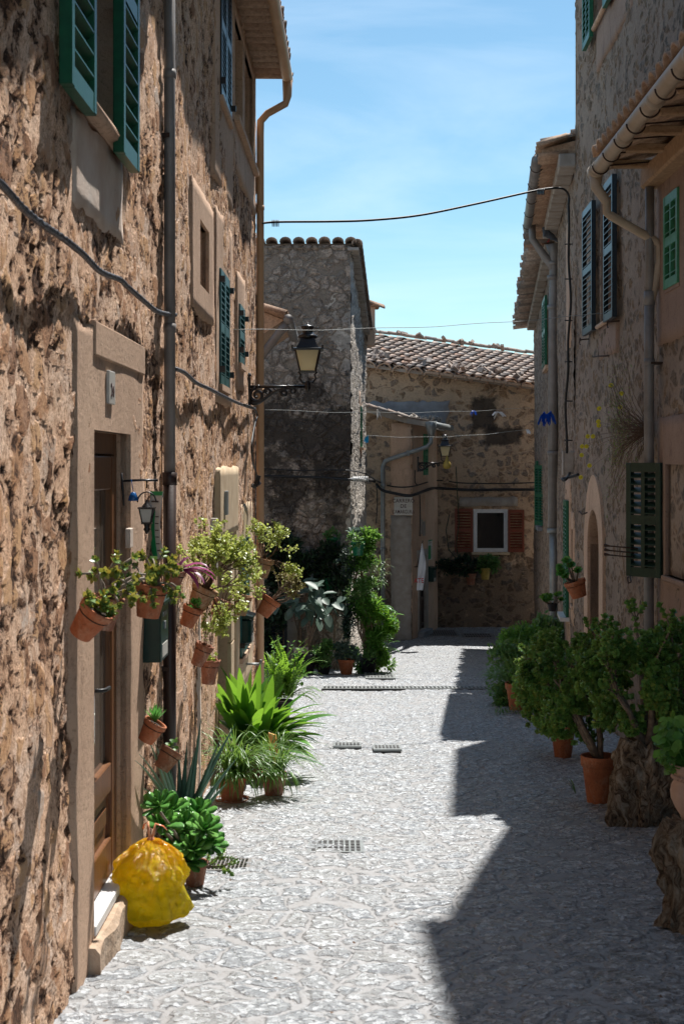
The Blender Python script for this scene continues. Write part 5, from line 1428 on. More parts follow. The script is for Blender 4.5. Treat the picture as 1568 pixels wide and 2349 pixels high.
tag(mb.build('hanging_bell', Mt['bluedeco'], loc=c), 'small blue glazed bell hanging left of the black lantern', 'bell')

def notice_board(F, u, w, z0, z1, off, label, tilt=0, rows=6, sub=True):
    t = thing('notice_board', F.P(u, z0, off), label, 'notice board')
    mb = MB(F.M()); n = 8; vs = []; fs = []
    for i in range(n+1):
        f = i/n; z = z0+(z1-z0)*f; o = off+tilt*math.sin(f*math.pi)
        vs += [(u-w/2, -o, z), (u+w/2, -o, z), (u-w/2, -o+.006, z), (u+w/2, -o+.006, z)]
    for i in range(n):
        a = i*4; fs += [(a, a+1, a+5, a+4), (a+3, a+2, a+6, a+7), (a, a+4, a+6, a+2), (a+1, a+3, a+7, a+5)]
    mb.add(vs, fs, 0); h = z1-z0
    def q(a, b, c, d, m, mi=1):
        k = 4
        for i in range(k):
            z_ = z0+h*(c+(d-c)*i/k); z2 = z0+h*(c+(d-c)*(i+1)/k); o1 = off+tilt*math.sin((z_-z0)/h*math.pi)+.004; o2 = off+tilt*math.sin((z2-z0)/h*math.pi)+.004
            m.add([(u-w/2+w*a, -o1, z_), (u-w/2+w*b, -o1, z_), (u-w/2+w*b, -o2, z2), (u-w/2+w*a, -o2, z2)], [(0,1,2,3)], mi)
    q(.0, 1, .94, 1, mb); q(.02, .62, .04, .72, mb)
    for i in range(rows): q(.66, .95, .12+i*.10, .135+i*.10, mb, 2)
    q(.2, .8, .84, .86, mb, 2); mb.build('board', [Mt['tilewhite'], Mt['postergreen'], Mt['ink']], t)
F = FA
# flexible green board standing out from the wall by the pipe
FP = Facade((-1.10, 8.02), (-.93, 7.96))
FP = Facade(W(346, 1200, 7.86), W(382, 1200, 7.80))
notice_board(FP, .045, .085, (HY-1282)/FK*7.83, (HY-1127)/FK*7.83, .0, 'green and white notice panel between the black lantern and the brown downpipe', .03)
notice_board(FS2, 1.62, .42, (HY-1285)/FK*33.9, (HY-1239)/FK*33.9, .03, 'small green and white notice right of the dark door at the end of the street')

mb = MB(FA.M()); u, z1 = FA.uz(299, 1212, .03); mb.box((u-.03, -.035, z1-.095), (u+.06, -.01, z1), bev=.003)
tag(mb.build('wall_plaque', Mt['pale'], loc=FA.P(u, z1-.1, .02)), 'pale ceramic plaque on the near door surround, above the hanging plants', 'plaque')

def carriage_light():
    F = FB; u = F.hit(552, .14); p = F.P(u, 0, .14); d = p.y; z = lambda y: (HY-y)/FK*d; c = V((p.x, p.y, z(1287)))
    t = thing('wall_light', c, 'small black box-shaped wall light beside the teal shutters', 'wall light')
    h = z(1262)-z(1287); a = .036
    mb = MB(); mb.box(c+V((-a, -a, -.008)), c+V((a, a, 0))); mb.prism([c+V((-a-.015, -a-.015, h)), c+V((a+.015, -a-.015, h)), c+V((a+.015, a+.015, h)), c+V((-a-.015, a+.015, h))], (0, 0, .012))
    mb.box(c+V((-a+.01, -a+.01, h+.012)), c+V((a-.01, a-.01, h+.035)))
    for sx in (-1, 1):
        for sy in (-1, 1): mb.box(c+V((sx*a-.004, sy*a-.004, 0)), c+V((sx*a+.004, sy*a+.004, h)))
    mb.box(c+V((-.003, -a-.003, 0)), c+V((.003, -a+.001, h))); mb.box(c+V((-a, -a-.003, h*.5-.003)), c+V((a, -a+.001, h*.5+.003)))
    mb.tube([c+V((-.14, 0, h*.3)), c+V((-a, 0, h*.3))], .01, 6); mb.tube([c+V((0, 0, -.05)), c], .012, 6)
    mb.build('frame', Mt['black'], t)
    mb = MB(); mb.box(c+V((-a+.008, -a+.006, .0)), c+V((a-.008, a-.006, h))); mb.build('pane', Mt['tilewhite'], t)
carriage_light()

# white banner beside the far door
def banner():
    A = W(968, 1246, 32.2); t = thing('banner', W(958, 1354, 32.2), 'white cloth banner hanging on a pole beside the dark door', 'banner')
    mb = MB(); pts = []; n = 14; vs = []; fs = []
    for i in range(n+1):
        f = i/n; y = 1246+108*f; wl = 967-12*f-2*math.sin(f*3); wr = 968+8*math.sin(min(1, f*2)*1.57)-7*max(0, f-.55)*2.2
        for k in range(5):
            g = k/4; p = W(wl+(wr-wl)*g, y, 32.2); p.y += .05*math.sin(g*7+f*4); vs.append(p)
    for i in range(n):
        for k in range(4): fs.append((i*5+k, i*5+k+1, i*5+6+k, i*5+5+k))
    vs2 = [p+V((0, .008, 0)) for p in vs]; m = len(vs)
    mb.add(vs+vs2, fs+[tuple(m+q for q in reversed(f)) for f in fs], 0, True); mb.build('cloth', Mt['cloth'], t)
    mb = MB(); mb.tube([W(956, 1300, 32.3), W(969, 1240, 32.3)], .012, 6); mb.tube([W(950, 1300, 32.42), W(957, 1300, 32.3)], .012, 6); mb.build('pole', Mt['rust'], t)
    FBn = Facade(W(955, 1335, 32.12), W(972, 1335, 32.12))
    text('ATE', FBn.M(.05, (HY-1337)/FK*32.1, .015), .15, Mt['red'], t, 'red_lettering', sx=.8)
banner()

# drain grates
def grate(x0, x1, y0, y1, nx, ny, mat, label, name='drain_grate', frame=True, dark='slot'):
    a = WG(x0, y1); b = WG(x1, y1); c = WG((x0+x1)/2, y0)
    cx = (a.x+b.x)/2; w = b.x-a.x; dy = max(.18, c.y-a.y); zz = lambda y: G(y)+.003
    t = thing(name, (cx, a.y+dy/2, G(a.y+dy/2)), label, 'drain cover', None)
    def qd(m, u0, u1, v0, v1, lift, th=.012):
        X0, X1, Y0, Y1 = cx-w/2+w*u0, cx-w/2+w*u1, a.y+dy*v0, a.y+dy*v1
        ps = [V((X, Y, zz(Y)+lift)) for X, Y in ((X0, Y0), (X1, Y0), (X1, Y1), (X0, Y1))]
        m.prism([p-V((0, 0, th)) for p in ps], (0, 0, th))
    mb = MB(); qd(mb, 0, 1, 0, 1, .002, .02)
    for i in range(nx):
        for j in range(ny):
            e = .18
            u0, u1 = (i+e)/nx, (i+1-e)/nx; v0, v1 = (j+e)/ny, (j+1-e)/ny
            u0, u1, v0, v1 = [.05+.9*q for q in (u0, u1, v0, v1)]
            b0 = len(mb.f); qd(mb, u0, u1, v0, v1, .0065, .003); mb.m[b0:] = [1]*(len(mb.f)-b0)
    mb.build('slotted_plate', [Mt[mat], Mt[dark]], t)
grate(705, 835, 1928, 1956, 9, 4, 'zinc', 'square cast drain cover in the sun, in the middle of the near paving')
grate(430, 570, 1971, 1998, 14, 5, 'grey', 'flat ribbed manhole cover beside the fleshy green rosette plant', dark='iron')
grate(764, 829, 1703, 1713, 7, 1, 'zinc', 'left of the two short slotted drain strips in the middle distance')
grate(856, 921, 1709, 1720, 7, 1, 'zinc', 'right of the two short slotted drain strips in the middle distance')
grate(838, 907, 1542, 1556, 8, 3, 'zinc', 'slotted drain cover at the foot of the tall bushy climbing plants')
grate(982, 1052, 1446, 1459, 12, 4, 'grey', 'shaded drain grating right in front of the doorstep of the dark door')
grate(1064, 1132, 1453, 1463, 10, 2, 'grey', 'shaded drain grating at the foot of the orange-shuttered house wall')
grate(888, 942, 1465, 1471, 2, 1, 'grey', 'narrow shaded drain slot at the foot of the sign corner', dark='iron')
# drain channel right across the street
def channel():
    y0 = WG(1000, 1581).y; t = thing('drain_channel', (1, y0, G(y0)), 'long slotted drain channel running right across the street', 'drain channel')
    mb = MB(); X0, X1 = -.30, 2.75; w = .34
    z = lambda y: G(y)+.004
    mb.prism([V((X0, y0, z(y0)-.02)), V((X1, y0, z(y0)-.02)), V((X1, y0+w, z(y0+w)-.02)), V((X0, y0+w, z(y0+w)-.02))], (0, 0, .022)); mb.build('trough', Mt['black'], t)
    mb = MB(); n = 52
    for i in range(n):
        x = X0+(X1-X0)*i/n; mb.prism([V((x, y0+.015, z(y0)+.002)), V((x+.026, y0+.015, z(y0)+.002)), V((x+.026, y0+w-.015, z(y0+w)+.002)), V((x, y0+w-.015, z(y0+w)+.002))], (0, 0, .008))
    for yy in (y0-.02, y0+w): mb.prism([V((X0, yy, z(yy)-.0)), V((X1, yy, z(yy)-.0)), V((X1, yy+.02, z(yy)-.0)), V((X0, yy+.02, z(yy)-.0))], (0, 0, .010))
    mb.build('bars', Mt['zinc'], t)
channel()

# rusty hooks and wires on the walls
def iron_bit(F, pts, label, off0=.0, r=.008):
    q = [F.P(*(F.uz(x, y, o)), o) for x, y, o in pts]
    mb = MB(); mb.tube(q, r, 6); tag(mb.build('iron_hook', Mt['rust'], loc=q[0]), label, 'iron hook')
iron_bit(FR2, [(1354, 819, .0), (1372, 817, .06), (1396, 816, .02)], 'rusty iron rod sticking out under the pink window apron, right wall')
iron_bit(FR2, [(1442, 1322, .0), (1438, 1325, .05), (1440, 1338, .06), (1446, 1335, .05), (1444, 1322, .03)], 'iron ring hanging on the right wall left of the big downpipe')
iron_bit(FR2, [(1326, 1172, .0), (1334, 1180, .12), (1345, 1176, .1)], 'curled iron hook on the right wall over the narrow arched doorway')
iron_bit(FB, [(566, 930, .0), (505, 905, .0)], 'thin iron rod beside the left lamp bracket') if 0 else None
iron_bit(FB, [(528, 1284, .0), (545, 1283, .14), (547, 1290, .16), (547, 1275, .16)], 'short iron stay on the left wall by the mailbox') if 0 else None
mb = MB(FB.M()); u, z = FB.uz(560, 1523, .0)
mb.tube([(u, 0, z), (u, -.17, z)], .012, 6); mb.tube([(u, -.17, z+.045), (u, -.165, z), (u+.01, -.155, z-.05)], .014, 6)
tag(mb.build('shutter_hook', Mt['zinc'], loc=FB.P(u, z, 0)), 'grey metal shutter hook low on the left wall above the broad leaves', 'shutter hook')

# pigeon on the pipe head
def pigeon():
    c = W(1258, 540, 23.1); t = thing('pigeon', c, 'dark grey pigeon perched on the right downpipe head under the tiles', 'pigeon')
    me = bpy.data.meshes.new('body'); o = bpy.data.objects.new('body', me); COL.objects.link(o); o.parent = t
    pts = [(0,0,0), (-.045,0,.035), (-.08,0,.085), (-.088,0,.125), (-.115,0,.122), (.06,0,-.03), (.12,0,-.075), (.17,0,-.10)]
    ed = [(0,1),(1,2),(2,3),(3,4),(0,5),(5,6),(6,7)]; rr = [.062, .058, .036, .030, .008, .05, .028, .018]
    me.from_pydata(pts, ed, []); me.skin_vertices.new(name='') if hasattr(me.skin_vertices, 'new') else None
    m = o.modifiers.new('s', 'SKIN')
    if not me.skin_vertices:
        bpy.context.view_layer.objects.active = o
    for v, r in zip(me.skin_vertices[0].data, rr): v.radius = (r, r)
    me.skin_vertices[0].data[0].use_root = True
    o.modifiers.new('b', 'SUBSURF').render_levels = 2
    me.materials.append(Mt['pigeon'])
    mb = MB()
    for s in (-1, 1): mb.tube([c+V((.0, s*.02, -.05)), c+V((-.005, s*.022, -.10)), c+V((-.03, s*.025, -.105))], .005, 5); 
    mb.build('legs', Mt['red'], t)
pigeon()
# ================================================================== PLANTS
def pot_mesh(M, r, h, mat, parent, name='pot', rim=True, wavy=False, seg=22):
    """thick-walled tapering pot, base centre at the origin of M; returns the pot"""
    b = r*.68; t = r*.09
    prof = [(0, 0), (b*.96, 0), (b, h*.02), (r*.93, h*.78)]
    if rim: prof += [(r*.94, h*.785), (r*1.02, h*.79), (r*1.04, h*.97), (r*1.02, h), (r*.93, h), (r*.90, h*.97), (r*.86, h*.85)]
    else: prof += [(r*1.0, h*.95), (r*1.05, h), (r*.96, h*.99), (r*.88, h*.85)]
    mb = MB(M); mb.lathe(prof, (0, 0, 0), seg)
    if wavy:
        v2 = []
        for p in mb.v:
            q = M.inverted() @ V(p)
            if q.z > h*.75:
                a = math.atan2(q.y, q.x); q.z += math.sin(a*8)*h*.04; k = 1+.06*math.sin(a*8); q.x *= k; q.y *= k
            v2.append(tuple(M @ q))
        mb.v = v2
    o = mb.build(name, Mt[mat], parent)
    mb = MB(M); n = 14; vs = [(0, 0, h*.90)]+[(r*.87*math.cos(2*math.pi*k/n), r*.87*math.sin(2*math.pi*k/n), h*.86+rnd(-.01, .01)*r) for k in range(n)]
    mb.add(vs, [(0, 1+k, 1+(k+1) % n) for k in range(n)]); mb.build('soil', Mt['soil'], parent)
    return o

def blade(mb, base, d, L, w, droop=.5, n=7, prof=None, fold=.25, thick=0, roll=0, hint=None):
    """a strap leaf: starts at base heading d, bends over with its own weight"""
    d = V(d).normalized(); p = V(base); side = d.cross(UP)
    side = side.normalized() if side.length > .05 else V((math.cos(roll), math.sin(roll), 0))
    if hint is not None:
        side = V(hint)-d*V(hint).dot(d); side = side.normalized()
    if roll: side = (Matrix.Rotation(roll, 3, d) @ side)
    prof = prof or (lambda f: math.sin(math.pi*min(1, .12+f*.88))**.7)
    vs = []; st = L/n
    for i in range(n+1):
        f = i/n; ww = w*prof(f); up = side.cross(d).normalized()
        if thick: vs += [p-side*ww, p-up*thick*(1-f)*1.0-up*ww*.2, p+side*ww, p+up*thick*.15]
        else: vs += [p-side*ww+up*ww*fold, p, p+side*ww+up*ww*fold]
        p = p+d*st; d = (d+V((0, 0, -droop*st/L*(.4+1.6*f)))).normalized(); side = (side-d*side.dot(d)).normalized()
    fs = []; m = 4 if thick else 3
    for i in range(n):
        a = i*m
        if thick:
            for k in range(4): fs.append((a+k, a+(k+1) % 4, a+m+(k+1) % 4, a+m+k))
        else: fs += [(a, a+1, a+m+1, a+m), (a+1, a+2, a+m+2, a+m+1)]
    mb.add(vs, fs, 0, True)

def leaf(mb, p, d, up, L, w, cup=.15, n=5):
    """one small rounded leaf as a fan with a midrib fold"""
    d = V(d).normalized(); up = V(up); s = d.cross(up)
    s = s.normalized() if s.length > 1e-3 else d.orthogonal().normalized(); u = s.cross(d)
    A = V(p); B = A+d*L*.5+u*L*.02; C = A+d*L
    l = [A+d*L*.28-s*w*.42+u*w*cup, A+d*L*.62-s*w*.5+u*w*cup, A+d*L*.9-s*w*.24+u*w*cup*.5]
    r = [A+d*L*.28+s*w*.42+u*w*cup, A+d*L*.62+s*w*.5+u*w*cup, A+d*L*.9+s*w*.24+u*w*cup*.5]
    mb.add([A, B, C]+l+r, [(0, 1, 3), (3, 1, 4), (4, 1, 2, 5), (0, 6, 1), (6, 7, 1), (7, 8, 2, 1)], 0, True)

def rosette(mb, c, ax, R_, n, w, rise=.5, layers=2, flat=0):
    ax = V(ax).normalized(); a0 = ax.orthogonal().normalized(); b0 = ax.cross(a0)
    for l in range(layers):
        for k in range(n):
            an = 2*math.pi*(k+.5*l)/n+rnd(-.15, .15); f = (l+1)/layers
            o = a0*math.cos(an)+b0*math.sin(an); d = o*(1.15-.75*f)+ax*(rise*(.3+f))
            leaf(mb, c+ax*.01*l, d, ax, R_*rnd(.85, 1.1)*(1.08-.3*f), w*rnd(.9, 1.1), .12)

def branches(mb, base, d, L, r, depth, spread=.6, grav=0., ends=None, nseg=4, kids=(2, 3), shrink=.72, wob=.25):
    pts = [V(base)]; d = V(d).normalized()
    for i in range(nseg):
        d = (d+rv(wob)+V((0, 0, grav))).normalized(); pts.append(pts[-1]+d*L/nseg)
    mb.tube(pts, [r*(1-.35*i/nseg) for i in range(nseg+1)], 6 if depth else 5)
    if ends is not None and depth <= 1:
        for p in pts[2:]: ends.append((p, d.copy()))
    if depth <= 0:
        ends.append((pts[-1], d.copy())); return
    for k in range(random.randint(*kids)):
        dd = (d+rv(spread)).normalized()
        branches(mb, pts[-1], dd, L*shrink*rnd(.8, 1.2), r*.65, depth-1, spread, grav, ends, nseg, kids, shrink, wob)

def wallpot(F, x, y, r, h, tilt, off, mat, label, rim=True, wavy=False, turn=0, name='potted_plant', group='pots hung on the left wall'):
    """pot hung on a wall with its mouth leaning out; (x, y) its centre in the photograph"""
    o = off
    u = F.hit(x, o); p = F.P(u, 0, o); z = (HY-y)/FK*p.y; c = V((p.x, p.y, z))
    out = -F.n
    M = Matrix.Translation(c) @ F.M().to_3x3().to_4x4() @ Matrix.Rotation(R(turn), 4, 'Z') @ Matrix.Rotation(R(tilt), 4, 'X') @ Matrix.Translation((0, 0, -h/2))
    t = thing(name, M @ V((0, 0, 0)), label, 'potted plant', group)
    pot_mesh(M, r, h, mat, t, rim=rim, wavy=wavy)
    mb = MB(M); c2 = [(r*.92*math.cos(a), r*.92*math.sin(a), h*.72) for a in np.linspace(0, 2*math.pi, 19)]
    mb.tube(c2, .0025, 4); 
    mb.build('wire_ring', Mt['rust'], t)
    return t, M, M @ V((0, 0, h*.88)), (M.to_3x3() @ V((0, 0, 1)))

def succ_leaves(t, pts, n, L, w, mat, up=UP, name='leaves', nr=5):
    mb = MB()
    for (p, d) in pts:
        rosette(mb, p, d, L*rnd(.8, 1.2), nr, w, .6, 2)
    return mb.build(name, Mt[mat], t)

# ---- pots on the left wall, nearest first
def hung_pots():
    random.seed(11)
    F = FA
    # big tilted pot, lowest left
    t, M, top, ax = wallpot(F, 206, 1424, .067, .135, 38, .15, 'terra', 'nearest hanging pot, tilted terracotta with low pale green succulents', turn=-20)
    succ_leaves(t, [(top+rv(.045)+UP*.015, ax+rv(.5)) for _ in range(18)], 5, .034, .018, 'l_succ')
    # pot just behind with the long grey stems
    t, M, top, ax = wallpot(F, 243, 1405, .064, .135, 12, .13, 'terra3', 'second hanging pot with thick bare grey stems arching over the door front', turn=-10)
    mb = MB(); ends = []
    for k in range(15):
        a = rnd(-.9, 1.2); b = top+rv(.02); p = [b]; d = V((rnd(-.5, 1.1), rnd(-.7, .3), 1.2)).normalized()
        for i in range(7): d = (d+rv(.3)+V((.02, -.02, -.10*i*.6))).normalized(); p.append(p[-1]+d*.027)
        mb.tube(p, [.0085-.0005*i for i in range(8)], 6); ends.append((p[-1], d)); ends.append((p[-3], (d+rv(.5)).normalized()))
    p = [top, top+V((-.005, .02, .06)), top+V((.015, .03, .12)), top+V((.03, .03, .17))]; mb.tube(p, [.0035]*4, 5); ends.append((p[-1], UP))
    mb.build('stems', Mt['stem'], t)
    succ_leaves(t, ends, 5, .034, .019, 'l_succ')
    # pot c with long stems spreading both ways
    t, M, top, ax = wallpot(F, 344, 1378, .078, .16, 8, .16, 'terra', 'third hanging pot, large smooth terracotta in front of the dark mailbox, spreading jade stems')
    mb = MB(); ends = []
    for k in range(20):
        d = V((rnd(-.6, .5), rnd(-1, .6), rnd(.2, 1))).normalized(); p = [top+rv(.03)]
        for i in range(6): d = (d+rv(.25)+V((0, 0, -.16*i*.5))).normalized(); p.append(p[-1]+d*rnd(.022, .034))
        mb.tube(p, [.0062-.0004*i for i in range(7)], 6); ends += [(p[-1], d), (p[-2]+rv(.01), d), (p[-4]+rv(.01), d)]
    mb.build('stems', Mt['stem'], t)
    succ_leaves(t, ends, 5, .032, .018, 'l_succ')
    # small pot against the wall with purple spiderwort
    t, M, top, ax = wallpot(F, 398, 1330, .06, .11, 12, .11, 'terra3', 'small shaded pot over the dark mailbox with trailing purple leaves')
    mb = MB()
    for d, L in (((.75, -.2, .45), .16), ((.7, .1, .2), .19), ((.9, .2, .1), .20), ((.5, -.3, -.2), .16), ((.8, -.4, .0), .17), ((.4, .2, .9), .10), ((-.3, -.5, .7), .10)):
        blade(mb, top+rv(.01)+V((.03, 0, .01)), d, L*1.15, .021, 1.5, 6, fold=.5); 
    mb.build('purple_leaves', Mt['l_purple'], t)
    mb = MB()
    for _ in range(7): blade(mb, top+rv(.015), (rnd(-.5, .6), rnd(-.5, .5), 1), .06, .006, .5, 4)
    mb.build('leaves', Mt['l_aloe'], t)
    F = FB
    t, M, top, ax = wallpot(F, 436, 1414, .062, .125, 22, .13, 'terra', 'clean bright terracotta pot right of the dark mailbox with a few fleshy leaves')
    succ_leaves(t, [(top+rv(.04)+UP*.01, ax+rv(.4)) for _ in range(11)], 5, .042, .014, 'l_aeon')
    # the large yellow-green bush
    t, M, top, ax = wallpot(F, 462, 1370, .085, .14, 24, .17, 'terra2', 'ribbed tan pot holding the largest yellow-green small-leaved bush')
    mb = MB(); ends = []
    for k in range(12):
        branches(mb, top+rv(.02), (rnd(-.3, .9), rnd(-.7, .7), rnd(.2, 1.5)), .13, .0058, 3, .65, .02, ends, 4, (2, 3), .8, .22)
    for k in range(6): branches(mb, top+rv(.02), (rnd(.4, .9), rnd(-.4, .5), rnd(-.5, .1)), .12, .004, 2, .5, -.22, ends, 4, (2, 3), .8, .2)
    mb.build('branches', Mt['twig'], t)
    mb = MB()
    random.shuffle(ends)
    for (p, d) in ends[:1500]:
        for q in range(3): leaf(mb, p+rv(.014), rv(1), UP+rv(.5), rnd(.017, .027), rnd(.014, .02))
    mb.build('leaves', Mt['l_port'], t)
    t, M, top, ax = wallpot(F, 507, 1397, .085, .12, 24, .15, 'terra3', 'broad dull pot under the right side of the yellow-green bush', rim=False)
    mb = MB(); ends = []
    for k in range(7): branches(mb, top+rv(.02), (rnd(-.2, .9), rnd(-.6, .6), rnd(-.1, .8)), .09, .004, 2, .6, -.08, ends, 4, (2, 3), .8, .2)
    mb.build('branches', Mt['twig'], t); mb = MB()
    for (p, d) in ends:
        for q in range(3): leaf(mb, p+rv(.014), rv(1), UP+rv(.5), rnd(.017, .027), rnd(.014, .02))
    mb.build('leaves', Mt['l_port'], t)
    t, M, top, ax = wallpot(F, 554, 1388, .078, .17, 10, .15, 'terra2', 'banded tan pot in front of the teal shutters with one dark rosette', turn=0)
    succ_leaves(t, [(top+V((.02, 0, .06)), V((.2, -1, .5))), (top+V((-.02, 0, .02)), UP)], 8, .065, .03, 'l_succ', nr=9)
    # far cluster by the beige pipe
    t, M, top, ax = wallpot(F, 602, 1302, .10, .19, 14, .20, 'terra2', 'highest tan pot by the beige downpipe with trailing yellow-green sprays')
    mb = MB(); ends = []
    for k in range(9): branches(mb, top+rv(.03), (rnd(-.5, .8), rnd(-.4, .4), rnd(.2, 1.6)), .16, .005, 2, .6, .0, ends, 4, (2, 3), .8, .2)
    for k in range(6): branches(mb, top+V((.06, 0, .0))+rv(.02), (rnd(.4, .9), rnd(-.4, .1), rnd(-.4, .3)), .15, .005, 2, .5, -.15, ends, 4, (2, 3), .8, .2)
    mb.build('branches', Mt['twig'], t); mb = MB()
    for (p, d) in ends:
        for q in range(3): leaf(mb, p+rv(.02), rv(1), UP+rv(.5), rnd(.024, .036), rnd(.018, .026))
    mb.build('leaves', Mt['l_port'], t)
    t, M, top, ax = wallpot(F, 596, 1362, .05, .13, 10, .14, 'terra2', 'narrow pale pot between the two larger ones by the beige downpipe')
    succ_leaves(t, [(top+rv(.02), UP) for _ in range(3)], 5, .04, .02, 'l_succ')
    t, M, top, ax = wallpot(F, 613, 1392, .095, .19, 34, .27, 'terra', 'tilted orange pot at the beige downpipe with a fan of dry branching stems', turn=10)
    mb = MB(); ends = []
    for k in range(12): branches(mb, top+rv(.02), (rnd(.5, 1.3), rnd(-.4, .3), rnd(.1, 1.)), .14, .009, 2, .45, .03, ends, 4, (2, 2), .75, .2)
    mb.build('branches', Mt['bark'], t)
    mb = MB()
    for (p, d) in ends:
        if random.random() < .35: rosette(mb, p, d, .03, 5, .018, .6, 2)
    mb.build('leaves', Mt['l_dry'], t)
    # lower pair
    t, M, top, ax = wallpot(F, 461, 1502, .058, .15, 24, .12, 'terra3', 'upper of the two scallop-rimmed pots low on the wall, with thin dark stems', wavy=True)
    mb = MB(); ends = []
    for k in range(4): branches(mb, top+rv(.01), (rnd(-.2, .7), rnd(-.3, .5), 1.2), .08, .003, 1, .5, .0, ends, 4, (2, 2), .8, .2)
    mb.build('branches', Mt['twig'], t); mb = MB()
    for (p, d) in ends[::2]: rosette(mb, p, d, .02, 4, .009, .5, 1)
    mb.build('leaves', Mt['l_succ'], t)
    t, M, top, ax = wallpot(F, 480, 1541, .066, .17, 6, .12, 'terra3', 'lower of the two scallop-rimmed pots low on the wall, with pale rosettes', wavy=True)
    succ_leaves(t, [(top+rv(.04)+UP*.015, UP+rv(.4)) for _ in range(11)], 5, .03, .02, 'l_port')
    F = FA
    t, M, top, ax = wallpot(F, 346, 1678, .058, .11, 30, .13, 'terra', 'small terracotta pot low beside the door with a spiky green rosette', turn=0)
    mb = MB()
    for k in range(34):
        a = k*2.4; e = .25+.75*(k/34); blade(mb, top+V((.0, 0, .01)), V((math.cos(a)*e, math.sin(a)*e, 1.1-.5*e))+ax*.3, rnd(.075, .10), .0095, -.2, 4, lambda f: (1-f)**.6*(.6+.4*math.sin(f*3.1)), .3)
    mb.build('leaves', Mt['l_aeon'], t)
    t, M, top, ax = wallpot(F, 383, 1742, .062, .12, 35, .13, 'terra3', 'lowest hanging pot on the left, half empty with a few round leaves', turn=25)
    mb = MB()
    for k in range(14): leaf(mb, top+rv(.03)+UP*rnd(.01, .05), rv(1)+UP*.3, UP, .022, .024)
    mb.build('leaves', Mt['l_ger'], t)
hung_pots()

# ---- plants standing on the paving, left side
def ground_thing(x, y, name, label, cat='plant', group=None):
    p = WG(x, y); return thing(name, p, label, cat, group), p

def bag():
    p = WG(342, 2118); random.seed(3)
    p.x -= .012; t = thing('rubbish_bag', p, 'knotted yellow plastic rubbish bag on the paving beside the wooden door', 'rubbish bag')
    H, Rr = .40, .180; na, nz = 120, 80; vs = []
    for j in range(nz+1):
        f = j/nz
        for i in range(na):
            a = 2*math.pi*i/na
            r = Rr*(min(1, (f/.16))**.45)*(1 if f < .52 else math.cos((f-.52)/.48*1.42)**.8)
            r = max(r, .012)
            pleat = max(0, f-.50)/.5
            cr = noise.noise(V((math.cos(a)*2.2, math.sin(a)*2.2, f*3.0)))
            c2 = abs(noise.noise(V((math.cos(a)*3.6, math.sin(a)*3.6, f*4.5+4))))*1.2
            c3 = abs(noise.noise(V((math.cos(a)*8+3, math.sin(a)*8, f*7+1+cr))))*1.5
            r *= 1+.16*cr-.10*c2*(.4+.6*(1-pleat))-.055*c3+pleat*(.10*math.sin(a*13+3*cr)+.07*math.sin(a*22+5*cr))
            dv, _ = noise.voronoi(V((math.cos(a)*2.1, math.sin(a)*2.1, f*3.4+.7*cr))); dw, _ = noise.voronoi(V((math.cos(a)*4.6+2, math.sin(a)*4.6, f*7+1)))
            r *= 1+.16*min(.5, dv[1]-dv[0])-.05+.09*min(.4, dw[1]-dw[0])
            z = H*f*(1+.0*cr)-.02*c2*(1 if .1 < f < .9 else 0)
            if f < .03: z = 0
            x = r*math.cos(a)*1.06+.02*f; y = r*math.sin(a)*.95
            # sagging lower right corner
            if f < .5: x += .035*max(0, math.cos(a))*(1-f*2)
            vs.append((p.x+x, p.y+y, p.z+.004+z))
    fs = [(j*na+i, j*na+(i+1) % na, (j+1)*na+(i+1) % na, (j+1)*na+i) for j in range(nz) for i in range(na)]
    fs.append(tuple(nz*na+i for i in range(na))); fs.append(tuple(reversed(range(na))))
    mb = MB(); mb.add(vs, fs, 0, True); mb.build('bag_body', Mt['bag'], t)
    k = p+V((.02, 0, H+.004)); mb = MB()
    mb.lathe([(.014, -.02), (.022, -.005), (.016, .008), (.010, .014)], k, 10)
    for s, h, w in ((-.03, .085, .006), (.06, .075, .007)):
        a = k+V((0, 0, .0)); pts = [a, a+V((s*.25, -.01, h*.4)), a+V((s*.4, 0, h)), a+V((s*1.0, .0, h*.85)), a+V((s*1.3, .01, h*.55))]
        mb.tube(pts, [w, w*1.1, w, w, w*.8], 6, ell=.3)
    o = MB(); mb.build('tie_handles', Mt['tie'], t)
Mt['tie'] = basic('orange_tie', (.75, .22, .10), (.7, .35, .2), 20, .3)
bag()

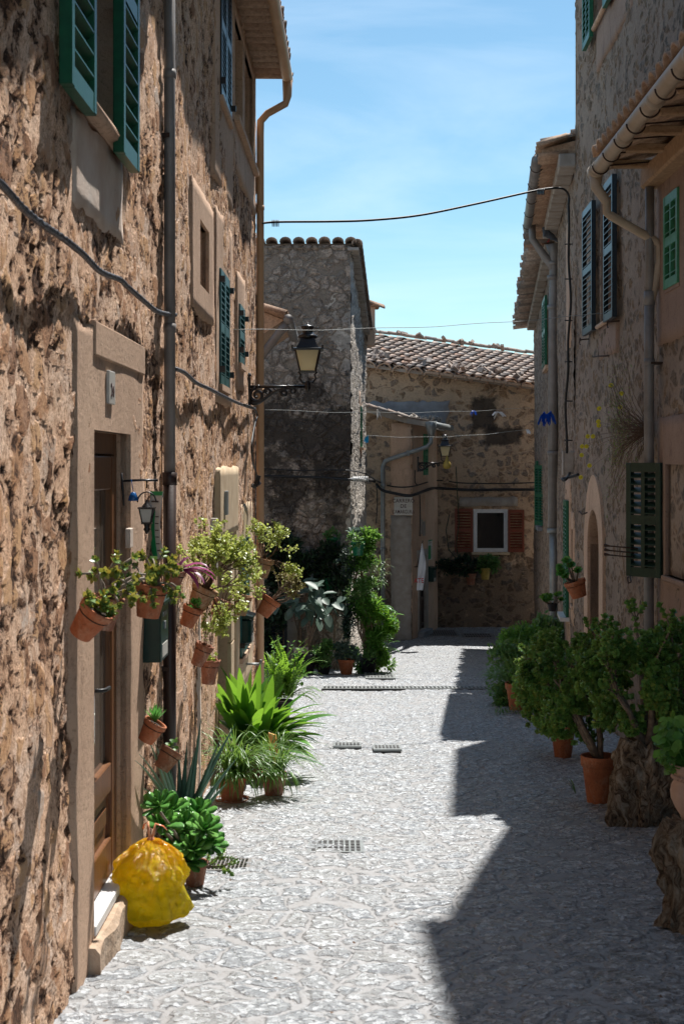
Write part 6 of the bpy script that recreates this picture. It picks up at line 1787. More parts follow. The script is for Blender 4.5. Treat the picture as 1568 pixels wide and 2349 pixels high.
def aeonium():
    random.seed(5)
    t, p = ground_thing(447, 2030, 'rosette_plant', 'bright green plant of fleshy spoon-leaved rosettes behind the yellow bag', 'plant')
    M = Matrix.Translation(p); pot_mesh(M, .07, .13, 'terra3', t)
    mb = MB(); heads = []
    sp = [(392, 1862, -.02), (372, 1892, .1), (420, 1898, -.1), (455, 1868, .0), (468, 1905, -.12), (405, 1935, -.15), (440, 1948, -.2), (480, 1935, -.1), (428, 1975, -.16), (365, 1850, .12)]
    for x, y, dy in sp:
        c = W(x, y, min(p.y+dy, 1.03*FK/(824-x))); mb.tube([p+V((0, 0, .11)), p.lerp(c, .5)+V((0, 0, .05)), c-V((0, 0, .02))], [.012, .01, .008], 6); heads.append(c)
    mb.build('stems', Mt['stem'], t)
    mb = MB()
    for c in heads:
        ax = V((rnd(-.5, .6), -.6, rnd(.5, 1.1))); ax.normalize(); a0 = ax.orthogonal().normalized(); b0 = ax.cross(a0)
        for l, (n, e, L) in enumerate(((8, 1.0, .100), (6, .7, .078), (4, .4, .045))):
            for k in range(n):
                an = 6.283*(k+.4*l)/n+rnd(-.1, .1); o = a0*math.cos(an)+b0*math.sin(an); d = (o*e+ax*(.28+.35*l)).normalized(); s = d.cross(ax).normalized(); u = s.cross(d)
                LL = L*rnd(.85, 1.1); w = LL*.255
                pr = [(0, .25), (.3, .42), (.6, .9), (.85, 1.0), (1.0, .55), (1.06, .05)]; vs = []
                for f, q in pr:
                    b = c+d*LL*f+ax*.012*f*f; vs += [b-s*w*q+u*w*.18, b+u*w*.22*q, b+s*w*q+u*w*.18, b-u*w*.16*q]
                fs = []
                for i in range(len(pr)-1):
                    for m in range(4): fs.append((i*4+m, i*4+(m+1) % 4, i*4+4+(m+1) % 4, i*4+4+m))
                mb.add(vs, fs, 0, True)
    mb.build('leaves', Mt['l_aeon'], t)
    # side sprig of a small jade
    mb = MB(); ends = []
    for k in range(5): branches(mb, p+V((.05, -.02, .1)), (rnd(.4, 1), rnd(-.4, .2), rnd(.1, .8)), .10, .004, 1, .5, 0, ends)
    mb.build('sprig', Mt['bark'], t); succ_leaves(t, ends, 4, .02, .010, 'l_jade', name='sprig_leaves')
aeonium()

def aloe():
    random.seed(8)
    t, p = ground_thing(420, 1972, 'aloe_plant', 'tall grey-green aloe with long pointed fleshy leaves below the brown pipe', 'plant')
    M = Matrix.Translation(p); pot_mesh(M, .11, .17, 'terra3', t)
    mb = MB(); pr = lambda f: (1-f)**.75*(.75+.25*math.cos(f*2))
    tips = [(338, 1700, .2), (322, 1745, .1), (352, 1705, -.1), (312, 1760, .3), (378, 1745, -.2), (392, 1768, -.1), (430, 1700, .1), (462, 1648, .1), (448, 1720, .0), (505, 1700, .0), (540, 1665, .1), (498, 1762, -.15), (478, 1790, -.2), (355, 1800, -.2), (520, 1800, -.2), (545, 1740, .1), (410, 1720, .2), (330, 1820, -.1)]
    for x, y, dy in tips:
        c = W(x, y, min(p.y+dy, 1.09*FK/(824-x))); b = p+V((rnd(-.03, .03), rnd(-.03, .03), .15)); d = c-b; L = d.length*1.03
        d.normalize(); d = (d+V((0, 0, .10))).normalized(); blade(mb, b, d, L, rnd(.026, .036), .22, 9, pr, .3, .02, hint=(1, rnd(-.5, .5), 0))
    mb.build('leaves', Mt['l_aloe'], t)
    mb = MB(); ends = []                   # little weeds growing through it
    for k in range(6): branches(mb, p+V((.08+rnd(-.02, .05), -.12, .05)), (rnd(-.2, .4), -.2, 1), .16, .003, 1, .6, 0, ends)
    mb.build('weed_stems', Mt['twig'], t); mb = MB()
    for (q, d) in ends:
        for _ in range(4): leaf(mb, q+rv(.02), rv(1), UP, .025, .016)
    mb.build('weed_leaves', Mt['l_ger'], t)
aloe()

def spider():
    random.seed(9)
    t, p = ground_thing(532, 1838, 'potted_plant', 'strap-leaved arching plant in a square-lipped terracotta pot in front of the broad leaves', 'potted plant')
    M = Matrix.Translation(p); pot_mesh(M, .112, .20, 'terra', t)
    mb = MB(M); mb.lathe([(.0, .0), (.12, .0), (.13, .025), (.12, .025), (.118, .01)], (0, 0, .0), 20); mb.build('saucer', Mt['terra3'], t)
    for nm, mt, cnt, w in (('leaves', 'l_spider', 170, .0075),):
        mb = MB()
        for k in range(cnt):
            a = rnd(0, 6.28); e = rnd(.2, 1.1); b = p+V((rnd(-.06, .10), rnd(-.06, .06), .18)); d = V((math.cos(a)*e+.25, math.sin(a)*e*.7-.15, rnd(.7, 1.5)))
            blade(mb, b, d, rnd(.28, .56), w*rnd(.7, 1.25), rnd(1.6, 3.2), 8, lambda f: (1-f)**.5*min(1, .4+f*4), .35)
        for k in range(46):
            b = p+V((rnd(-.10, .12), -.10, .19)); blade(mb, b, (rnd(-.6, .7), -.7, rnd(.2, .9)), rnd(.2, .34), w, rnd(2.4, 3.8), 8, lambda f: (1-f)**.5*min(1, .4+f*4), .35)
        mb.build(nm, Mt[mt], t)
    mb = MB()                               # second clump, to the right of the pot
    for k in range(120):
        a = rnd(0, 6.28); e = rnd(.2, 1.1); b = p+V((.30+rnd(-.08, .08), .25+rnd(-.06, .06), .16)); d = V((math.cos(a)*e+.1, math.sin(a)*e*.7-.15, rnd(.8, 1.5)))
        blade(mb, b, d, rnd(.28, .5), .0075*rnd(.7, 1.2), rnd(1.6, 3.4), 8, lambda f: (1-f)**.5*min(1, .4+f*4), .35)
    for k in range(40):
        b = p+V((.30+rnd(-.10, .10), .15, .16)); blade(mb, b, (rnd(-.5, .8), -.7, rnd(.2, .9)), rnd(.2, .32), .0075, rnd(2.4, 3.8), 8, lambda f: (1-f)**.5*min(1, .4+f*4), .35)
    t2 = thing('potted_plant', p+V((.30, .25, -.01)), 'second strap-leaved plant in a low dark pot, right of the square-lipped one', 'potted plant')
    mb.build('leaves', Mt['l_spider'], t2)
    pot_mesh(Matrix.Translation(p+V((.30, .25, -.01))), .10, .17, 'terra3', t2)
spider()

def aspidistra():
    random.seed(12)
    t, p = ground_thing(575, 1790, 'broadleaf_plant', 'large clump of broad glossy bright green leaves on the left, its biggest leaf upright', 'plant')
    p = p+V((.0, .1, 0)); pot_mesh(Matrix.Translation(p), .16, .24, 'terra3', t)
    mb = MB(); pr = lambda f: .12 if f < .18 else max(.02, math.sin(math.pi*min(1, (f-.16)/.84))**.62*(1.08-.35*f))
    tips = [(597, 1522, -.1, .05), (626, 1548, -.05, .05), (575, 1540, .1, .2), (548, 1536, .2, .3), (530, 1560, .1, .4), (508, 1535, .2, .5), (500, 1575, -.1, .5), (485, 1610, .0, .9), (560, 1570, -.3, .4),
            (650, 1575, .1, .7), (675, 1590, .1, 1.0), (700, 1600, .1, 1.2), (725, 1632, .0, 1.5), (757, 1658, .0, 1.7), (738, 1690, -.05, 2.0), (715, 1720, -.1, 2.3), (690, 1745, -.1, 2.5), (668, 1762, -.2, 2.7), (705, 1668, -.2, 1.9), (640, 1740, -.3, 2.6),
            (660, 1640, -.3, 1.6), (630, 1610, -.3, 1.0), (600, 1640, -.45, 1.5), (680, 1700, -.3, 2.0), (735, 1650, .1, 1.6), (520, 1600, -.2, .8), (505, 1640, -.2, 1.4), (585, 1590, -.3, .7), (612, 1565, .2, .3), (640, 1605, .2, .6)]
    ex = [(rnd(490, 740), rnd(1560, 1760), rnd(-.4, .3), rnd(.8, 2.2)) for _ in range(135)]
    for i, (x, y, dy, dr) in enumerate(tips+ex):
        if i >= len(tips) and (x > 640 and y < 1590+(x-640)*.7): continue
        c = W(x, y, p.y+dy); b = p+V((rnd(-.08, .08), rnd(-.05, .08), .20)); d = c-b; L = d.length
        h = V((d.x, d.y, 0)).length; up = d.z
        dd = V((d.x, d.y, up+h*dr*.42+.05)).normalized()
        LL = L*(1+.10*dr); w = rnd(.040, .056) if L > .35 else .038
        if i == 0: w = .062; LL = L
        if i == 1: w = .055
        # aim the bent blade so that its tip lands where it should
        for it in range(6):
            n = 9; q = V(b); e = V(dd); st = LL/n
            for k in range(n+1-1):
                f = k/n; q = q+e*st; e = (e+V((0, 0, -dr*.55*st/LL*(.4+1.6*f)))).normalized()
            err = c-q; dd = (dd+err/LL*.8).normalized()
        blade(mb, b, dd, LL, w, dr*.55, 9, pr, .22, roll=rnd(-.4, .4), hint=(1, -.3, 0) if abs(dd.x) < .35 else None)
    mb.build('leaves', Mt['l_asp'], t)
aspidistra()

def fern():
    random.seed(14)
    t = thing('fern', (W(645, 1600, 16.6).x, 16.6, G(16.6)), 'light green fern standing at the foot of the beige downpipe', 'fern')
    p = V(t.location); pot_mesh(Matrix.Translation(p), .13, .24, 'darkpot', t)
    mb = MB()
    def frond(b, d, L, w, dr):
        d = V(d).normalized(); q = V(b); n = 26; side = d.cross(UP).normalized()
        for i in range(n):
            f = i/n; s = L/n; q2 = q+d*s; up = side.cross(d)
            ww = w*math.sin(math.pi*min(1, .15+.85*f))**.8*(1.05-.6*f)
            for sg in (-1, 1): 
                dd = (side*sg+d*.35+rv(.12)).normalized(); leaf(mb, q, dd, up, ww, s*.95, .1)
            q = q2; d = (d+V((0, 0, -dr/n*(.3+1.7*f)))).normalized(); side = (side-d*side.dot(d)).normalized()
    for k in range(46):
        a = rnd(0, 6.28); e = rnd(.15, .8); frond(p+V((rnd(-.12, .12), rnd(-.1, .1), .28)), (math.cos(a)*e+.08, math.sin(a)*e*.8-.15, 1.25), rnd(.45, .82), rnd(.05, .075), rnd(.8, 2.0))
    for k in range(8): frond(p+V((.1, -.1, .3)), (rnd(.5, 1), -.3, rnd(.2, .7)), rnd(.35, .5), .05, 1.4)
    mb.build('fronds', Mt['l_fern'], t)
    mb = MB()
    for k in range(90): leaf(mb, p+V((rnd(-.1, .28), rnd(-.2, .0), rnd(.35, .95))), rv(1), UP, rnd(.04, .06), rnd(.03, .04))
    mb.build('leaves', Mt['l_lush'], t)
fern()
# leaning board
mb = MB(); a = WG(634, 1806); mb.prism([a+V((-.035, 0, 0)), a+V((.025, -.01, 0)), a+V((.02, .05, .20)), a+V((-.01, .07, .40)), a+V((-.07, .07, .42))], (.004, .022, 0)); 
tag(mb.build('wooden_board', Mt['board'], loc=a), 'short raw yellow board leaning under the broad-leaved plant', 'board')

# ---- leafy masses
def crown(t, c, rad, n, L, w, mat, name='leaves', ends=None, lump=5, shape=None, clus=4):
    """leaves gathered in clumps through an uneven volume"""
    mb = MB(); c = V(c); rad = V(rad)
    hubs = [(V((random.gauss(0, 1), random.gauss(0, 1), random.gauss(0, 1))).normalized()*rnd(.35, 1.)) for _ in range(lump)]
    for i in range(n):
        h = random.choice(hubs); q = h+rv(.33)
        if q.length > 1.12: q = q.normalized()*rnd(.8, 1.1)
        p = c+V((q.x*rad.x, q.y*rad.y, q.z*rad.z))
        o = V((q.x, q.y, q.z+.3)).normalized()
        for k in range(clus):
            leaf(mb, p+rv(L*.4), (o*.8+rv(1)).normalized(), UP+rv(.6), L*rnd(.7, 1.25), w*rnd(.8, 1.2))
    return mb.build(name, Mt[mat], t)

def jade(t, base, c, rad, r0, depth, nclus, L=.035, w=.022, mat='l_jade', nst=7):
    """woody jade tree: stout trunk, forking limbs that reach through the crown, rosettes of thick leaves"""
    mb = MB(); base = V(base); c = V(c); rad = V(rad); ends = []
    for k in range(nst):
        a = 6.283*k/nst+rnd(-.3, .3); q = c+V((math.cos(a)*rad.x*.62, math.sin(a)*rad.y*.6, rnd(-.35, .6)*rad.z))
        m = base.lerp(q, .45)+V((0, 0, .1*rad.z))+rv(.02)
        pts = [base, base.lerp(m, .5)+rv(.015), m, m.lerp(q, .5)+rv(.03), q]
        mb.tube(pts, [r0, r0*.75, r0*.55, r0*.42, r0*.3], 8)
        for s in range(3): branches(mb, pts[2+(s % 3)], (q-base).normalized()+rv(.7)+V((0, 0, .3)), rad.x*.45, r0*.28, 1, .6, .03, ends, 4, (2, 3), .7, .22)
    mb.build('trunk', Mt['bark'], t)
    mb = MB()
    hubs = [V((random.gauss(0, 1), random.gauss(0, 1), random.gauss(0, 1)+.15)).normalized()*rnd(.8, 1.12) for _ in range(22)]
    for i in range(nclus):
        h = random.choice(hubs)*rnd(.6, 1); q = h+rv(.20)
        if q.length > 1.2: q = q.normalized()*rnd(.9, 1.2)
        if q.z < -.75: continue
        p = c+V((q.x*rad.x, q.y*rad.y, q.z*rad.z)); ax = (V((q.x, q.y, q.z+.5))+rv(.35)).normalized()
        rosette(mb, p, ax, L*rnd(.8, 1.2), 4, w, .7, 2)
    for (p, d) in ends: rosette(mb, p, d, L, 4, w, .7, 2)
    mb.build('leaves', Mt[mat], t)

def stump(name, base, H, r, label, seed, lean=(0, 0), top=.8, base_spread=1.15, waist=.85):
    random.seed(seed); b = V(base); t = thing(name, b, label, 'tree stump planter')
    na, nz = 64, 44; vs = []
    for j in range(nz+1):
        f = j/nz
        for i in range(na):
            a = 6.283*i/na; cx_, sy_ = math.cos(a), math.sin(a)
            rr = r*(base_spread*(1-f)**1.6+waist*math.sin(f*math.pi)**.8*.55+top*f**1.3*.9+.12)
            n1 = noise.noise(V((cx_*1.3+seed, sy_*1.3, f*1.6))); n2 = noise.noise(V((cx_*3.2, sy_*3.2+seed, f*2.6+n1*1.5))); n3 = noise.noise(V((cx_*9, sy_*9, f*5+n2*3)))
            rr *= 1+.50*n1+.34*n2+.10*n3-.09*abs(math.sin(a*7+f*5+n1*4))
            z = H*f*(1+.14*n2 if f > .75 else 1)
            vs.append(b+V((rr*cx_+lean[0]*f, rr*sy_*.85+lean[1]*f, z+.003)))
    fs = [(j*na+i, j*na+(i+1) % na, (j+1)*na+(i+1) % na, (j+1)*na+i) for j in range(nz) for i in range(na)]
    m = len(vs); vs.append(b+V((lean[0], lean[1], H*.93))); fs += [(nz*na+i, nz*na+(i+1) % na, m) for i in range(na)]
    mb = MB(); mb.add(vs, fs, 0, True); mb.build('gnarled_wood', Mt['stump'], t); return t

def right_plants():
    random.seed(21)
    # big jade in the gnarled stump
    b = WG(1482, 1888); t = stump('stump_planter', b, .56, .205, 'large jade bush growing out of a gnarled olive stump, biggest plant on the right', 4, (.0, 0))
    c = W(1478, 1570, b.y+.1); jade(t, b+V((0, 0, .5)), c, (.46, .36, .42), .036, 2, 2000, .044, .030)
    # jade in the orange pot
    b = WG(1374, 1843); t = thing('potted_jade', b, 'jade bush in the clean orange terracotta pot beside the gnarled stump', 'potted plant')
    pot_mesh(Matrix.Translation(b), .135, .355, 'terra', t); c = W(1312, 1588, b.y+.15); jade(t, b+V((0, 0, .30)), c, (.38, .33, .46), .028, 2, 1500, .042, .029)
    mb = MB()
    for k in range(5): blade(mb, b+V((-.16, .1, .05)), (rnd(-.6, -.1), -.2, rnd(.3, 1)), .2, .006, 1.6, 6)
    mb.build('side_blades', Mt['l_dark'], t)
    b = WG(1290, 1737); t = thing('potted_jade', b, 'farther jade bush in an orange pot half hidden behind the front pot', 'potted plant')
    pot_mesh(Matrix.Translation(b), .115, .30, 'terra', t); c = W(1262, 1580, b.y+.3); jade(t, b+V((0, 0, .26)), c, (.34, .34, .46), .024, 2, 1400, .044, .030, mat='l_jade')
    # far bushes
    b = WG(1186, 1632); t = thing('potted_grass', b, 'pale arching grass tuft in an orange pot at the edge of the dark bushes', 'potted plant'); b.x += .02
    pot_mesh(Matrix.Translation(b), .17, .36, 'terra', t); mb = MB()
    for k in range(170):
        a = rnd(0, 6.28); e = rnd(.1, .9); blade(mb, b+V((rnd(-.07, .07), rnd(-.07, .07), .30)), (math.cos(a)*e-.35, math.sin(a)*e-.2, 1.1), rnd(.35, .6), .007, rnd(1.2, 2.6), 7, lambda f: (1-f)**.5)
    mb.build('leaves', Mt['l_spider'], t)
    for (x, y, dd, rad, n, L, w, mat, lab) in (
            (1178, 1555, 18.6, (.42, .4, .50), 1700, .055, .035, 'l_dark', 'feathery dark green bush at the left end of the right-hand plants, over the drain channel'),
            (1215, 1500, 20.2, (.46, .4, .42), 1300, .07, .032, 'l_lush', 'bright green leafy bush near the grey downpipe, topmost of the far right plants'),
            (1262, 1475, 21.0, (.32, .4, .40), 900, .08, .03, 'l_dark', 'dark glossy bush at the foot of the grey downpipe')):
        g = V(((x-CX)/FK*dd, dd, G(dd))); t = thing('leafy_bush', g, lab, 'bush', 'bushes along the right wall')
        pot_mesh(Matrix.Translation(g), .15, .28, 'terra3', t)
        c = W(x, y, dd); crown(t, c, rad, n, L, w, mat, lump=16, clus=3)
        mb = MB()
        for k in range(70):
            a = rnd(0, 6.28); blade(mb, g+V((0, 0, .25)), (math.cos(a)*.6-.3, math.sin(a)*.5-.3, 1.0), rnd(.4, .9)*rad[2]*2, .008, rnd(.8, 2.2), 7)
        mb.build('long_blades', Mt['l_dark'], t)
        mb = MB()
        for k in range(6): mb.tube([g+V((0, 0, .2)), g+V((rnd(-.1, .1), rnd(-.1, .1), .45)), c+rv(.2)], [.012, .01, .006], 6)
        mb.build('stems', Mt['bark'], t)
    # trailing feathery weed on the ground
    mb = MB(); g = WG(1165, 1640)
    for k in range(240):
        p = g+V((rnd(-.15, .45), rnd(-.15, .15), rnd(.0, .08))); leaf(mb, p, rv(1)+V((-.3, 0, .3)), UP, .045, .016)
    tag(mb.build('trailing_weed', Mt['l_dark'], loc=g), 'low feathery weed trailing over the paving below the grass tuft', 'weed')
    # urn on the nearest stump
    b = WG(1585, 2125); t0 = stump('stump_pedestal', b+V((.03, .0, 0)), .50, .17, 'tall gnarled olive stump at the right edge carrying the pale urn', 9, (-.03, 0), .75, 1.0, .7)
    t0['category'] = 'tree stump'
    u = b+V((-.0, .0, .53)); t = thing('garden_urn', u, 'pale clay urn with rope moulding holding a bright geranium, right edge', 'potted plant')
    mb = MB(Matrix.Translation(u)); s = .9
    prof = [(0, -.03), (.05, -.03), (.06, .0), (.085, .04), (.108, .09), (.112, .13), (.104, .165), (.092, .185), (.098, .192), (.102, .20), (.096, .21), (.088, .22), (.092, .24), (.104, .255), (.106, .27), (.098, .272), (.088, .255), (.08, .22)]
    mb.lathe([(a*s, z*s) for a, z in prof], (0, 0, 0), 32)
    mb.build('urn', Mt['urn'], t)
    mb = MB(Matrix.Translation(u)); n = 30
    for k in range(n):
        a = 6.283*k/n; mb.tube([(.095*s*math.cos(a), .095*s*math.sin(a), .195*s), (.100*s*math.cos(a+.12), .100*s*math.sin(a+.12), .203*s), (.095*s*math.cos(a+.24), .095*s*math.sin(a+.24), .213*s)], [.006, .009, .006], 6)
    mb.build('rope_moulding', Mt['urn'], t)
    mb = MB(Matrix.Translation(u)); mb.lathe([(0, .225), (.075, .22)], (0, 0, 0), 14); mb.build('soil', Mt['soil'], t)
    mb = MB(); st = MB()
    for k in range(95):
        p = W(1560, 1705, u.y)+V((random.gauss(0, .055), random.gauss(0, .05), random.gauss(0, .055)+.01)); p.x = max(p.x, W(1506, 0, u.y).x)
        st.tube([u+V((0, 0, .22)), p.lerp(u, .4)+V((0, 0, .06)), p], [.003]*3, 4)
        # round scalloped geranium leaf
        ax = (rv(.7)+V((-.2, -.6, .7))).normalized(); a0 = ax.orthogonal().normalized(); b0 = ax.cross(a0); rr = rnd(.020, .034); m = 13
        vs = [p]+[p+(a0*math.cos(6.0*i/m)+b0*math.sin(6.0*i/m))*rr*(1+.09*math.cos(i*3.1))+ax*rr*.22*(1+.5*math.sin(i*2.2)) for i in range(m+1)]
        mb.add(vs, [(0, i+1, i+2) for i in range(m)], 0, True)
    st.build('stems', Mt['l_ger'], t); mb.build('leaves', Mt['l_ger'], t)
    mb = MB()
    for k in range(16): rosette(mb, W(1525+rnd(-12, 15), 1758+rnd(-18, 14), u.y-.06), rv(.6)+V((-.4, -.4, .4)), .022, 4, .012, .6, 2)
    mb.build('side_leaves', Mt['l_jade'], t)
    # hanging pots on the right wall
    F = FR3; random.seed(31)
    t, M, top, ax = wallpot(FR2, 1322, 1351, .125, .20, 18, .22, 'terra', 'terracotta pot in a wire ring on the right wall with rosettes leaning left', group='pots hung on the right wall')
    mb = MB(); hs = []
    for (x, y) in ((1285, 1305), (1296, 1325), (1310, 1300), (1288, 1318), (1325, 1312), (1300, 1290)):
        q = W(x, y, top.y-.1); mb.tube([top, top.lerp(q, .5)+V((0, 0, -.03)), q], [.014, .012, .009], 6); hs.append((q, (V((-.3, -.6, .8)))))
    mb.build('stems', Mt['bark'], t); succ_leaves(t, hs, 8, .085, .045, 'l_aeon', nr=9)
    c = W(1266, 1392, 19.6); t = thing('potted_plant', c, 'small dark pot with a loose rosette crown beside the pale lower downpipe', 'potted plant', 'pots hung on the right wall')
    pot_mesh(Matrix.Translation(c-V((0, 0, .06))), .07, .11, 'darkpot', t); mb = MB(); hs = []
    for k in range(9): q = c+V((rnd(-.14, .14), rnd(-.1, .1), rnd(.07, .16))); mb.tube([c, q], .006, 5); hs.append((q, V((rnd(-.3, .3), -.5, .8))))
    mb.build('stems', Mt['bark'], t); succ_leaves(t, hs, 8, .075, .035, 'l_ger', nr=8)
    # straggling wall plant with yellow flowers
    root = W(1484, 985, 12.75); t = thing('wall_weed', root, 'dry straggling weed with small yellow flowers growing from the right wall', 'plant')
    mb = MB(); ends = []
    for k in range(90):
        d = V((-rnd(.1, .35), rnd(.3, 1.0), rnd(-.5, .25))); p = [root+rv(.05)]
        L = rnd(.5, 1.5); n = 7
        for i in range(n):
            d = (d.normalized()+rv(.18)+V((0, 0, .03))).normalized(); q = p[-1]+d*L/n
            lim = 2.80+.0316*(q.y-12)-.04
            q.x = min(max(q.x, lim-.22), lim); p.append(q)
        mb.tube(p, [.0032*(1-.5*i/n) for i in range(n+1)], 4); ends += p[3:]
    mb.build('stems', Mt['twig'], t)
    mb = MB()
    for p in ends:
        for _ in range(5): leaf(mb, p+rv(.05), rv(1), UP, rnd(.018, .035), .005)
    mb.build('leaves', Mt['l_dry'], t)
    mb = MB()
    for p in random.sample(ends, 200): 
        for _ in range(2): leaf(mb, p+rv(.05), rv(1), UP, rnd(.015, .03), .008)
    mb.build('green_leaves', Mt['l_ger'], t)
    for (x, y) in ((1400, 884), (1424, 903), (1373, 937), (1421, 934), (1371, 967), (1372, 976), (1347, 1001), (1359, 1001), (1334, 1024), (1344, 1024), (1333, 1044), (1351, 1068), (1331, 1095)):
        dd = 12.9+(1484-x)/150*3.1; c = W(x, y, dd); ax = V((-.4, -.9, .3)).normalized(); a0 = ax.orthogonal().normalized(); b0 = ax.cross(a0); mb = MB()
        for i in range(11): an = 6.283*i/11; leaf(mb, c, a0*math.cos(an)+b0*math.sin(an), ax, .028, .015)
        mb.lathe([(.009, 0), (.0, .008)], c, 8); f = mb.build('flower', Mt['l_yellow'], t)
        mb = MB(); near = min(ends, key=lambda e: (e-c).length); mb.tube([near, near.lerp(c, .5)+V((0, 0, .02)), c], .0018, 4); mb.build('flower_stalk', Mt['twig'], t)
right_plants()

def court():
    random.seed(41)
    # tall tower of climbing pot plants in the sun at the corner
    b = WG(845, 1542); D0 = b.y
    t = thing('climbing_plant', b, 'tall bushy column of climbing plants in the sun at the corner of the dark house', 'climbing plant')
    pot_mesh(Matrix.Translation(b), .16, .26, 'darkpot', t)
    mb = MB()
    for k in range(8): mb.tube([b+rv(.05)+V((0, 0, .3)), W(840+rnd(-20, 20), 1450, D0), W(825+rnd(-15, 15), 1340, D0+.1), W(822+rnd(-15, 15), 1240, D0+.2)], [.018, .015, .012, .006], 6)
    mb.build('stems', Mt['bark'], t)
    specs = [((845, 1395), (.32, .24, .24), 1000, .07, .026, 'l_lush'), ((868, 1428), (.28, .26, .24), 1100, .08, .022, 'l_fern'), ((862, 1480), (.26, .24, .30), 900, .09, .028, 'l_lush'), ((835, 1510), (.30, .24, .24), 700, .08, .035, 'l_dark'), ((868, 1522), (.24, .22, .20), 500, .08, .03, 'l_fern'),
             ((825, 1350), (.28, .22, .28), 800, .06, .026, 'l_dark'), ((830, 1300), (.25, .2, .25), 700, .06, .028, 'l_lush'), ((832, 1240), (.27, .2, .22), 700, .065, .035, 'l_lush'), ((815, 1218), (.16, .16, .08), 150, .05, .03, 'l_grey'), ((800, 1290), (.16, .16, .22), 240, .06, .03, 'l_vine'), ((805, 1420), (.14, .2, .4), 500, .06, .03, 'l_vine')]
    for (x, y), rad, n, L, w, mat in specs: crown(t, W(x, y, D0+.1), rad, n, L, w, mat, lump=12, clus=2, name='foliage')
    mb = MB()
    for k in range(26):
        p = W(868+rnd(-12, 12), 1430+rnd(-40, 70), D0-.1); blade(mb, p, (rnd(.3, 1), -.4, rnd(-.1, .8)), rnd(.25, .38), .03, 1.2, 6)
    mb.build('broad_leaves', Mt['l_asp'], t)
    mb = MB(); blade(mb, W(895, 1408, D0-.2), (1, -.5, .05), .27, .035, .3, 6); mb.build('pale_leaf', Mt['l_asp'], t)
    mb = MB()
    for k in range(60):
        p = W(rnd(845, 880), rnd(1290, 1350), D0-.05); blade(mb, p, (rnd(-.1, .5), -.3, rnd(-.2, .6)), rnd(.15, .3), .006, 2, 6)
    mb.build('trailing_blades', Mt['l_spider'], t)
    for (x, y, lab) in ((821, 1258, 'green glazed pot at the top of the sunlit climbing column'), (671, 1270, 'green glazed pot high on the dark wall, left one'), (764, 1248, 'green glazed pot high on the dark wall, right one'), (752, 1340, 'green glazed pot lower on the dark wall, behind the broad grey leaves')):
        dd = D0-.15 if x == 821 else 25.3; c = W(x, y, dd); t = thing('wall_pot', c, lab, 'potted plant', 'green glazed pots in the court')
        pot_mesh(Matrix.Translation(c-V((0, 0, .12))), .12, .24, 'gpot', t)
        crown(t, c+V((0, -.05, .16)), (.16, .1, .12), 60, .07, .035, 'l_dark', lump=5, clus=2)
    # vine over the shaded wall
    t = thing('wall_vine', (W(700, 1300, 25.3).x, 25.3, G(25.3)), 'dark leafy vine spreading over the shaded wall of the court', 'vine')
    mb = MB()
    for k in range(16):
        x = rnd(620, 790); pts = [W(x+rnd(-10, 10), 1545, 25.3), W(x+rnd(-15, 15), 1450, 25.35), W(x+rnd(-25, 25), 1340, 25.35), W(x+rnd(-35, 35), 1250, 25.37)]; mb.tube(pts, [.014, .012, .009, .004], 5)
    mb.build('stems', Mt['bark'], t)
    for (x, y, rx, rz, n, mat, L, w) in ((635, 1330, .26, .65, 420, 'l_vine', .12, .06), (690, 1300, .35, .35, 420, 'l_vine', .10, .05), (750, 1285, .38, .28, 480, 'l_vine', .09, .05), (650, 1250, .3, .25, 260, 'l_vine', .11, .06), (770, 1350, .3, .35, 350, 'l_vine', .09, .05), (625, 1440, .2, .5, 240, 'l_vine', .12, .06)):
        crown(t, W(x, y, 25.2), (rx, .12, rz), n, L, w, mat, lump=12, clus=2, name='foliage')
    # big-leaved potted plant
    b = WG(700, 1548); t = thing('potted_plant', b, 'leggy plant with drooping big grey-green leaves in a dark pot, shaded court', 'potted plant')
    pot_mesh(Matrix.Translation(b), .2, .36, 'darkpot', t); mb = MB()
    for k in range(6): mb.tube([b+V((0, 0, .3)), b+V((rnd(0, .12), 0, .6)), W(715+rnd(-30, 40), 1400+rnd(-20, 20), b.y)], [.02, .016, .01], 6)
    mb.build('stems', Mt['bark'], t); mb = MB()
    for k in range(70):
        p = W(716+random.gauss(0, 32), 1380+random.gauss(0, 24), b.y+rnd(-.3, .3)); leaf(mb, p, V((rnd(-1, 1), -rnd(.1, .8), rnd(-1.2, .1))), UP+rv(.3), rnd(.18, .30), rnd(.13, .20), .2)
    mb.build('leaves', Mt['l_grey'], t)
    mb = MB(); mb.obox(W(690, 1492, b.y-.1), (1, .1, 0), UP, .24, .1, .12); 
    tag(mb.build('pot_stone', Mt['cement'], loc=W(690, 1500, b.y-.1)), 'pale stone lying on the rim of the dark pot in the court', 'stone')
    b = WG(794, 1546); t = thing('potted_plant', b, 'small red pot with bluish round leaves, just left of the sunlit climbing column', 'potted plant')
    pot_mesh(Matrix.Translation(b), .14, .25, 'terra', t); crown(t, b+V((0, 0, .38)), (.22, .2, .17), 260, .06, .05, 'l_grey', lump=9, clus=2)
    b = WG(742, 1548); t = thing('potted_plant', b, 'low mound of dark round leaves between the dark pot and the red pot', 'potted plant')
    pot_mesh(Matrix.Translation(b), .13, .2, 'darkpot', t); crown(t, b+V((0, 0, .34)), (.24, .22, .24), 420, .06, .05, 'l_dark', lump=12, clus=2)
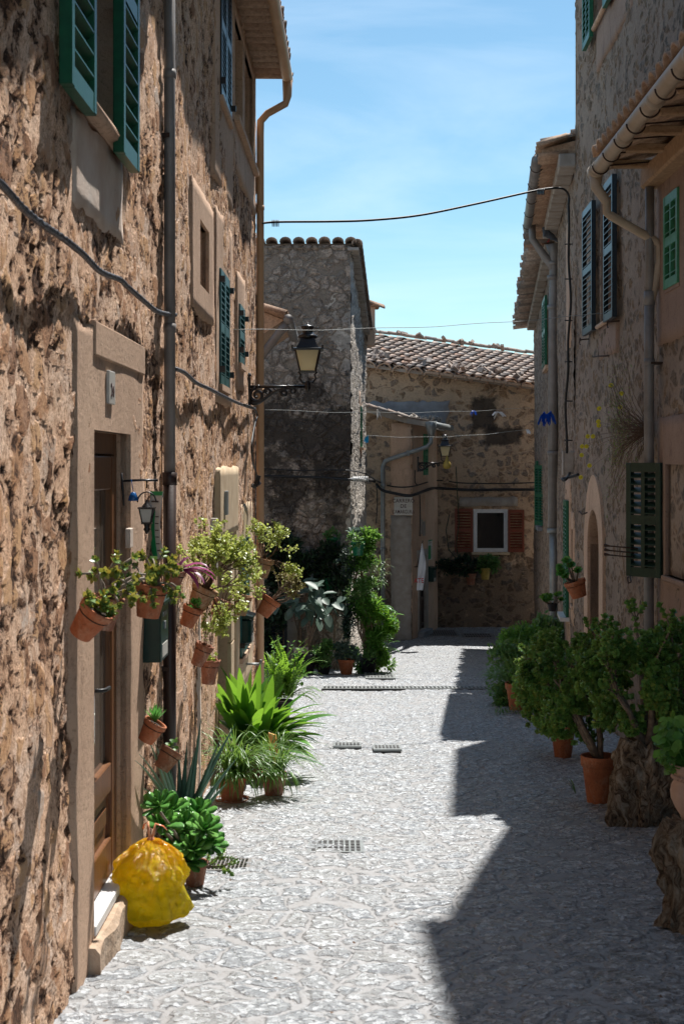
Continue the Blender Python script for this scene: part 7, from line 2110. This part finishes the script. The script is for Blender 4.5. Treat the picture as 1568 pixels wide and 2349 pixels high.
    # pots under the orange-shuttered window
    for (x, y, rx, rz, mat, pm, px, py, lab) in ((1072, 1298, .36, .22, 'l_vine', 'terra3', 1079, 1330, 'terracotta wall pot with a dark hanging plant, left below the orange shutters'),
                                        (1122, 1296, .32, .22, 'l_dark', 'ypot', 1112, 1318, 'yellow wall pot with a dark bush, right below the orange shutters')):
        c = W(px, py, 34.75); t = thing('wall_pot', c, lab, 'potted plant', 'pots below the orange shutters'); pot_mesh(Matrix.Translation(c-V((0, 0, .12))), .13, .28, pm, t)
        crown(t, W(x, y, 34.7), (rx, .16, rz), 420, .07, .045, mat, lump=12, clus=2)
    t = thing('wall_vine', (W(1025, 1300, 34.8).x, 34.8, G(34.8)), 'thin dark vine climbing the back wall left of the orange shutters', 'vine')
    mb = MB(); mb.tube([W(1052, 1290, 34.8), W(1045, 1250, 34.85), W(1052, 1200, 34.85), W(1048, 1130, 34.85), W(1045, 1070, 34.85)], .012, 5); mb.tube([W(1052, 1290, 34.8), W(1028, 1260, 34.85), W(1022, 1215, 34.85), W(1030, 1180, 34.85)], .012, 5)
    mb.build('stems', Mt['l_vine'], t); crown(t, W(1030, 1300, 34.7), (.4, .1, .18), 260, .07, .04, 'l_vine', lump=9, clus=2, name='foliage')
    # grass tuft at the back eave and weeds at wall foot
    for (x, y, lab) in ((470, 1750, 'small weed at the foot of the left wall'),): pass
court()
random.seed(77)
mb = MB()
for k in range(170):
    y = rnd(5, 14); x = rnd(-.95, 2.3) if k % 3 else random.choice((-1.0, 1.9))+rnd(-.12, .25)
    p = V((x, y, G(y)+rnd(.006, .014))); d = V((rnd(-1, 1), rnd(-1, 1), rnd(-.1, .25))); leaf(mb, p, d, UP+rv(.4), rnd(.012, .03), rnd(.008, .016), rnd(-.2, .3))
tag(mb.build('leaf_litter', Mt['twig']), 'small dry brown leaves and crumbs scattered over the paving', 'leaf litter', None, 'stuff')

# pieces that sit apart become parts of their own
def split_loose(o, name):
    me = o.data; n = len(me.vertices); par = list(range(n))
    def find(a):
        while par[a] != a: par[a] = par[par[a]]; a = par[a]
        return a
    for p in me.polygons:
        vs = p.vertices; r = find(vs[0])
        for v in vs[1:]: par[find(v)] = r
    groups = {}
    for p in me.polygons: groups.setdefault(find(p.vertices[0]), []).append(p)
    if len(groups) < 2: o.name = name; return
    for k, ps in groups.items():
        idx = {}; fs = []
        for p in ps:
            fs.append([idx.setdefault(v, len(idx)) for v in p.vertices])
        co = [me.vertices[v].co.copy() for v in idx]
        m2 = bpy.data.meshes.new(name); m2.from_pydata([tuple(c) for c in co], [], fs)
        for m in me.materials: m2.materials.append(m)
        m2.polygons.foreach_set('material_index', [p.material_index for p in ps]); m2.polygons.foreach_set('use_smooth', [p.use_smooth for p in ps]); m2.update()
        q = bpy.data.objects.new(name, m2); COL.objects.link(q); q.parent = o.parent; q.location = o.location
    bpy.data.objects.remove(o)
SPL = {'gutter_bracket': 'gutter_bracket', 'hinge': 'hinge', 'loose_stones': 'loose_stone', 'pipe_clamp': 'pipe_clamp', 'legs': 'leg', 'cornice_stones': 'cornice_stone',
       'verge_slabs': 'verge_slab', 'eave_slabs': 'eave_slab', 'quoin_stones': 'quoin_stone', 'tiles': 'tile', 'pipe_head_tiles': 'pipe_head_tile'}
for o in list(COL.objects):
    b = o.name.split('.')[0]
    if o.parent and o.type == 'MESH' and b in SPL: split_loose(o, SPL[b])
# ================================================================== CAMERA, LIGHT, SKY
cam = bpy.data.cameras.new('camera'); co = bpy.data.objects.new('camera', cam); COL.objects.link(co)
co.rotation_euler = (R(90), 0, 0); cam.sensor_fit = 'VERTICAL'; cam.sensor_height = 36; cam.sensor_width = 24; cam.lens = 50
cam.shift_y = -190/4096; cam.clip_end = 1000
cam.dof.use_dof = True; cam.dof.focus_distance = 17; cam.dof.aperture_fstop = 9
sc.camera = co
sun = bpy.data.lights.new('sun', 'SUN'); so = bpy.data.objects.new('sun', sun); COL.objects.link(so)
S = V((.21, .5, 1.0)).normalized()
so.rotation_euler = S.to_track_quat('Z', 'Y').to_euler(); sun.energy = 5.0; sun.angle = R(.53); sun.color = (1, .965, .91)
w = bpy.data.worlds.new('World'); sc.world = w; w.use_nodes = True
n = w.node_tree.nodes; l = w.node_tree.links
bg = n['Background']; sky = n.new('ShaderNodeTexSky'); sky.sky_type = 'NISHITA'; sky.sun_disc = False
sky.sun_elevation = math.asin(S.z); sky.sun_rotation = math.atan2(S.x, S.y)
sky.air_density = 1.0; sky.dust_density = .3; sky.ozone_density = 2.5
tc = n.new('ShaderNodeTexCoord'); mp = n.new('ShaderNodeMapping'); mp.inputs['Scale'].default_value = (1.2, 1.2, 6); mp.inputs['Rotation'].default_value = (.0, R(-14), 0)
nz = n.new('ShaderNodeTexNoise'); nz.inputs['Scale'].default_value = 2.2; nz.inputs['Detail'].default_value = 8; nz.inputs['Roughness'].default_value = .55; nz.inputs['Distortion'].default_value = .6
rp = n.new('ShaderNodeValToRGB'); rp.color_ramp.elements[0].position = .42; rp.color_ramp.elements[0].color = (0, 0, 0, 1); rp.color_ramp.elements[1].position = .8; rp.color_ramp.elements[1].color = (.38, .38, .38, 1)
mx = n.new('ShaderNodeMix'); mx.data_type = 'RGBA'
l.new(tc.outputs['Generated'], mp.inputs[0]); l.new(mp.outputs[0], nz.inputs[0]); l.new(nz.outputs[0], rp.inputs[0])
l.new(rp.outputs[0], mx.inputs['Factor']); tn = n.new('ShaderNodeMix'); tn.data_type = 'RGBA'; tn.blend_type = 'MULTIPLY'; tn.inputs['Factor'].default_value = 1; tn.inputs[7].default_value = (.85, 1.05, 1.0, 1)
l.new(sky.outputs[0], tn.inputs[6]); l.new(tn.outputs[2], mx.inputs[6]); mx.inputs[7].default_value = (8.5, 9.5, 10.5, 1)
l.new(mx.outputs[2], bg.inputs[0]); bg.inputs[1].default_value = .085
sc.view_settings.view_transform = 'Standard'; sc.view_settings.look = 'None'; sc.view_settings.exposure = .70; sc.view_settings.gamma = 1
sc.render.engine = 'CYCLES'
sc.cycles.use_denoising = True
sc.cycles.max_bounces = 6; sc.cycles.transparent_max_bounces = 8
